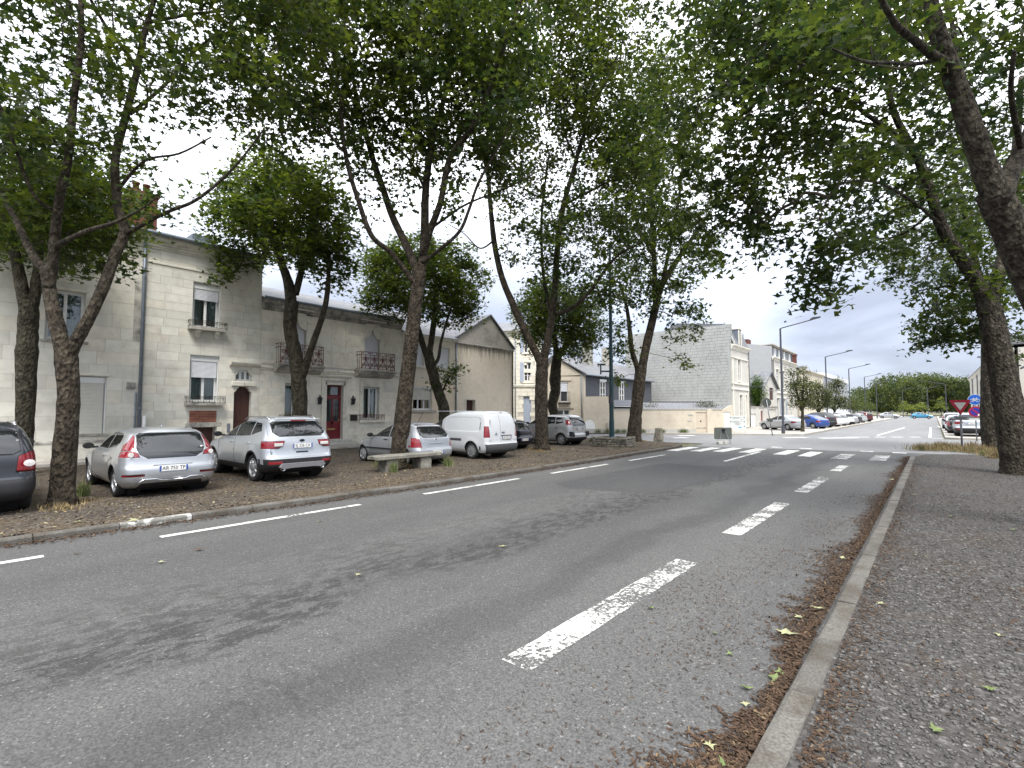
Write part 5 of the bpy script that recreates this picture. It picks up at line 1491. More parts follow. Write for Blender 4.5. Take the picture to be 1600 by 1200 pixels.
HATCH5 = dict(L=3.81, ax=(.70, 3.17), wr=.285, arch=1.12, handle_z=.84, wheel='cap', bulge=.016, rim=rim_mat,
    rows=[(.20, .16, 3.62, .72), (.28, .06, 3.72, .77), (.38, .0, 3.79, .805), (.52, .0, 3.81, .82), (.58, .03, 3.80, .822), (.66, .055, 3.76, .822), (.76, .07, 3.62, .82), (.84, .085, 3.28, .81), (.90, .10, 2.95, .795, .28, .22, .6, .45), (.97, .14, 2.75, .77, .28, .2, .5, .5),
          (1.07, .21, 2.58, .735, .26, .2, .5, .5), (1.18, .30, 2.36, .69, .26, .2, .5, .5), (1.29, .40, 2.08, .635, .26, .22, .5, .45), (1.36, .54, 1.80, .56, .3, .3, .5, .4), (1.40, .74, 1.52, .42), (1.417, .98, 1.30, .2)],
    side_win=[[(1.64, .94), (2.62, .93), (2.40, 1.10), (2.12, 1.25), (1.64, 1.315)], [(.84, .97), (1.57, .94), (1.57, 1.315), (1.02, 1.30), (.90, 1.15)]],
    rear_win=[[(-.60, 1.02), (-.50, .93), (.50, .93), (.60, 1.02), (.56, 1.25), (.50, 1.30), (-.50, 1.30), (-.56, 1.25)]],
    screen=[(-.68, .98), (.68, .98), (.55, 1.29), (-.55, 1.29)],
    tail=[([(.60, .62), (.84, .62), (.84, .93), (.68, .93), (.63, .80)], red_lens)], head=[(.42, .58), (.80, .62), (.80, .76), (.48, .72)],
    doors=[[(1.60, .32), (2.66, .32), (2.70, .90), (2.16, 1.28), (1.60, 1.34)], [(.80, .80), (.98, .55), (1.12, .32), (1.585, .32), (1.585, 1.34), (.96, 1.325), (.80, 1.0)]],
    gate=[(-.62, .56), (.62, .56), (.64, .93), (.57, 1.33), (-.57, 1.33), (-.64, .93)], plate=(-.006, .46, 0), mirror=(2.55, .98, .78), mirror_mat=plastic, handle=plastic)
VAN = dict(L=4.38, ax=(.92, 3.65), wr=.315, arch=1.16, handle_z=.95, wheel='cap', trim=M('grey_bumper', (.055, .057, .06), .6, .1, 10), bulge=.02, cat='van', rim=M('grey_cap', (.26, .27, .28), .4, .1, 10, metal=.4),
    rows=[(.24, .12, 4.18, .80, .16, .14, .8, .4), (.34, .02, 4.30, .86, .16, .14, .8, .4), (.46, .0, 4.36, .89, .16, .14, .8, .4), (.56, .015, 4.38, .902, .16, .14, .8, .4), (.62, .055, 4.37, .905, .16, .14, .8, .4), (.80, .06, 4.30, .905, .16, .14, .8, .4), (.94, .065, 4.12, .90, .16, .14, .8, .45), (1.04, .07, 3.88, .89, .16, .14, .6, .5), (1.14, .08, 3.64, .875, .16, .14, .55, .5),
          (1.28, .10, 3.36, .85, .16, .14, .5, .5), (1.42, .13, 3.08, .82, .16, .15, .5, .5), (1.56, .17, 2.80, .785, .17, .17, .5, .45), (1.68, .21, 2.50, .74, .2, .2, .5, .4), (1.76, .27, 2.2, .66, .24, .26, .5, .4), (1.80, .42, 1.9, .50), (1.815, .75, 1.5, .25)],
    side_win=[[(2.62, 1.06), (3.50, 1.05), (3.16, 1.34), (2.90, 1.50), (2.62, 1.55)]],
    rear_win=None, screen=[(-.80, 1.14), (.80, 1.14), (.68, 1.62), (-.68, 1.62)],
    tail=[([(.72, .82), (.92, .82), (.92, 1.24), (.76, 1.24)], red_lens)], head=[(.46, .68), (.88, .74), (.88, 1.0), (.60, .92)],
    doors=[[(2.50, .36), (3.56, .36), (3.60, 1.02), (3.06, 1.52), (2.50, 1.58)]], gate=[(-.71, .60), (.135, .60), (.135, 1.72), (-.66, 1.72), (-.70, 1.30)], gate_name='rear_door',
    gate2=[[(.155, .60), (.71, .60), (.70, 1.30), (.66, 1.72), (.155, 1.72)]], press=[[(.45, 1.10), (.52, 1.04), (2.20, 1.04), (2.42, 1.16), (2.40, 1.50), (2.25, 1.585), (.62, 1.585), (.46, 1.48)]],
    plate=(.046, .80, 0, -.16), mirror=(3.42, 1.12, .92), mirror_mat=plastic, rear_trim=[[(-1, .2), (1, .2), (1, .575), (-1, .575)]],
    sill=[[(1.45, .66), (2.44, .66), (2.44, .76), (1.45, .76)]])
MPV = dict(L=4.08, ax=(.70, 3.24), wr=.31, arch=1.13, handle_z=.92, wheel='seven', bulge=.024,
    rows=[(.22, .16, 3.85, .74), (.30, .04, 3.98, .81), (.42, .0, 4.06, .85), (.55, .01, 4.08, .862), (.64, .05, 4.06, .865), (.78, .06, 3.98, .865), (.92, .065, 3.76, .86), (1.0, .075, 3.48, .85), (1.07, .09, 3.26, .835, .28, .22, .6, .45), (1.15, .115, 3.10, .81, .26, .2, .5, .5),
          (1.26, .16, 2.90, .775, .26, .2, .5, .5), (1.38, .23, 2.64, .73, .26, .2, .5, .5), (1.48, .32, 2.34, .68, .26, .2, .5, .45), (1.56, .45, 2.04, .60, .28, .28, .5, .4), (1.605, .68, 1.7, .46), (1.62, .95, 1.4, .22)],
    side_win=[[(1.95, 1.10), (2.88, 1.09), (2.58, 1.32), (2.32, 1.44), (1.95, 1.50)], [(1.12, 1.12), (1.88, 1.10), (1.88, 1.50), (1.14, 1.49)], [(.60, 1.17), (1.05, 1.12), (1.07, 1.48), (.74, 1.45), (.62, 1.36)]],
    rear_win=[[(-.66, 1.12), (-.55, 1.05), (.55, 1.05), (.66, 1.12), (.62, 1.43), (.55, 1.48), (-.55, 1.48), (-.62, 1.43)]],
    screen=[(-.74, 1.12), (.74, 1.12), (.60, 1.46), (-.60, 1.46)],
    tail=[([(.67, 1.08), (.90, 1.08), (.82, 1.34), (.67, 1.34)], red_lens)], head=[(.48, .70), (.85, .76), (.85, .93), (.55, .88)],
    doors=[[(1.92, .36), (3.0, .36), (3.04, 1.06), (2.46, 1.46), (1.92, 1.53)], [(.82, .95), (1.0, .62), (1.14, .36), (1.90, .36), (1.90, 1.53), (1.09, 1.515), (.82, 1.10)]],
    gate=[(-.64, .66), (.64, .66), (.66, 1.10), (.60, 1.52), (-.60, 1.52), (-.66, 1.10)], plate=(.046, .86, 0), mirror=(2.86, 1.14, .84), mirror_mat=plastic, handle=plastic,
    rear_trim=[[(-1, .2), (1, .2), (1, .42), (-1, .42)]])
SEDAN = dict(L=4.2, ax=(.78, 3.36), wr=.30, arch=1.13, handle_z=.84, wheel='seven', bulge=.018,
    rows=[(.20, .14, 4.0, .73), (.30, .04, 4.12, .80), (.42, .0, 4.18, .84), (.54, .0, 4.20, .85), (.66, .04, 4.16, .852), (.76, .06, 4.05, .85), (.84, .08, 3.72, .84), (.91, .13, 3.30, .82, .28, .22, .6, .45), (.99, .28, 3.02, .79, .26, .2, .5, .5),
          (1.08, .48, 2.84, .75, .26, .2, .5, .5), (1.18, .72, 2.60, .70, .26, .2, .5, .5), (1.29, .96, 2.30, .64, .26, .22, .5, .45), (1.37, 1.18, 2.0, .56, .3, .3, .5, .4), (1.41, 1.34, 1.80, .42), (1.425, 1.48, 1.68, .2)],
    side_win=[[(1.90, .96), (2.85, .95), (2.58, 1.13), (2.30, 1.26), (1.90, 1.32)], [(.98, .98), (1.82, .96), (1.82, 1.32), (1.36, 1.30), (1.14, 1.16)]],
    rear_win=[[(-.60, 1.02), (.60, 1.02), (.54, 1.30), (-.54, 1.30)]], screen=[(-.72, 1.0), (.72, 1.0), (.56, 1.30), (-.56, 1.30)],
    tail=[([(.56, .66), (.86, .66), (.86, .84), (.60, .84)], red_lens)], head=[(.44, .58), (.82, .62), (.82, .77), (.50, .73)],
    doors=[[(1.86, .34), (2.92, .34), (2.96, .92), (2.38, 1.28), (1.86, 1.35)], [(.98, .86), (1.08, .60), (1.2, .34), (1.845, .34), (1.845, 1.35), (1.30, 1.33), (1.0, 1.02)]],
    plate=(-.006, .58, 0), mirror=(2.80, 1.0, .82), mirror_mat=plastic)

silver = car_paint('silver_paint', (.40, .42, .445)); silver2 = car_paint('light_silver_paint', (.50, .53, .57)); silver3 = car_paint('warm_silver_paint', (.36, .38, .41))
white_paint = car_paint('white_paint', (.56, .58, .60), 0, .35); dark_grey = car_paint('dark_grey_paint', (.035, .040, .048), .4, .3); black_paint = car_paint('black_car_paint', (.008, .010, .016), .3, .22)
blue_car = car_paint('blue_car_paint', (.02, .065, .26), .4, .3); grey_car = car_paint('grey_car_paint', (.40, .41, .42), .5, .3); cyan_car = car_paint('cyan_car_paint', (.05, .25, .42), .3, .3)

def park(u, v): return (u, v, KZ)
# every car noses towards the houses: local +x is the world's -x
# 1 dark grey MPV cut by the left edge of the picture
big = dict(MPV); sc = 1.09
big['rows'] = [tuple([r[0] * 1.01, r[1] * sc, r[2] * sc, r[3] * 1.02] + list(r[4:])) for r in MPV['rows']]; big['L'] = MPV['L'] * sc; big['ax'] = (.80, 3.50); big['wr'] = .32
for k in ('side_win', 'doors'): big[k] = [[(x * sc, z * 1.01) for x, z in p] for p in MPV[k]]
big['tail'] = [([(.60, .74), (.92, .74), (.92, 1.06), (.78, 1.10), (.62, 1.02)], red_lens)]
big['rear_trim'] = [[(-1, .2), (1, .2), (1, .62), (-1, .62)]]; big['mirror'] = (3.1, 1.14, .86); big['plate'] = (.05, .80, 0)
c1 = car('estate_car', 'dark grey estate car cut off by the left edge, red round-ended tail light', big, dark_grey, park(-12.16, .36), math.pi, plate_text=None, rim=rim_mat)
for s in (1, -1):
    MB().tube([(.62, s * .60, 1.53), (.8, s * .605, 1.62), (1.9, s * .60, 1.62), (2.2, s * .57, 1.53)], .022, 8).build('roof_rail', chrome, c1, smooth=True)
    q = MB(); q.lathe([(.001, 0), (.05, .0), (.06, .012), (.001, .02)], 14, (0, 0, 0), 'x'); o = q.build('lamp_bowl', clear_lens, c1); o.location = (.03, s * .76, .90); o.scale = (1, 1.3, 1); o.rotation_euler = (0, 0, math.pi)
MB().box(.0, .012, -.3, .3, .70, .715).build('chrome_strip', chrome, c1)
# 2 silver three-door
c2 = car('hatchback', 'silver three-door hatchback with tall red shoulder lights, plate AR 750 TP', HATCH3, silver, park(-12.45, 3.38), math.pi, plate_text='AR 750 TP')
for s in (1, -1):
    q = MB(); q.tube([(-.0, s * .66, .30), (-.018, s * .52, .40), (-.02, s * .30, .395), (-.02, s * .22, .36), (-.02, 0, .355)], .018, 6); q.build('bumper_trim', chrome, c2, smooth=True)
    MB().lathe([(.001, 0), (.045, 0), (.05, .01), (.001, .016)], 12, (0, 0, 0), 'x').build('reversing_lamp', clear_lens, c2).location = (.085, s * .735, .905)
MB().box(.04, .075, -.36, .36, .66, .69).build('plate_recess_edge', silver, c2, bevel=.01)
q = MB(); q.tube([(.13, .05, .845), (.12, -.2, .87), (.13, -.38, .89)], .012, 6); q.build('rear_wiper', black_mat, c2)
MB().tube([(1.05, 0, 1.44), (1.0, 0, 1.475)], .02, 8).build('roof_antenna', silver, c2)
for i, ch in enumerate('VOLVO'): text_obj('badge', ch, .045, chrome, c2, (.118, .24 - i * .12, .855), (math.pi / 2 - .2, 0, -math.pi / 2))
# 3 silver SUV
c3 = car('suv', 'light silver sport utility car with roof rails and twin exhausts, plate EJ 336 CX', SUV, silver2, park(-12.5, 6.27), math.pi, plate_text='EJ 336 CX')
for s in (1, -1):
    MB().tube([(.60, s * .62, 1.58), (.78, s * .625, 1.655), (1.9, s * .62, 1.66), (2.2, s * .60, 1.57)], .02, 8).build('roof_rail', chrome, c3, smooth=True)
    MB().lathe([(.05, .06), (.058, -.01), (.05, -.012), (.04, .05)], 14, (.0, s * .52, .36), 'x').build('exhaust_pipe', chrome, c3, smooth=True)
    MB().box(.022, .05, s * .50, s * .72, .90, .98).build('reversing_lamp', clear_lens, c3, bevel=.01).location = (.04, 0, .02)
q = MB(); q.prism([(-.62, .40), (-.55, .49), (.55, .49), (.62, .40), (.5, .34), (.3, .36), (-.3, .36), (-.5, .34)], -.015, .08, 'x'); q.build('skid_plate', M('grey_trim', (.22, .22, .23), .45, .08, 8, metal=.4), c3, fix=True, bevel=.01)
o = MB().lathe([(.001, 0), (.03, 0), (.033, -.008), (.001, -.012)], 16, (0, 0, 0), 'x').build('badge', black_mat, c3); o.location = (.096, 0, 1.05); o.scale = (1, 2.2, 1)
MB().box(.06, .085, -.16, .16, .74, .775).build('gate_handle', plastic, c3, bevel=.008)
MB().box(.335, .40, -.6, .6, 1.575, 1.61).build('roof_spoiler', silver2, c3, bevel=.012); MB().box(.33, .345, -.2, .2, 1.55, 1.575).build('brake_light', red_lens, c3)
q = MB(); q.tube([(.17, 0, 1.20), (.19, -.2, 1.23), (.2, -.4, 1.24)], .012, 6); q.build('rear_wiper', black_mat, c3)
# 4 small silver hatch behind the bench
c4 = car('hatchback', 'small silver five-door hatchback behind the stone bench, with upright corner tail lights', HATCH5, silver3, park(-12.6, 10.92), math.pi, plate_text='AB 848 ZR')
for s in (1, -1): MB().box(.9, 3.0, s * .818, s * .838, .50, .55).build('rub_strip', plastic, c4, bevel=.006)
MB().tube([(1.05, 0, 1.41), (.75, 0, 1.78)], .006, 5).build('aerial', black_mat, c4)
MB().prism([(0, .05), (.035, 0), (0, -.05), (-.035, 0)], -.012, .0, 'x').build('badge', chrome, c4).location = (.10, 0, .875)
MB().box(.52, .62, -.5, .5, 1.335, 1.36).build('roof_spoiler', M('maroon', (.05, .012, .016), .4, .1, 5), c4, bevel=.01)
q = MB(); q.tube([(.16, 0, .965), (.18, -.2, .98), (.2, -.36, .985)], .011, 6); q.build('rear_wiper', black_mat, c4)
MB().box(.06, .085, -.28, .28, .72, .76).build('plate_lamp_bar', silver3, c4, bevel=.01)
# 5 white van
c5 = car('panel_van', 'white panel van with blank rear doors and grey bumper', VAN, white_paint, park(-12.47, 14.15), math.pi, plate_text='CB 520 LV')
MB().box(.04, .075, -.05, .10, .99, 1.02).build('door_handle', plastic, c5, bevel=.008)
MB().box(.046, .07, -.47, .13, .865, .895).build('plate_bar', plastic, c5, bevel=.006)
for k in (0, 1): MB().prism([(-.05, -.02), (0, .03), (.05, -.02), (.05, .0), (0, .05), (-.05, .0)], -.008, 0, 'x').build('badge', zinc_mat, c5).location = (.06, .42, .92 + k * .035)
MB().box(.24, .27, -.10, .02, 1.735, 1.755).build('brake_light', red_lens, c5, bevel=.004)
for s in (1, -1): MB().box(1.1, 3.2, s * .55, s * .57, 1.79, 1.815).build('roof_ridge', white_paint, c5, bevel=.01)
for s in (1, -1):
    for z in (.72, 1.4): MB().box(.06, .12, s * .70, s * .74, z, z + .09).build('door_hinge', white_paint, c5, bevel=.006)
# 6 black hatch half hidden by the third trunk, 7 grey MPV
c6 = car('hatchback', 'black hatchback half hidden between the white van and a plane trunk', dict(HATCH5, tail=[([(.56, .76), (.84, .76), (.84, .96), (.60, .98)], red_lens)], wheel='multi'), black_paint, park(-14.75, 18.2), math.pi, plate_text='BD 417 MQ')
q = MB(); q.box(1.0, 2.1, -.5, .5, 1.395, 1.43); q.build('roof_panel', silver3, c6, bevel=.015)
c7 = car('people_carrier', 'grey compact people carrier parked last in the row by the lamp post', MPV, grey_car, park(-14.35, 22.4), math.pi, plate_text='AZ 291 KX')
for s in (1, -1): q = MB(); q.prism([(s * .86, .50), (s * .56, .44), (s * .52, .52), (s * .62, .70), (s * .86, .74)], -.02, .15, 'x'); q.build('bumper_corner', plastic, c7, fix=True, bevel=.02).location = (.02, 0, 0)
# ------------------------------------------------------------------ plane trees
def bark(name, base, pale, dark, sc=1.0):
    m = bpy.data.materials.new(name); nt, n, l, b = nodes_of(m)
    geo = n.new('ShaderNodeNewGeometry')
    mp = n.new('ShaderNodeMapping'); mp.inputs['Scale'].default_value = (1, 1, .55); l.new(geo.outputs['Position'], mp.inputs[0])
    t = n.new('ShaderNodeTexNoise'); t.inputs['Scale'].default_value = 7 * sc; t.inputs['Detail'].default_value = 7; t.inputs['Roughness'].default_value = .6; t.inputs['Distortion'].default_value = .6; l.new(mp.outputs[0], t.inputs['Vector'])
    r = n.new('ShaderNodeValToRGB'); e = r.color_ramp.elements; e[0].position = .36; e[0].color = (*dark, 1); e[1].position = .66; e[1].color = (*pale, 1)
    k = e.new(.50); k.color = (*base, 1); l.new(t.outputs['Fac'], r.inputs[0])
    v = n.new('ShaderNodeTexVoronoi'); v.inputs['Scale'].default_value = 16 * sc; l.new(mp.outputs[0], v.inputs['Vector'])
    sv = n.new('ShaderNodeSeparateColor'); l.new(v.outputs['Color'], sv.inputs[0])
    mr = n.new('ShaderNodeMapRange'); mr.inputs[3].default_value = .72; mr.inputs[4].default_value = 1.25; l.new(sv.outputs[0], mr.inputs[0])
    vm = n.new('ShaderNodeVectorMath'); vm.operation = 'SCALE'; l.new(r.outputs[0], vm.inputs[0]); l.new(mr.outputs[0], vm.inputs['Scale'])
    l.new(vm.outputs[0], b.inputs['Base Color']); b.inputs['Roughness'].default_value = .9; b.inputs['Specular IOR Level'].default_value = .2
    t2 = n.new('ShaderNodeTexNoise'); t2.inputs['Scale'].default_value = 30 * sc; t2.inputs['Detail'].default_value = 6; l.new(mp.outputs[0], t2.inputs['Vector'])
    ad = n.new('ShaderNodeMath'); ad.operation = 'ADD'; l.new(t2.outputs['Fac'], ad.inputs[0]); l.new(v.outputs['Distance'], ad.inputs[1])
    bp = n.new('ShaderNodeBump'); bp.inputs['Strength'].default_value = 1.0; bp.inputs['Distance'].default_value = .06; l.new(ad.outputs[0], bp.inputs['Height']); l.new(bp.outputs[0], b.inputs['Normal'])
    MATS[name] = m
    return m
bark_a = bark('plane_bark', (.050, .040, .029), (.088, .075, .055), (.026, .021, .015))
bark_b = bark('old_plane_bark', (.052, .044, .033), (.105, .093, .071), (.025, .021, .016), 1.2)
bark_c = bark('pollard_bark', (.056, .049, .034), (.085, .079, .056), (.030, .026, .019))
twig_mat = M('twig', (.07, .058, .042), .9, .2, 20)
leaf_a = leaf_mat('plane_leaf', (.036, .061, .016), (.090, .140, .022))
leaf_b = leaf_mat('pollard_leaf', (.046, .080, .017), (.125, .19, .024))
leaf_c = leaf_mat('dark_plane_leaf', (.032, .055, .016), (.076, .122, .022))

def leaf5():
    """five-lobed plane leaf, gently cupped; fan round the stalk point"""
    tip = [(-150, .55), (-118, .30), (-78, .88), (-48, .42), (-2, 1.0), (42, .42), (75, .88), (116, .30), (150, .55), (180, .12)]
    vs = [(0, -.05, -.04)]
    for a, r in tip:
        q = math.radians(a + 90); x, y = r * math.cos(q), r * math.sin(q); vs.append((x, y, .16 * (x * x) - .10 * y * abs(y) * .6))
    return vs, [(0, i + 1, (i + 1) % 10 + 1) for i in range(10)]
def leaf3():
    vs = [(0, -.1, -.03), (-.85, .15, .1), (-.3, .25, 0), (0, 1.0, -.08), (.3, .25, 0), (.85, .15, .1), (0, -.55, 0)]
    return vs, [(0, 2, 1), (0, 3, 2), (0, 4, 3), (0, 5, 4), (0, 6, 5), (0, 1, 6)]
def leaf2():
    return [(0, -.6, 0), (.6, .1, .1), (0, .9, -.05), (-.6, .1, .1)], [(0, 1, 2), (0, 2, 3)]
LEAF = {5: leaf5(), 3: leaf3(), 2: leaf2()}

def spline(pts, per=4):
    """smooth path through (Vector, radius) points"""
    out = []
    n = len(pts)
    for i in range(n - 1):
        p0, p1, p2, p3 = pts[max(i - 1, 0)], pts[i], pts[i + 1], pts[min(i + 2, n - 1)]
        for k in range(per):
            t = k / per; a = [None, None]
            v = .5 * ((2 * p1[0]) + (p2[0] - p0[0]) * t + (2 * p0[0] - 5 * p1[0] + 4 * p2[0] - p3[0]) * t * t + (3 * p1[0] - p0[0] - 3 * p2[0] + p3[0]) * t**3)
            out.append((v, p1[1] + (p2[1] - p1[1]) * t))
    out.append(pts[-1])
    return out
def wood(mb, pts, per=5, n=12, rough=.07):
    path = spline(pts, per)
    k0 = len(mb.v)
    mb.tube([p for p, r in path], [max(r * (1 + rnd.uniform(-.4, .4) * rough), .004) for p, r in path], n)
    if rough:
        c = 0
        for i, (p, r) in enumerate(path):
            for j in range(n):
                x, y, z = mb.v[k0 + c]; g = 1 + rough * (math.sin(j * 2.1 + i * .35) * .5 + rnd.uniform(-.6, .6)); mb.v[k0 + c] = (p.x + (x - p.x) * g, p.y + (y - p.y) * g, p.z + (z - p.z) * g); c += 1
    return path
def foliage(name, root, skeleton, blobs, leaf, size, lai, mat, per=22, crad=.55, kind=5, tilt=.95, droop=.2, twigs=True, twig_r=.006, noise=True):
    """leaf sprays filling the blobs (centre, three radii), each spray joined by a twig to the nearest wood"""
    C = []
    for c, ax, dens in blobs:
        vol_area = math.pi * max(ax[0].length, .1) * max(ax[2].length, .1)
        n = max(2, int(dens * lai * vol_area / (.15 * (2 * size)**2) / per))
        d = NR.normal(size=(n, 3)); d /= np.linalg.norm(d, axis=1)[:, None]; d *= (NR.uniform(.12, 1, n)**(1 / 2.4))[:, None]
        A = np.array([list(a) for a in ax])
        C.append(np.array(list(c))[None] + d @ A)
    C = np.concatenate(C)
    C = C[C[:, 2] > 2.2]
    n = len(C)
    # leaves
    d = NR.normal(size=(n, per, 3)); d *= crad * .55; d[:, :, 2] *= .62
    rr = NR.uniform(.7, 1.25, (n, 1, 1)); pos = C[:, None, :] + d * rr
    pos[:, :, 2] -= droop * np.linalg.norm(d[:, :, :2], axis=2)
    pos = pos.reshape(-1, 3); N = len(pos)
    R = rand_rot(N, tilt)
    S = size * NR.uniform(.45, 1.35, N)
    tint = np.clip(np.repeat(NR.normal(.40, .26, n), per) + NR.normal(0, .2, N), 0, 1)
    V, F = LEAF[kind]
    cr = many(name, V, F, pos, R, S, mat, root, tint)
    if twigs:
        P0 = [np.array(list(p)) for p, r in skeleton]
        pts = np.zeros((len(P0) + 2 * n, 3)); pts[:len(P0)] = P0; m = len(P0); par = [-1] * (len(P0) + 2 * n); cnt = np.zeros(len(pts))
        d0 = np.array([np.min(np.sum((pts[:m] - c)**2, 1)) for c in C]); order = np.argsort(d0); ends = []
        for i in order:
            c = C[i]; dd = np.sum((pts[:m] - c)**2, 1)
            dd = dd + np.where(pts[:m, 2] > c[2] + .8, 3.0, 0)      # twigs grow outwards and up rather than hang from above
            j = int(np.argmin(dd)); p = pts[j]; mid = p * .5 + c * .5 + np.array([0, 0, .06 * math.sqrt(dd[j])]) + NR.normal(0, .05, 3) * math.sqrt(dd[j])
            pts[m] = mid; par[m] = j; pts[m + 1] = c; par[m + 1] = m; ends.append(m + 1); m += 2
        for e in ends:
            k = e
            while k >= 0: cnt[k] += 1; k = par[k]
        q = MB()
        for k in range(len(P0), m):
            j = par[k]
            if j < 0: continue
            ra = twig_r * min(math.sqrt(cnt[k] + .3), 7); rb_ = twig_r * min(math.sqrt((cnt[j] if j >= len(P0) else cnt[k]) + .3), 7)
            q.tube([pts[j], pts[k]], [min(rb_, ra * 1.5), ra], 5 if ra > .02 else 4, cap=False)
        q.build('twigs', twig_mat, root, smooth=True)['kind'] = 'stuff'
    return cr
def blob(px, py, rx, ry, F, dF=0.0, rF=2.5, dens=1.0):
    """foliage mass from its place in the photograph and its distance"""
    c = P(px, py, F + dF); k = (F + dF) / FPX
    R_ = Vector((CY, SY, 0)) * rx * k; D_ = Vector((-SY, CY, 0)) * rF; U_ = Vector((0, 0, 1)) * ry * k
    return (c, (R_, D_, U_), dens)
def plane_tree(label, limbs, blobs, F, size=.105, lai=2.2, mat=None, bk=None, kind=5, base=None, group='plane trees', flare=1.35, per=30, crad=.52, cat='tree', name='plane_tree', twig_r=.006, tilt=.95):
    """limbs: lists of (px, py, dF, radius); first point of the first limb stands on the ground"""
    b0 = limbs[0][0]; base = base or P(b0[0], b0[1], F + b0[2])
    root = thing(name, label, cat, (base.x, base.y, KZ if base.x < -5 else RZ), 0, group)
    org = Vector(root.location)
    mb = MB(); sk = []; tr = MB()
    for i, lm in enumerate(limbs):
        pts = [(P(x, y, F + d), r) for x, y, d, r in lm]
        if i == 0:
            pts[0] = (Vector((base.x, base.y, org.z - .05)), pts[0][1])
            a, b = pts[0], pts[1]; h = min(.45, (b[0].z - a[0].z) * .3) / max(b[0].z - a[0].z, .01)
            pts = [(a[0], a[1] * flare), (a[0].lerp(b[0], h * .45), a[1] * (1 + (flare - 1) * .35)), (a[0].lerp(b[0], h), a[1])] + pts[1:]
        pts = [(p - org, r) for p, r in pts]
        tgt = tr if i == 0 else mb
        path = wood(tgt, pts, 6 if i == 0 else 5, 16 if i == 0 else 10)
        if i: sk += path
        else: sk += path[-3:]
    tr.build('trunk', bk or bark_a, root, smooth=True)
    if mb.v: mb.build('limbs', bk or bark_a, root, smooth=True)
    bl = [(c - org, ax, d) for c, ax, d in blobs]
    foliage('crown', root, sk, bl, None, size, lai, mat or leaf_a, per, crad, kind, tilt, twig_r=twig_r)
    return root

# --- T1, forked tree at the left edge
F = depth(G(97, 789, KZ))
plane_tree('forked plane tree between the dark estate car and the silver three-door', [
    [(97, 789, 0, 0.202), (102, 700, 0, 0.192), (107, 620, 0, 0.171), (104, 560, 0, 0.181), (100, 535, 0, 0.161)],
    [(104, 570, 0, 0.134), (92, 520, 0, 0.134), (80, 470, .1, 0.124), (72, 425, .2, 0.101), (55, 405, .3, 0.0773), (37, 370, .5, 0.0672), (20, 335, .8, 0.0571), (-15, 270, 1.2, 0.047), (-60, 180, 1.6, 0.0336)],
    [(76, 450, .1, 0.101), (83, 402, .1, 0.0907), (87, 360, 0, 0.084), (95, 300, -.2, 0.0739), (106, 250, -.3, 0.0672), (116, 150, -.5, 0.0571), (127, 56, -.7, 0.0504), (124, -60, -.8, 0.0336)],
    [(88, 385, .1, 0.0672), (102, 377, -.2, 0.0504), (135, 361, -.6, 0.0417), (175, 349, -1.0, 0.0336), (215, 330, -1.3, 0.0151), (250, 305, -1.6, 0.00672)],
    [(104, 565, 0, 0.134), (118, 535, 0, 0.118), (140, 495, 0, 0.108), (162, 447, .1, 0.101), (180, 398, .2, 0.0941), (195, 362, .3, 0.0907), (184, 320, .3, 0.084), (180, 250, .4, 0.0773), (195, 187, .5, 0.0706), (214, 112, .6, 0.0638), (226, 49, .7, 0.0538), (246, -20, .8, 0.0403), (260, -110, .9, 0.0269)],
    [(212, 105, .6, 0.047), (190, 72, .4, 0.0403), (165, 40, .2, 0.0336), (142, 0, 0, 0.0302), (110, -60, -.3, 0.0202)],
    [(203, 178, .5, 0.0403), (255, 135, .9, 0.0349), (300, 85, 1.3, 0.0282), (341, 49, 1.6, 0.0215), (390, 10, 2.0, 0.0134)],
    [(196, 366, .3, 0.0571), (225, 350, .1, 0.037), (262, 331, -.2, 0.0336), (300, 316, -.4, 0.0302), (337, 289, -.6, 0.0269), (375, 251, -.8, 0.0215), (412, 202, -1.0, 0.0134)],
    [(182, 300, .3, 0.0336), (225, 252, .1, 0.0242), (280, 240, -.3, 0.0202), (330, 214, -.6, 0.0134)],
    [(232, 35, .6, 0.037), (300, 22, 1.2, 0.0302), (370, 15, 1.9, 0.0242), (440, 5, 2.4, 0.0168)],
    [(90, 330, 0, 0.0336), (50, 300, -.6, 0.0269), (0, 165, -1.2, 0.0235), (-40, 120, -1.5, 0.0134)]],
    [blob(40, 50, 130, 110, F, 0, 2.2, .9), blob(-60, 170, 110, 120, F, .5, 2, .9), blob(105, 185, 95, 80, F, -.3, 1.6, .85), blob(45, 210, 75, 70, F, -.6, 1.2, .9), blob(235, 70, 110, 80, F, 0, 2, .55),
     blob(310, 40, 130, 75, F, 1.0, 2, .9), blob(270, 140, 75, 60, F, .3, 1.3, .55), blob(350, 150, 65, 55, F, .9, 1.3, .6), blob(440, 40, 110, 75, F, 2.0, 1.8, 1.0), blob(410, 130, 70, 55, F, 1.4, 1.3, .9),
     blob(285, 318, 42, 22, F, -.4, .6, .6), blob(238, 338, 34, 28, F, .1, .5, .9), blob(230, 240, 30, 40, F, .2, .7, .35), blob(20, 310, 55, 30, F, .3, .8, .45), blob(120, -120, 330, 120, F, 0, 3, .9), blob(430, -110, 180, 110, F, 2, 3, 1)],
    F, size=.112, lai=1.8, kind=5)
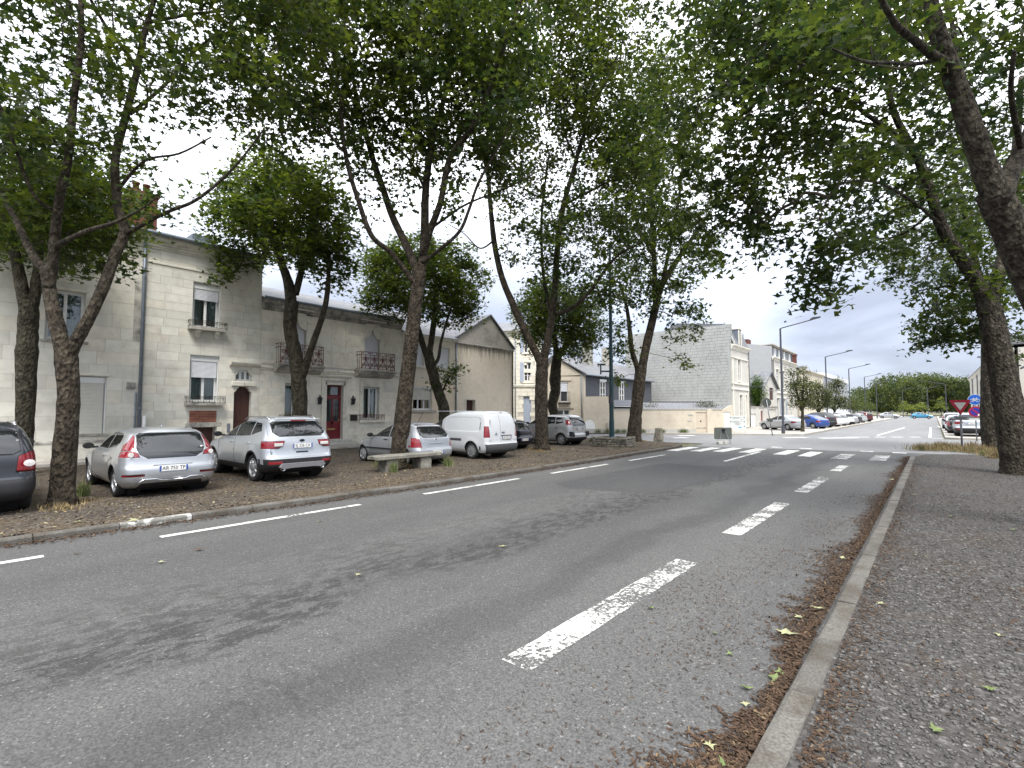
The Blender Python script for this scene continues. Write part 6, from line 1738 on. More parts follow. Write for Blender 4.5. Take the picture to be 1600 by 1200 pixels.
# --- T2
F = depth(G(622, 728, KZ))
plane_tree('slender plane tree rising behind the stone bench', [
    [(622, 728, 0, .30), (628, 670, 0, .275), (634, 610, 0, .255), (642, 540, 0, .235), (650, 470, 0, .22), (656, 425, 0, .21)],
    [(655, 440, 0, .15), (663, 383, .2, .15), (665, 300, .4, .13), (675, 217, .6, .11), (688, 175, .7, .09), (700, 127, .8, .075), (703, 83, .9, .06), (708, 0, 1, .05), (712, -90, 1, .03)],
    [(660, 400, .1, .12), (672, 360, -.2, .115), (688, 317, -.5, .105), (703, 247, -.9, .10), (737, 200, -1.2, .09), (763, 143, -1.5, .08), (777, 97, -1.8, .07), (800, 40, -2.1, .05), (830, -40, -2.4, .03)],
    [(655, 440, 0, .14), (640, 395, .3, .135), (614, 340, .6, .125), (598, 293, .8, .115), (583, 250, 1.0, .105), (570, 203, 1.1, .09), (557, 150, 1.3, .075), (545, 80, 1.4, .055), (530, -20, 1.5, .03)],
    [(650, 445, 0, .10), (613, 397, -.5, .085), (582, 370, -.9, .08), (563, 323, -1.1, .075), (543, 257, -1.3, .07), (534, 193, -1.5, .06), (530, 143, -1.6, .05), (511, 108, -1.8, .042), (488, 64, -2, .03), (460, 0, -2.2, .02)],
    [(660, 410, 0, .07), (683, 393, -.3, .062), (717, 363, -.7, .055), (733, 327, -.9, .05), (747, 287, -1.1, .045), (773, 240, -1.4, .032), (800, 190, -1.6, .02)],
    [(676, 355, -.2, .05), (700, 338, .3, .042), (733, 317, .8, .038), (800, 290, 1.6, .03), (850, 262, 2.2, .02)],
    [(666, 300, .3, .05), (640, 250, 1.4, .042), (615, 228, 2.0, .035), (590, 215, 2.4, .025)],
    [(676, 215, .6, .06), (668, 170, 1.4, .05), (664, 110, 2.0, .04), (655, 30, 2.6, .025)],
    [(540, 240, -1.3, .04), (505, 200, -1.9, .032), (470, 165, -2.3, .024), (430, 140, -2.6, .015)]],
    [blob(600, 50, 170, 90, F, 0, 3, 1.05), blob(480, 110, 110, 75, F, -1.2, 2.4, 1.1), blob(455, 175, 60, 45, F, -1.6, 1.6, .8), blob(420, 215, 32, 30, F, -2, 1.1, .75), blob(550, 190, 80, 60, F, .2, 2.2, .65), blob(700, 130, 110, 100, F, 0, 3, .95), blob(640, 200, 90, 60, F, 1, 2.4, .75),
     blob(775, 175, 75, 80, F, -1, 2.4, .85), blob(700, 240, 90, 45, F, 0, 2.0, .5), blob(635, 290, 60, 35, F, .4, 1.4, .32), blob(580, 320, 40, 30, F, 0, 1.0, .3), blob(720, 320, 40, 35, F, -.5, 1.2, .32), blob(790, 260, 50, 40, F, 0, 1.5, .5), blob(560, 235, 40, 40, F, -1, 1.2, .4),
     blob(620, -100, 250, 110, F, 0, 4, 1), blob(780, 60, 80, 80, F, -1.5, 2.4, 1)],
    F, size=.122, lai=2.5, kind=3)
# --- T3
F = depth(G(847, 703, KZ))
plane_tree('wide-forked plane tree in front of the black hatchback', [
    [(847, 703, 0, .32), (846, 650, 0, .30), (846, 600, 0, .29), (848, 560, 0, .28)],
    [(848, 575, 0, .2), (836, 548, 0, .19), (820, 517, .1, .175), (800, 473, .2, .165), (784, 433, .3, .15), (773, 383, .4, .14), (768, 340, .5, .125), (764, 290, .6, .11), (760, 230, .6, .09), (768, 160, .7, .07), (775, 80, .7, .04)],
    [(848, 575, 0, .2), (853, 545, 0, .19), (861, 505, 0, .17), (867, 455, 0, .16), (870, 400, 0, .15), (875, 355, -.1, .14), (881, 318, -.2, .125), (893, 277, -.3, .11), (907, 227, -.5, .095), (930, 160, -.7, .075), (953, 117, -.9, .055), (975, 60, -1, .035)],
    [(866, 490, 0, .12), (880, 488, -.3, .1), (901, 476, -.7, .09), (924, 452, -1, .08), (947, 420, -1.3, .07), (967, 398, -1.6, .055), (1000, 380, -2, .03)],
    [(862, 500, 0, .1), (855, 465, .3, .085), (848, 420, .6, .075), (846, 350, .9, .065), (850, 300, 1.1, .055), (858, 240, 1.3, .04)],
    [(885, 318, -.2, .07), (910, 305, -.5, .06), (935, 292, -.9, .05), (980, 270, -1.5, .035), (1020, 255, -2, .02)],
    [(874, 365, 0, .06), (890, 345, .6, .05), (925, 328, 1.3, .04), (965, 326, 2, .025)],
    [(900, 250, -.4, .06), (880, 200, .5, .05), (872, 130, 1.2, .04), (878, 60, 1.7, .025)],
    [(772, 375, .4, .05), (750, 388, -.3, .035), (725, 365, -.8, .025), (700, 350, -1.2, .015)]],
    [blob(860, 190, 115, 110, F, 0, 3.4, .95), blob(945, 140, 95, 110, F, -.6, 3.2, 1.0), blob(835, 330, 62, 60, F, 0, 2.2, .65), blob(905, 380, 85, 60, F, -.6, 2.6, .95), blob(960, 310, 80, 85, F, -1, 3, .95), blob(855, 70, 140, 90, F, 0, 4, 1.0), blob(890, 450, 70, 35, F, .4, 2, .7),
     blob(800, 300, 36, 60, F, .5, 1.5, .45), blob(795, 405, 25, 25, F, .3, 1, .5), blob(945, 440, 45, 40, F, -1.2, 1.6, .9), blob(870, -60, 200, 90, F, 0, 4, 1), blob(985, 240, 60, 80, F, -1.2, 2.4, .9), blob(790, 130, 60, 70, F, .6, 2.5, .8)],
    F, size=.125, lai=1.75, kind=3, per=30)
# --- T4
F = depth(G(990, 690, KZ))
plane_tree('plane tree at the end of the island, leaning right beside the teal lamp post', [
    [(990, 690, 0, .42), (993, 650, 0, .36), (999, 600, 0, .34), (1002, 572, 0, .33)],
    [(1002, 585, 0, .25), (1010, 540, 0, .25), (1023, 485, 0, .22), (1033, 448, -.1, .19), (1058, 407, -.3, .15), (1083, 370, -.6, .11), (1110, 330, -.9, .07)],
    [(1000, 585, 0, .18), (988, 550, .2, .15), (984, 517, .4, .135), (979, 480, .6, .11), (968, 440, .8, .07)],
    [(1024, 480, 0, .16), (1022, 410, .3, .14), (1018, 330, .5, .12), (1022, 240, .6, .09), (1030, 160, .6, .05)],
    [(1034, 445, 0, .12), (1050, 370, .5, .1), (1062, 300, .8, .08), (1070, 220, 1, .05)],
    [(1020, 400, .3, .08), (995, 350, .9, .06), (985, 300, 1.2, .04)]],
    [blob(1000, 320, 72, 95, F, 0, 3.6, 1), blob(1055, 280, 75, 110, F, 0, 3.6, 1), blob(968, 440, 45, 50, F, .4, 2.6, .85), blob(1048, 405, 62, 65, F, 0, 3, 1), blob(965, 530, 30, 45, F, 0, 1.8, .8), blob(1072, 505, 26, 48, F, -.4, 1.6, .95), blob(1010, 190, 85, 90, F, 0, 3.6, 1), blob(1095, 400, 38, 45, F, 0, 2.2, .95),
     blob(960, 590, 12, 18, F, 0, .8, .8), blob(1030, 470, 45, 30, F, .6, 2, .7), blob(1060, 560, 16, 22, F, -.4, 1, .7), blob(1050, 130, 80, 80, F, 0, 3, .9)],
    F, size=.135, lai=1.7, kind=3, per=30)
# --- right-hand trees: A at the frame's edge, C behind it, B nearer and leaning in from outside
F = depth(G(1592, 741, RZ))
plane_tree('thick plane trunk at the right edge with a limb reaching over the road', [
    [(1594, 741, 0, 0.39), (1582, 680, 0, 0.359), (1570, 600, 0, 0.335), (1557, 533, 0, 0.304), (1546, 487, 0, 0.289), (1541, 460, 0, 0.265)],
    [(1541, 475, 0, 0.203), (1522, 435, 0, 0.183), (1502, 404, -.1, 0.172), (1484, 377, -.2, 0.16), (1467, 343, -.3, 0.148), (1453, 300, -.4, 0.136), (1436, 250, -.5, 0.125), (1414, 212, -.7, 0.101), (1395, 170, -.9, 0.0819), (1385, 120, -1.0, 0.0663), (1372, 50, -1.1, 0.0468), (1360, -40, -1.2, 0.0312)],
    [(1545, 470, 0, 0.187), (1560, 430, .2, 0.172), (1572, 385, .4, 0.156), (1580, 320, .6, 0.14), (1588, 230, .8, 0.109), (1596, 120, 1, 0.0702)],
    [(1428, 238, -.6, 0.078), (1395, 208, -1.2, 0.0663), (1350, 176, -2.0, 0.0546), (1300, 136, -2.7, 0.0429), (1245, 115, -3.2, 0.0328), (1190, 82, -3.6, 0.0195)],
    [(1400, 205, -.8, 0.0546), (1340, 190, -.2, 0.0429), (1280, 178, .4, 0.0328), (1215, 172, 1.0, 0.0218)],
    [(1460, 320, -.4, 0.0546), (1440, 345, .6, 0.0429), (1400, 370, 1.4, 0.0328), (1350, 372, 2.2, 0.0218)],
    [(1470, 352, -.3, 0.0468), (1430, 318, -1.4, 0.039), (1370, 285, -2.4, 0.0312), (1310, 290, -3.1, 0.0234), (1280, 340, -3.5, 0.014)],
    [(1520, 432, 0, 0.0546), (1490, 445, .8, 0.039), (1460, 450, 1.5, 0.0273), (1430, 455, 2, 0.0156)],
    [(1388, 130, -1, 0.0468), (1320, 90, -1.6, 0.039), (1260, 60, -2.2, 0.0273), (1180, 40, -2.6, 0.0156)]],
    [blob(1240, 130, 135, 110, F, -2.2, 3.4, 1.05), blob(1345, 190, 120, 90, F, -1.2, 3, .95), blob(1160, 190, 85, 100, F, -2.6, 3, 1.0), blob(1225, 290, 100, 75, F, -2.4, 2.8, 1.05), blob(1282, 400, 44, 48, F, -3, 1.3, 1.3), blob(1288, 455, 28, 34, F, -3.1, .9, 1.4), blob(1380, 300, 110, 60, F, -.4, 2.6, .8), blob(1440, 380, 75, 42, F, .6, 2, .75),
     blob(1490, 470, 62, 42, F, 1.2, 2, 1.25), blob(1130, 90, 80, 85, F, -2.2, 3, 1), blob(1190, 385, 45, 35, F, -2.4, 1.6, .85), blob(1130, 320, 45, 60, F, -1.8, 2, .9), blob(1500, 520, 48, 30, F, 1.8, 1.5, 1.4), blob(1465, 525, 26, 20, F, 1.8, 1, 1.2), blob(1340, 372, 40, 28, F, -1.0, 1.4, .75), blob(1470, 300, 60, 60, F, .8, 2, .8), blob(1560, 350, 60, 90, F, 2.2, 2, .9), blob(1300, 40, 160, 80, F, -1.5, 3.4, 1), blob(1250, -90, 260, 100, F, -1, 4, 1)],
    F, size=.122, lai=2.25, kind=3, mat=leaf_c, bk=bark_b)
CB = Vector((2.05, 31.6, 0)); F = depth(CB); bp = 800 + FPX * (CB.x * CY + CB.y * SY) / F
plane_tree('second plane trunk on the right, half hidden behind the thick one', [
    [(bp, 703, 0, 0.437), (bp - 2, 640, 0, 0.374), (bp - 3, 580, 0, 0.343), (bp - 4, 520, 0, 0.312), (bp - 2, 470, 0, 0.281)],
    [(bp - 2, 490, 0, 0.195), (bp - 22, 430, 0, 0.156), (bp - 40, 350, -.4, 0.117), (bp - 60, 270, -.8, 0.078)],
    [(bp - 2, 490, 0, 0.195), (bp + 16, 420, .2, 0.156), (bp + 30, 320, .4, 0.101), (bp + 40, 230, .6, 0.0624)]],
    [blob(1490, 500, 50, 36, F, -1, 2.4, .9), blob(1545, 420, 70, 80, F, 0, 3, .9), blob(1470, 360, 70, 70, F, -1, 3, .9), blob(1520, 260, 100, 90, F, 0, 3, .8), blob(1590, 540, 30, 30, F, .5, 1.5, .9), blob(1440, 420, 40, 40, F, -1, 2, .7)],
    F, size=.115, lai=1.6, kind=3, mat=leaf_c, bk=bark_b, base=CB)
BB = Vector((2.15, 11.4, 0)); F = depth(BB); bp = 800 + FPX * (BB.x * CY + BB.y * SY) / F
plane_tree('near plane tree leaning in from beyond the right edge', [
    [(bp, 850, 0, 0.296), (bp - 22, 720, 0, 0.274), (bp - 62, 580, 0, 0.254), (1622, 450, -.1, 0.232), (1577, 355, -.2, 0.211), (1550, 300, -.3, 0.197)],
    [(1560, 320, -.3, 0.169), (1534, 250, -.4, 0.148), (1517, 200, -.5, 0.138), (1499, 145, -.5, 0.126), (1478, 90, -.6, 0.113), (1462, 40, -.7, 0.0984), (1448, -30, -.8, 0.0774), (1430, -120, -1, 0.0422)],
    [(1562, 310, -.3, 0.141), (1580, 268, -.1, 0.12), (1604, 220, .1, 0.106), (1635, 150, .4, 0.0848), (1660, 60, .6, 0.0563)],
    [(1482, 100, -.6, 0.0598), (1452, 82, -.9, 0.0528), (1425, 60, -1.2, 0.0458), (1400, 38, -1.5, 0.0387), (1378, 0, -1.7, 0.0317), (1350, -60, -2, 0.0176)],
    [(1490, 120, -.5, 0.0387), (1465, 96, -.1, 0.0317), (1430, 100, -.9, 0.0246), (1390, 98, -1.3, 0.0211), (1350, 96, -1.6, 0.0183), (1300, 76, -2, 0.0106)],
    [(1508, 180, -.5, 0.0422), (1500, 100, .3, 0.0366), (1488, 40, .7, 0.0317), (1475, -30, 1, 0.0211)],
    [(1596, 235, .0, 0.0422), (1580, 150, -.8, 0.0317), (1585, 80, -1.3, 0.0211)]],
    [blob(1565, 150, 75, 75, F, .3, 1.6, .8), blob(1480, 190, 60, 45, F, 0, 1.2, .45), blob(1545, 40, 110, 60, F, .3, 1.8, .8), blob(1400, 50, 100, 55, F, -.6, 1.6, .75), blob(1440, 130, 50, 30, F, -.6, .9, .4), blob(1600, 280, 30, 60, F, .8, 1, .5), blob(1480, -80, 250, 90, F, 0, 2.4, 1), blob(1640, 60, 90, 140, F, .6, 2, .8), blob(1300, 0, 90, 40, F, -1.2, 1.4, .8)],
    F, size=.098, lai=1.7, kind=5, mat=leaf_c, bk=bark_b, base=BB)

# ------------------------------------------------------------------ clipped, round-headed trees in front of the houses
def pollard(label, px, v, py_low, py_high, rx, limbs, u=-20.0, dens=1.0, extra=()):
    base = Vector((u, v, KZ)); F = depth(base)
    root = thing('pollard_tree', label, 'tree', tuple(base), 0, 'round-headed trees along the houses')
    org = base; k = F / FPX
    tr = MB(); lm = MB(); sk = []
    for i, l_ in enumerate(limbs):
        pts = [(P(x, y, F + d) - org, r) for x, y, d, r in l_]
        if i == 0: pts[0] = (Vector((0, 0, -.05)), pts[0][1]); pts.insert(0, (Vector((0, 0, -.1)), pts[0][1] * 1.3)); pts[1] = (Vector((0, 0, .35)), pts[1][1])
        path = wood(tr if i == 0 else lm, pts, 6, 14 if i == 0 else 10, .10)
        sk += path[-6:] if i == 0 else path
    tr.build('trunk', bark_c, root, smooth=True); lm.build('limbs', bark_c, root, smooth=True)
    cy = (py_low + py_high) / 2; ry = (py_low - py_high) / 2
    bl = [blob(px, cy, rx * .62, ry * .62, F, 0, rx * k * .62, .8 * dens)]
    for t in range(16):
        a = t * 2.399; h = -0.82 + 1.7 * (t + .5) / 16; r = math.sqrt(max(0, 1 - h * h)) * .72
        sx = rnd.uniform(.32, .48)
        bl.append(blob(px + rx * r * math.cos(a), cy - ry * h * .74, rx * sx, ry * sx * .85, F, r * rx * k * math.sin(a), rx * k * sx, 1.15 * dens))
    bl += [blob(x, y, a, b, F, 0, a * k, 1) for x, y, a, b in extra]
    bl = [(c - org, ax, d) for c, ax, d in bl]
    foliage('crown', root, sk, bl, None, .125, 2.0, leaf_b, 18, .45, 3 if F > 18 else 5, .7, twig_r=.007)
    return root
pollard('round-headed tree behind the forked plane at the far left', 70, 1.65, 445, 190, 150, [[(38, 700, 0, 0.24), (40, 640, 0, 0.216), (42, 560, 0, 0.24), (44, 500, 0, 0.232), (46, 470, 0, 0.216)], [(44, 500, 0, 0.16), (32, 440, 0, 0.152), (22, 390, 0, 0.128), (10, 330, 0, 0.08)], [(46, 500, 0, 0.144), (58, 440, .2, 0.136), (64, 380, .4, 0.104), (90, 310, .5, 0.064)]])
pollard('round-headed tree before the balcony house, forked low', 440, 9.8, 448, 218, 112, [[(470, 690, 0, .30), (468, 640, 0, .29), (466, 590, 0, .29), (460, 545, 0, .27), (453, 510, 0, .27), (456, 470, 0, .26)], [(456, 500, 0, .22), (452, 450, 0, .21), (440, 410, 0, .16), (420, 350, 0, .1)], [(462, 460, 0, .14), (472, 420, .2, .13), (490, 350, .3, .08)], [(472, 590, 0, .15), (488, 540, -.2, .13), (505, 490, -.3, .12), (512, 450, -.3, .1), (515, 390, -.3, .06)]], extra=((520, 420, 36, 42), (535, 380, 25, 40), (350, 420, 28, 24)))
pollard('round-headed tree behind the white van, curved trunk', 660, 17.8, 530, 350, 96, [[(698, 680, 0, .30), (694, 640, 0, .29), (684, 610, 0, .27), (674, 575, 0, .27), (668, 545, 0, .26)], [(668, 560, 0, .17), (655, 520, 0, .16), (640, 470, 0, .1)], [(670, 560, 0, .18), (678, 500, .2, .15), (682, 430, .3, .09)], [(676, 572, 0, .1), (685, 560, -.4, .09), (690, 530, -.6, .07), (705, 480, -.7, .05)], [(690, 615, 0, .05), (702, 590, -.5, .035), (716, 575, -.8, .02)]], extra=((592, 430, 34, 55), (578, 475, 22, 26), (705, 583, 28, 15), (690, 598, 18, 10), (725, 470, 28, 40)))
pollard('round-headed tree behind the wide-forked plane, knobbly trunk', 872, 28.0, 575, 425, 72, [[(862, 680, 0, .34), (864, 640, 0, .32), (868, 610, 0, .33), (867, 592, 0, .40), (870, 565, 0, .32), (872, 545, 0, .3)], [(872, 560, 0, .2), (880, 545, 0, .16), (895, 510, 0, .1)], [(870, 560, 0, .2), (866, 520, 0, .15), (860, 480, 0, .09)]], u=-19.0)
# ------------------------------------------------------------------ street furniture
old_stone = M('old_bench_stone', (.21, .20, .172), .95, .18, 7, bump=.03, bscale=50, stain=(.12, .115, .095), stain_scale=2.5, stain_lo=.46, stain_hi=.62)
rubble_mat = M('rubble_stone', (.17, .155, .13), .95, .25, 9, bump=.04, bscale=40, rand=.3, stain=(.09, .09, .065), stain_scale=4, stain_lo=.48, stain_hi=.62)
teal = M('teal_paint', (.009, .036, .042), .4, .12, 6, coat=.2)
mast_grey = M('mast_grey', (.065, .07, .085), .45, .12, 5, metal=.3)
sign_back = M('sign_back', (.055, .062, .055), .6, .2, 7)
sign_grey = M('sign_post', (.22, .23, .24), .5, .1, 8, metal=.4)
sign_red = M('sign_red', (.32, .012, .03), .45, .06, 6); sign_white = M('sign_white', (.50, .50, .47), .5, .08, 6); sign_blue = M('sign_blue', (.012, .09, .42), .4, .05, 6)

def rough_box(name, x0, x1, y0, y1, z0, z1, m, parent=None, j=.02, cuts=3, bev=.02):
    bm = bmesh.new(); bmesh.ops.create_cube(bm, size=1)
    bmesh.ops.scale(bm, vec=(x1 - x0, y1 - y0, z1 - z0), verts=bm.verts); bmesh.ops.translate(bm, vec=((x0 + x1) / 2, (y0 + y1) / 2, (z0 + z1) / 2), verts=bm.verts)
    bmesh.ops.bevel(bm, geom=bm.edges[:], offset=bev, segments=1, affect='EDGES')
    bmesh.ops.subdivide_edges(bm, edges=[e for e in bm.edges if e.calc_length() > .2], cuts=cuts, use_grid_fill=True)
    for v in bm.verts: v.co += Vector((rnd.uniform(-j, j), rnd.uniform(-j, j), rnd.uniform(-j, j)))
    me = bpy.data.meshes.new(name); bm.to_mesh(me); bm.free(); me.materials.append(m)
    return link(bpy.data.objects.new(name, me), parent)
bench = thing('stone_bench', 'low weathered stone slab bench on two blocks at the kerb side', 'bench', (-12.55, 9.62, KZ))
rough_box('seat', -.34, .26, -1.2, 1.2, .36, .48, old_stone, bench, .008)
rough_box('support', -.28, .2, -.88, -.46, -.03, .36, old_stone, bench, .008)
rough_box('support', -.28, .2, .42, .84, -.03, .36, old_stone, bench, .008)

planter = thing('stone_planter', 'low rubble-stone planter round the foot of the teal lamp post', 'planter', (-12.75, 23.05, KZ), math.radians(12))
MB().box(-.78, .78, -.72, .72, 0, .36).build('soil', dirt_mat, planter)
for r in range(4):
    for side, (ax_, ln) in enumerate((('y', .85), ('y', .85), ('x', .92), ('x', .92))):
        t = -ln + rnd.uniform(0, .1)
        while t < ln - .05:
            L = rnd.uniform(.16, .34); e = min(t + L, ln); z0 = r * .118 + rnd.uniform(-.008, .008); z1 = z0 + .11; d = rnd.uniform(.0, .03)
            if ax_ == 'y': x0 = (.78 if side == 0 else -.92); b = (x0 - d, x0 + .14 + d, t + .008, e - .008)
            else: y0 = (.72 if side == 2 else -.86); b = (t + .008, e - .008, y0 - d, y0 + .14 + d)
            rough_box('stone', *b, z0, z1, rubble_mat, planter, .012, 0, .025); t = e
post = thing('lamp_post', 'tall teal lamp post rising from the stone planter into the leaves', 'lamp post', (-13.0, 23.3, KZ + .3))
q = MB(); q.lathe([(.17, 0), (.17, .12), (.14, .2), (.135, 1.0), (.12, 1.1), (.115, 3.4), (.10, 3.5), (.085, 7), (.06, 10.6), (.001, 10.62)], 12); q.build('mast', teal, post, smooth=False)
q = MB(); rv = Vector((CY, SY, 0))
def rp(a, z): return (rv.x * a, rv.y * a, z)
q.tube([rp(-.05, 3.62), rp(-.55, 3.62)], .045, 8); q.tube([rp(-.55, 3.45), rp(-.55, 4.0)], .04, 8); q.tube([rp(-.72, 3.98), rp(-.30, 3.98)], .05, 8); q.build('bracket', teal, post)
q = MB(); q.tube([(0, 0, 10.3), (.6, -.1, 10.8), (1.6, -.2, 10.95)], .04, 8); q.build('lamp_arm', teal, post, smooth=True); MB().box(1.4, 2.1, -.35, -.05, 10.88, 11.0).build('lamp_head', mast_grey, post, bevel=.03)
MB().box(-.09, .09, -.14, -.10, 1.9, 2.3).build('post_plate', mast_grey, post)

bo = thing('stone_bollard', 'rough squat stone bollard at the island corner', 'bollard', tuple(G(1029, 690, KZ)))
bm = bmesh.new(); bmesh.ops.create_cube(bm, size=1); bmesh.ops.subdivide_edges(bm, edges=bm.edges[:], cuts=4, use_grid_fill=True)
for v in bm.verts:
    x, y, z = v.co; k = 1 - .32 * (z + .5)**1.5; v.co = Vector((x * .44 * k, y * .42 * k, (z + .46) * .82)) + Vector([rnd.uniform(-.022, .022) for _ in range(3)])
me = bpy.data.meshes.new('block'); bm.to_mesh(me); bm.free(); me.materials.append(rubble_mat); link(bpy.data.objects.new('block', me), bo)

# portable road sign seen from behind
ps = thing('portable_sign', 'dark grey back of a portable road sign standing on the crossing', 'road sign', tuple(G(1130, 694, 0)), RZC)
q = MB(); q.prism(rounded(-.5, .5, .28, .95, .07), -.015, .015, 'x'); q.build('panel', sign_back, ps, fix=True)
q = MB(); q.prism(rounded(-.5, .5, .28, .95, .07), .0151, .018, 'x'); q.build('rim', M('sign_rim', (.09, .10, .09), .5, .1, 6), ps, fix=True).scale = (1, 1.0, 1.0)
q = MB(); q.tube([(.04, -.1, .8), (.3, -.32, .03)], .012, 6); q.tube([(.04, .1, .8), (.3, .32, .03)], .012, 6); q.tube([(.0, -.3, .3), (.0, -.3, 0)], .014, 6); q.tube([(.0, .4, .3), (.0, .4, 0)], .014, 6); q.build('stand', sign_grey, ps)
MB().box(.02, .12, -.08, .10, .74, .88).build('clamp', black_mat, ps, bevel=.01)
rough_box('weight', .02, .34, -.40, -.10, 0, .16, concrete, ps, .01, 0); rough_box('weight', .02, .3, -.06, .14, 0, .2, concrete, ps, .01, 0)
# white information board
ib = thing('information_board', 'white information board on two legs before the garden wall', 'board', tuple(G(1153, 677, .1)), RZC)
MB().box(-.02, .02, -.68, .66, .32, 1.40).build('panel', M('board_white', (.56, .58, .56), .6, .05, 4), ib, bevel=.008)
MB().box(-.04, .015, .60, .68, 0, 1.36).box(-.04, .015, -.66, -.6, 0, 1.36).build('leg', sign_white, ib)
q = MB()
for z, a, b in ((1.28, -.42, .30), (1.20, -.42, .12), (1.10, .20, .42), (.97, -.42, .36), (.89, -.42, .1), (.81, -.2, .22), (.73, -.25, .2), (.66, -.1, .12)):
    y = a
    while y < b: L = rnd.uniform(.04, .12); q.box(.0205, .023, y, min(y + L, b), z - .017, z + .017); y += L + .02
q.build('lettering', M('board_ink', (.10, .11, .12), .7, .1, 8), ib)
q = MB()
for y, z in ((-.56, 1.27), (-.56, .93), (.52, 1.27), (.52, .93), (.52, .55)): q.box(.0205, .023, y - .04, y + .04, z - .05, z + .05)
q.build('pictogram', M('board_green', (.06, .10, .09), .7, .1, 8), ib); MB().box(.0205, .023, .05, .30, .42, .52).build('blue_mark', M('board_blue', (.10, .30, .5), .6, .1, 5), ib)
# round sign seen from behind on a leaning pole
b0 = G(1207, 680.5, .1); t0 = P(1198, 628, depth(b0) - .2)
rs = thing('round_sign', 'round road sign seen from behind on a leaning pole at the far corner', 'road sign', tuple(b0))
d = t0 - b0; MB().tube([(0, 0, 0), d * 1.06], .035, 8).build('pole', sign_grey, rs, smooth=True)
o = MB().lathe([(.001, -.012), (.33, -.012), (.33, .012), (.001, .012)], 28, axis='x').build('disc', sign_back, rs); o.location = d * .98 + Vector((-.02, .05, 0)); o.rotation_euler = (0, 0, RZC)
o = MB().box(.03, .05, -.2, .2, -.12, .12).build('small_plate', sign_back, rs, bevel=.01); o.location = d * .46; o.rotation_euler = (0, 0, RZC)

# street lamps on the far left side
def mast(label, u, v, h=8.4, arm=2.2, dirs=(1,), r=.09):
    o = thing('street_lamp', label, 'street lamp', (u, v, .1), 0, 'grey street lamps')
    MB().lathe([(r * 1.5, 0), (r * 1.5, .5), (r, .7), (r * .75, h)], 10).build('mast', mast_grey, o, smooth=True)
    for s in dirs:
        MB().tube([(0, 0, h - .02), (s * .1, 0, h + .03), (s * arm, 0, h + .45)], .045, 8).build('arm', mast_grey, o, smooth=True)
        q = MB(); q.prism([(s * (arm - .1), h + .42), (s * (arm + .55), h + .54), (s * (arm + .6), h + .62), (s * (arm + .1), h + .62), (s * (arm - .1), h + .5)], -.14, .14, 'y'); q.build('lamp_head', mast_grey, o, fix=True)
    return o
L1 = G(1224, 677.5, .1)
lm = mast('tall grey street lamp nearest the crossing, by the round sign', L1.x, L1.y)
MB().tube([(0, 0, 3.4), (-1.2, -.6, 3.42)], .03, 6).build('side_arm', mast_grey, lm)
mast('second grey street lamp along the far road', -9.9, 70.5); mast('third grey street lamp along the far road', -10.0, 93); mast('fourth grey street lamp along the far road', -10.2, 118); mast('fifth grey street lamp, smallest along the far road', -10.4, 146)
mast('double-armed street lamp in front of the far wood', -1.2, 165, 7.5, 1.6, (1, -1)); mast('single street lamp right of the double-armed one', 1.8, 128, 7.0, 2.0, (-1,)); mast('distant street lamp left of the double-armed one', -7, 185, 8, 2.0, (1,))

# give-way sign
gs = thing('give_way_sign', 'red and white triangular give-way sign near the right-hand trunks', 'road sign', (.98, 33.2, RZ))
pz = 1.52
MB().tube([(0, 0, -.05), (0, 0, 2.3)], .045, 10).build('pole', sign_grey, gs, smooth=True)
def tri(w, h, zc, r=.05):
    pts = []
    for (x, z), a0 in (((-w / 2 + r * 1.7, zc + h / 2 - r), 90), ((0, zc - h / 2 + 2 * r), 210), ((w / 2 - r * 1.7, zc + h / 2 - r), -30)):
        for k in range(5): a = math.radians(a0 + 120 * k / 4); pts.append((x + r * math.cos(a), z + r * math.sin(a)))
    return pts
zc_ = 2.02
q = MB(); q.prism(tri(.86, .76, zc_), -.075, -.05, 'y'); pl = q.build('plate', sign_red, gs, fix=True)
q = MB(); q.prism(tri(.46, .40, zc_ + .055, .02), -.079, -.0751, 'y'); q.build('white_centre', sign_white, pl, fix=True)
MB().box(-.25, .25, -.07, -.05, 1.40, 1.60).build('sub_plate', sign_grey, gs, bevel=.01)
q = MB()
for z, a, b in ((1.545, -.18, .18), (1.465, -.2, .2)):
    y = a
    while y < b: L = rnd.uniform(.03, .07); q.box(y, min(y + L, b), -.073, -.0701, z - .02, z + .02); y += L + .015
q.build('lettering', M('plate_ink', (.09, .09, .09), .7, .1, 8), gs)
# cycle and no-stopping signs on one post
F = 31.0; cp = P(1524, 642, F)
cs = thing('cycle_sign_post', 'blue round cycle sign above a red and blue no-parking sign on one post', 'road sign', (cp.x, cp.y, .1))
MB().tube([(0, 0, -.1), (0, 0, 2.9)], .035, 10).build('pole', sign_grey, cs, smooth=True)
def disc(r, z, y0, y1, m, name, par, n=36):
    q = MB(); q.lathe([(.001, y0), (r, y0), (r, y1), (.001, y1)], n, (0, 0, z), 'y'); return q.build(name, m, par, fix=True)
z = 1.9 + (642 - 624.5) * F / FPX - .1
d1 = disc(.335, z, -.07, -.05, sign_white, 'cycle_disc', cs); disc(.315, z, -.073, -.0701, sign_blue, 'blue_face', d1)
q = MB()
def ring(cx, cz, r, t, n=20):
    q.tube([(cx + r * math.cos(2 * math.pi * k / n), -.076, cz + r * math.sin(2 * math.pi * k / n)) for k in range(n + 1)], t, 5, False)
for s in (-1, 1): ring(s * .135, z - .05, .09, .014)
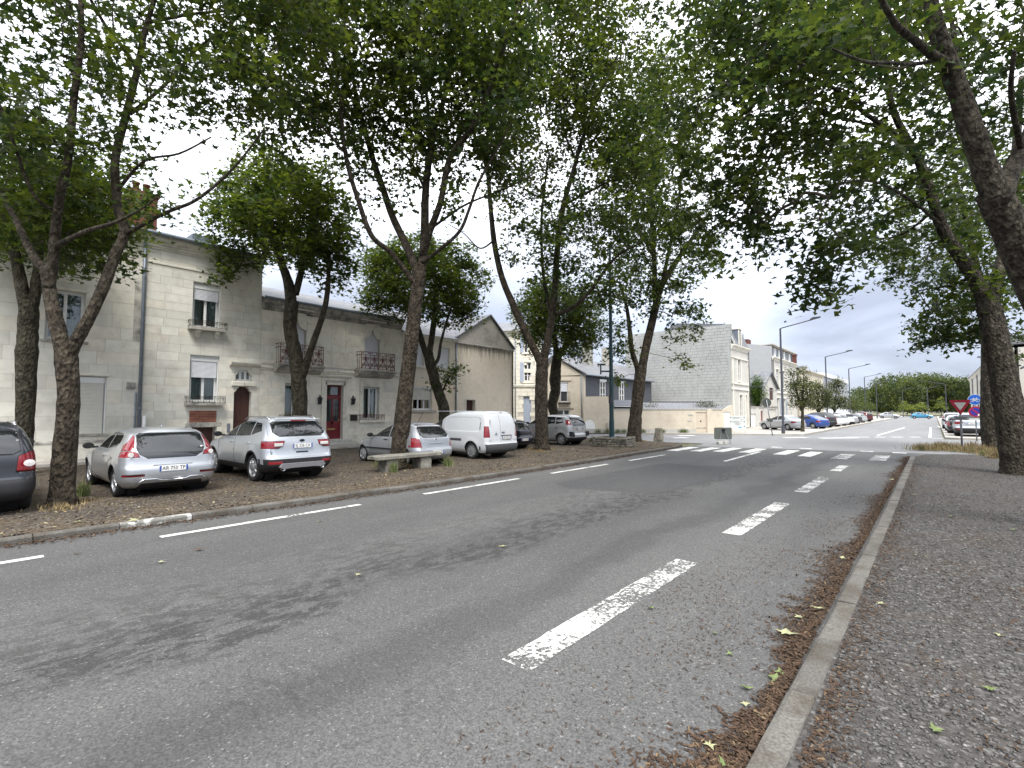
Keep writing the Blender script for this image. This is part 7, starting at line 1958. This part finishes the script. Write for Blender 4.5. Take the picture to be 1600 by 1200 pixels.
for a, b in (((-.135, z - .05), (-.06, z + .06)), ((-.06, z + .06), (.08, z + .06)), ((.08, z + .06), (.135, z - .05)), ((-.06, z + .06), (.0, z - .06)), ((0, z - .06), (.08, z + .06)), ((-.135, z - .05), (0, z - .06)), ((.08, z + .06), (.07, z + .11)), ((.07, z + .11), (.12, z + .11)), ((-.06, z + .06), (-.07, z + .09)), ((-.10, z + .09), (-.03, z + .09))):
    q.tube([(a[0], -.076, a[1]), (b[0], -.076, b[1])], .013, 5)
q.build('cycle_symbol', sign_white, d1)
z = 1.9 + (642 - 643.2) * F / FPX - .1
d2 = disc(.335, z, -.07, -.05, sign_red, 'no_parking_disc', cs); disc(.245, z, -.073, -.0701, M('sign_deep_blue', (.03, .03, .26), .4, .05, 6), 'blue_face', d2)
q = MB(); c_ = .05; q.prism([(-.19, z + .13), (-.13, z + .19), (.19, z - .13), (.13, z - .19)], -.077, -.0731, 'y'); q.build('red_bar', sign_red, d2, fix=True)
MB().box(.10, .26, -.08, -.0772, z - .26, z - .15).build('sticker', plate_white, d2)
MB().box(-.3, .3, -.07, -.05, z - .55, z - .42).build('sub_plate', sign_white, cs)

# ------------------------------------------------------------------ cars beyond the crossing (parts as far as they show)
def far_car(name, label, spec, paint, u, v, rz, group=None, text=None):
    return car(name, label, spec, paint, (u, v, .1), rz, detail=False, group=group, plate_text=text)
DIAG = math.radians(152)
far_car('sedan', 'silver saloon parked by the first street tree, nose to the houses', SEDAN, silver, -9.3, 51.6, DIAG)
far_car('coupe', 'bright blue car parked behind the first street tree', SEDAN, blue_car, -8.35, 58.2, DIAG)
far_car('suv', 'dark sport utility car beside the bright blue car', SUV, dark_grey, -8.3, 62.6, DIAG)
far_car('hatchback', 'white hatchback just past the dark sport utility car', HATCH5, white_paint, -8.2, 66.8, DIAG)
for k, (sp, pt, lb) in enumerate(((HATCH5, white_paint, 'second white hatchback in the far left row'), (MPV, white_paint, 'white people carrier in the far left row'), (SEDAN, silver, 'silver saloon midway along the far left row'), (HATCH5, dark_grey, 'dark hatchback midway along the far left row'),
        (MPV, car_paint('maroon_paint', (.10, .015, .02), .3, .3), 'dark red people carrier ending the far left row'), (HATCH5, silver2, 'light silver hatchback near the end of the far left row'))):
    far_car(('hatchback', 'people_carrier', 'sedan', 'hatchback', 'people_carrier', 'hatchback')[k], lb, sp, pt, -8.1, 71.5 + (0, 4.5, 9.2, 14, 30, 21)[k], DIAG, 'cars in the far left row')
UP = math.pi / 2
far_car('suv', 'silver sport utility car seen from behind under the cycle sign', SUV, silver2, 1.95, 46.9, UP, text='FD 640 WN')
far_car('hatchback', 'black hatchback in front of the silver car under the signs', HATCH5, black_paint, 1.55, 52.8, UP, text='CE 118 HB')
far_car('hatchback', 'white hatchback third in the right-hand kerb row', HATCH5, white_paint, 1.5, 59.0, UP)
far_car('people_carrier', 'pale people carrier fourth in the right-hand kerb row', MPV, silver, 1.4, 65.5, UP)
far_car('coupe', 'cyan blue car standing across the far end of the road', SEDAN, cyan_car, -4.4, 150, 0)
far_car('sedan', 'silver saloon left of the cyan car at the far end', SEDAN, silver, -10.4, 149, 0)
far_car('hatchback', 'white hatchback leftmost at the far end of the road', HATCH5, white_paint, -15.6, 150, 0)
# ------------------------------------------------------------------ smaller trees, far wood, weeds
leaf_d = leaf_mat('grey_green_leaf', (.075, .095, .045), (.12, .15, .05)); leaf_e = leaf_mat('wood_leaf', (.065, .095, .035), (.10, .14, .035)); leaf_f = leaf_mat('lime_leaf', (.16, .21, .05), (.22, .28, .05)); leaf_g = leaf_mat('laurel_leaf', (.045, .10, .018), (.09, .16, .02))
def small_tree(label, px, py, F, parts, size, lai, mat, trunk_r=.12, kind=2, per=20, name='street_tree', group=None, crad=.5):
    """parts: (px, py, rx, ry) masses of the crown"""
    base = P(px, py, F); base.z = .1
    root = thing(name, label, 'tree', tuple(base), 0, group)
    top = P(px, parts[0][1], F) - base; tr = MB(); sk = []
    sk += wood(tr, [(Vector((0, 0, -.1)), trunk_r * 1.3), (Vector((top.x * .1, top.y * .1, .5)), trunk_r), (top * .55, trunk_r * .8), (top, trunk_r * .5)], 5, 8)[3:]
    for p in parts[1:]:
        e = P(p[0], p[1], F) - base; sk += wood(tr, [(top * .45, trunk_r * .5), (top * .3 + e * .4, trunk_r * .35), (e, trunk_r * .15)], 4, 6)[4:]
    tr.build('trunk', bark_c, root, smooth=True)
    bl = [(c - base, ax, d) for c, ax, d in [blob(p[0], p[1], p[2], p[3], F, 0, p[2] * F / FPX, p[4] if len(p) > 4 else 1) for p in parts]]
    foliage('crown', root, sk, bl, None, size, lai, mat, per, crad, kind, .9, twigs=False)
    return root
small_tree('ragged grey-green tree nearest the crossing, over the silver saloon', 1254, 673, 43, [(1252, 610, 13, 34), (1240, 600, 9, 18), (1262, 615, 9, 24), (1243, 630, 9, 12), (1236, 580, 6, 8), (1253, 655, 8, 12), (1248, 640, 10, 12), (1256, 580, 6, 10, .6)], .085, 2.4, leaf_d, .14)
small_tree('broad dark street tree behind the bright blue car', 1279, 664, 58, [(1280, 622, 16, 24), (1268, 630, 10, 18), (1290, 628, 10, 20), (1275, 605, 9, 12), (1284, 645, 12, 10)], .09, 2.6, leaf_d, .16)
small_tree('second broad street tree farther along the left row', 1304, 662, 66, [(1304, 620, 15, 28), (1314, 632, 10, 18), (1296, 635, 8, 16), (1308, 598, 8, 10)], .10, 2.6, leaf_d, .16)
small_tree('small round street tree past the broad ones', 1333, 662, 82, [(1332, 635, 12, 14), (1340, 640, 8, 10), (1326, 642, 8, 8)], .10, 1.9, leaf_e, .12)
small_tree('last small street tree of the left row', 1352, 661, 92, [(1352, 637, 11, 13), (1345, 642, 7, 9), (1360, 640, 6, 8)], .10, 1.9, leaf_e, .12)
small_tree('dense round laurel above the courtyard wall', 1183, 668, 58, [(1181, 610, 11, 18), (1188, 615, 8, 14), (1176, 618, 7, 14), (1183, 596, 8, 9), (1184, 628, 9, 8)], .07, 2.6, leaf_g, .12, name='laurel_tree')
small_tree('pale yellow-green lime in the far car park', 1424, 655, 140, [(1424, 640, 13, 8), (1414, 636, 8, 9), (1438, 638, 11, 9), (1430, 645, 16, 6)], .16, 1.8, leaf_f, .12, name='lime_tree')
small_tree('pale conifer-like tree right of the limes', 1471, 656, 130, [(1471, 640, 9, 10), (1470, 628, 5, 8), (1472, 648, 11, 6)], .13, 1.3, leaf_f, .1, name='young_tree')
small_tree('leafy shrub showing over the garden wall', 1103, 660, 42.5, [(1103, 633, 12, 6), (1093, 635, 8, 4), (1112, 635, 8, 4)], .06, 2.2, leaf_d, .05, name='shrub')
small_tree('rose bush over the garden wall by the slate shed', 1015, 660, 42.5, [(1012, 633, 8, 5), (1022, 634, 7, 4)], .05, 1.6, leaf_d, .04, name='shrub')
# far wood
q = []
for k in range(46):
    px = 1335 + k * 4.3 + rnd.uniform(-4, 4); h = rnd.uniform(584, 600) - (6 if 1395 < px < 1470 else 0) + (12 if px < 1372 else 0)
    F = rnd.uniform(175, 215)
    for yy in (h + 10, h + 26, h + 44, h + 58): q.append(blob(px + rnd.uniform(-5, 5), yy, rnd.uniform(9, 14), rnd.uniform(9, 13), F, 0, 4))
wood_o = foliage('far_wood', None, [], q, None, .42, 2.0, leaf_e, 22, 1.6, 2, .9, twigs=False)
tag(wood_o, 'dense green wood closing the far end of the road', 'wood', kind='stuff')

# weeds, dry grass, litter
def blades(name, label, spots, n, h, mat, lean=.5):
    T = []; S = []
    for p, r in spots:
        a = NR.uniform(0, 2 * np.pi, n); d = np.abs(NR.normal(0, .5, n)) * r
        T.append(np.stack([p.x + d * np.cos(a), p.y + d * np.sin(a), np.full(n, p.z)], 1)); S.append(NR.uniform(.5, 1.2, n) * h * np.exp(-d / max(r, .01) * .5))
    T = np.concatenate(T); S = np.concatenate(S)
    V = [(-.022, 0, 0), (.022, 0, 0), (.016, .05, .5), (-.016, .05, .5), (0, .22, 1)]
    F_ = [(0, 1, 2), (0, 2, 3), (3, 2, 4)]
    o = many(name, V, F_, T, rand_rot(len(T), lean), np.stack([np.full(len(S), .45), S, S], 1), mat)
    return tag(o, label, 'grass', kind='stuff')
dry = tint_mat('dry_grass', (.16, .12, .06), (.30, .23, .12)); weed = tint_mat('weed_green', (.07, .10, .03), (.16, .18, .07))
tb = [(G(x, y, KZ), r) for x, y, r in ((80, 792, .35), (120, 785, .3), (100, 795, .45), (600, 735, .4), (640, 730, .3), (830, 703, .4), (860, 703, .4), (845, 706, .45), (975, 692, .4), (1005, 690, .5), (985, 694, .5))]
blades('dry_grass', 'dry straw-coloured grass round the feet of the left-hand trees', tb, 130, .15, dry, .9)
blades('weeds', 'thin green weeds by the bench, tree feet and walls', [(G(x, y, KZ), r) for x, y, r in ((130, 775, .18), (594, 730, .25), (615, 738, .15), (700, 728, .2), (925, 690, .2))] + [(P(x, 676, 40.6), .4) for x in (935, 950, 965, 975, 1005, 1035, 1066, 1070)] + [(Vector((-22.9, 15.2, .17)), .25), (Vector((-23, 9.9, .17)), .2)], 110, .40, weed, .35)
rs_ = [(G(x, y, RZ), r) for x, y, r in ((1440, 703, .8), (1465, 703, .9), (1490, 704, .9), (1515, 706, .9), (1535, 708, .8), (1552, 712, .6), (1475, 699, 1.2), (1520, 700, 1.2), (1560, 716, .5), (1548, 706, .8))]
blades('dry_grass', 'dry grass and brambles at the end of the right-hand gravel walk', rs_, 300, .42, dry)
blades('weeds', 'green weeds among the dry grass by the give-way sign', rs_[:7], 110, .34, weed, .7)

# gravel of the right-hand walk: real stones near the camera
octv = [(1, 0, 0), (-1, 0, 0), (0, 1, 0), (0, -1, 0), (0, 0, .8), (0, 0, -.8)]; octf = [(0, 2, 4), (2, 1, 4), (1, 3, 4), (3, 0, 4), (2, 0, 5), (1, 2, 5), (3, 1, 5), (0, 3, 5)]
stone_tint = tint_mat('gravel_stone', (.046, .044, .042), (.125, .121, .115), .8, (.22, .21, .195))
def stones(n, u0, u1, v0, v1, smin, smax, pw=1.0):
    v = v0 + (v1 - v0) * NR.uniform(0, 1, n)**pw; u = u0 + (u1 - u0) * NR.uniform(0, 1, n); s = smin + (smax - smin) * NR.uniform(0, 1, n)**2.6
    return np.stack([u, v, RZ + s * .18], 1), np.stack([s, s * NR.uniform(.6, 1, n), s * NR.uniform(.35, .7, n)], 1)
a, sa = stones(15000, -.62, 1.5, 2.4, 7, .006, .022, 1.5); b, sb = stones(13000, -.62, 3.2, 7, 15, .009, .026, 1.3); c, sc_ = stones(5000, -.62, 6, 15, 26, .012, .03)
T = np.concatenate([a, b, c]); S = np.concatenate([sa, sb, sc_])
tag(many('gravel', octv, octf, T, rand_rot(len(T), .3), S, stone_tint, jitter=.25), 'loose dark gravel covering the right-hand walk', 'gravel', kind='stuff')
# brown litter blown against the kerbs
flake_v = [(-.5, -.3, 0), (.5, -.25, .05), (.45, .3, 0), (-.4, .28, .08)]; flake_f = [(0, 1, 2), (0, 2, 3)]
litter_mat = tint_mat('leaf_litter', (.034, .022, .014), (.082, .050, .031), .9, (.18, .125, .07))
def noise1(x, s): return .5 + .5 * math.sin(x * 1.7 + s) * math.sin(x * .63 + 2 * s) 
T = []; S = []
for i in range(26000):
    v = 2.3 + 24 * rnd.random()**1.5; wdt = .05 + .40 * max(0, noise1(v, 1.3))**1.2 * (1 if v < 12 else .7) + .06
    wdt *= .75 + .5 * math.sin(v * 9) ** 2
    u = -.83 - abs(rnd.gauss(0, 1)) * wdt * .48
    s = rnd.uniform(.006, .026); T.append((u, v, .006 + rnd.random() * .03 * math.exp(-(-.83 - u) / .2))); S.append(s)
for i in range(7000):                                     # the kerb on the left
    v = rnd.uniform(-3, 25); k = np.interp(v, [p[1] for p in kerb_path[:10]], [p[0] for p in kerb_path[:10]]); u = k + .02 + abs(rnd.gauss(0, .13)); T.append((u, v, .006 + rnd.random() * .02)); S.append(rnd.uniform(.012, .035))
for i in range(5000):                                     # strewn over the right lane and the walk
    v = 2 + 20 * rnd.random()**1.3; c_ = rnd.choice([(-1.5, 4.2, .5), (-1.7, 7.0, .6), (-1.4, 9.5, .5), (-2.0, 5.5, .5), (-1.3, 13, .6)]) if rnd.random() < .55 else None
    u = rnd.gauss(c_[0], c_[2] * .5) if c_ else rnd.uniform(-2.2, -.8)
    if c_: v = rnd.gauss(c_[1], c_[2])
    T.append((min(u, -.84), v, .007)); S.append(rnd.uniform(.004, .016))
for i in range(9000):
    v = 2.4 + 20 * rnd.random()**1.3; u = rnd.uniform(-.6, 1.0 + v * .08); k = noise1(v * .8 + u * 2, .4)
    if k < .45: u = -.62 + abs(rnd.gauss(0, .12))
    T.append((u, v, RZ + .012)); S.append(rnd.uniform(.006, .022))
T = np.array(T); S = np.array(S)
tag(many('leaf_litter', flake_v, flake_f, T, rand_rot(len(T), .35), np.stack([S * 1.9, S * 1.0, S * 1.2], 1), litter_mat), 'brown crumbled leaf litter along both kerbs', 'leaf litter', kind='stuff')
T = []; S = []
for i in range(26000):
    u, v = -10.2 - 11 * rnd.random()**1.6, rnd.uniform(-2, 27.5); T.append((u, v, KZ + .012)); S.append(rnd.uniform(.015, .06))
par_l = tint_mat('parking_litter', (.06, .045, .03), (.15, .115, .07), .9, (.36, .31, .18))
tag(many('leaf_litter', flake_v, flake_f, np.array(T), rand_rot(len(T), .3), np.array(S), par_l), 'scattered dry leaves and stones over the parking strip', 'leaf litter', kind='stuff')
# whole fallen leaves
fl_mats = [M('fallen_pale', (.30, .30, .17), .7, .25, 40), M('fallen_green', (.12, .155, .055), .6, .25, 40), M('fallen_brown', (.09, .055, .03), .8, .25, 40)]
lv, lf = leaf5()
fl_mesh = []
for m in fl_mats:
    for k in range(2):
        mb = MB(); mb.add([(x * (1 + rnd.uniform(-.15, .15)), y * (1 + rnd.uniform(-.15, .15)), z + .12 + rnd.uniform(-.02, .16)) for x, y, z in lv], lf); me = mb.mesh('leaf_blade', m)
        at = me.attributes.new('tint', 'FLOAT_VECTOR', 'POINT'); at.data.foreach_set('vector', [rnd.uniform(.3, .8), 0, 0] * len(me.vertices)); fl_mesh.append(me)
spots = [(1228, 993, .115, 0), (1213, 1063, .07, 1), (1166, 1076, .055, 1), (1278, 953, .085, 0), (1018, 951, .05, 1), (1117, 990, .04, 1), (1142, 1022, .045, 1), (785, 855, .07, 0), (1315, 872, .06, 0), (1430, 774, .08, 0), (1489, 808, .08, 1), (1580, 828, .09, 1), (1546, 1078, .05, 1), (1461, 1142, .06, 1), (1376, 944, .05, 0),
         (1560, 992, .035, 0), (250, 879, .06, 0), (310, 860, .09, 2), (560, 898, .05, 0), (1108, 1165, .05, 0), (1190, 1120, .05, 0), (1130, 1195, .055, 1), (1315, 820, .07, 2), (1395, 750, .08, 0), (120, 865, .06, 2), (500, 815, .06, 0), (1190, 1148, .05, 2), (1222, 1052, .06, 1), (1250, 965, .06, 0), (705, 770, .07, 0), (1165, 1100, .04, 0), (210, 814, .11, 0), (125, 817, .12, 0)]
for i, (x, y, s, k) in enumerate(spots):
    p = G(x, y, .0); on_right = p.x > -.66; lz = RZ + .012 if on_right else .012
    if p.x < -9.9: lz = KZ + .01
    p = G(x, y, lz)
    o = link(bpy.data.objects.new('fallen_leaf', fl_mesh[k * 2 + i % 2])); o.location = p; o.scale = (s, s, s); o.rotation_euler = (rnd.uniform(-.15, .15), rnd.uniform(-.15, .15), rnd.uniform(0, 6.28))
    where = 'on the gravel walk' if on_right else 'in the gutter beside the right-hand kerb' if p.x > -1.45 else 'on the right lane of the road' if p.x > -2.6 else 'on the left lane of the road' if p.x > -9.7 else 'on the parking strip by the left kerb'
    tag(o, ('pale yellow-green', 'green', 'brown')[k] + ' fallen plane leaf lying ' + where, 'leaf', 'fallen plane leaves')
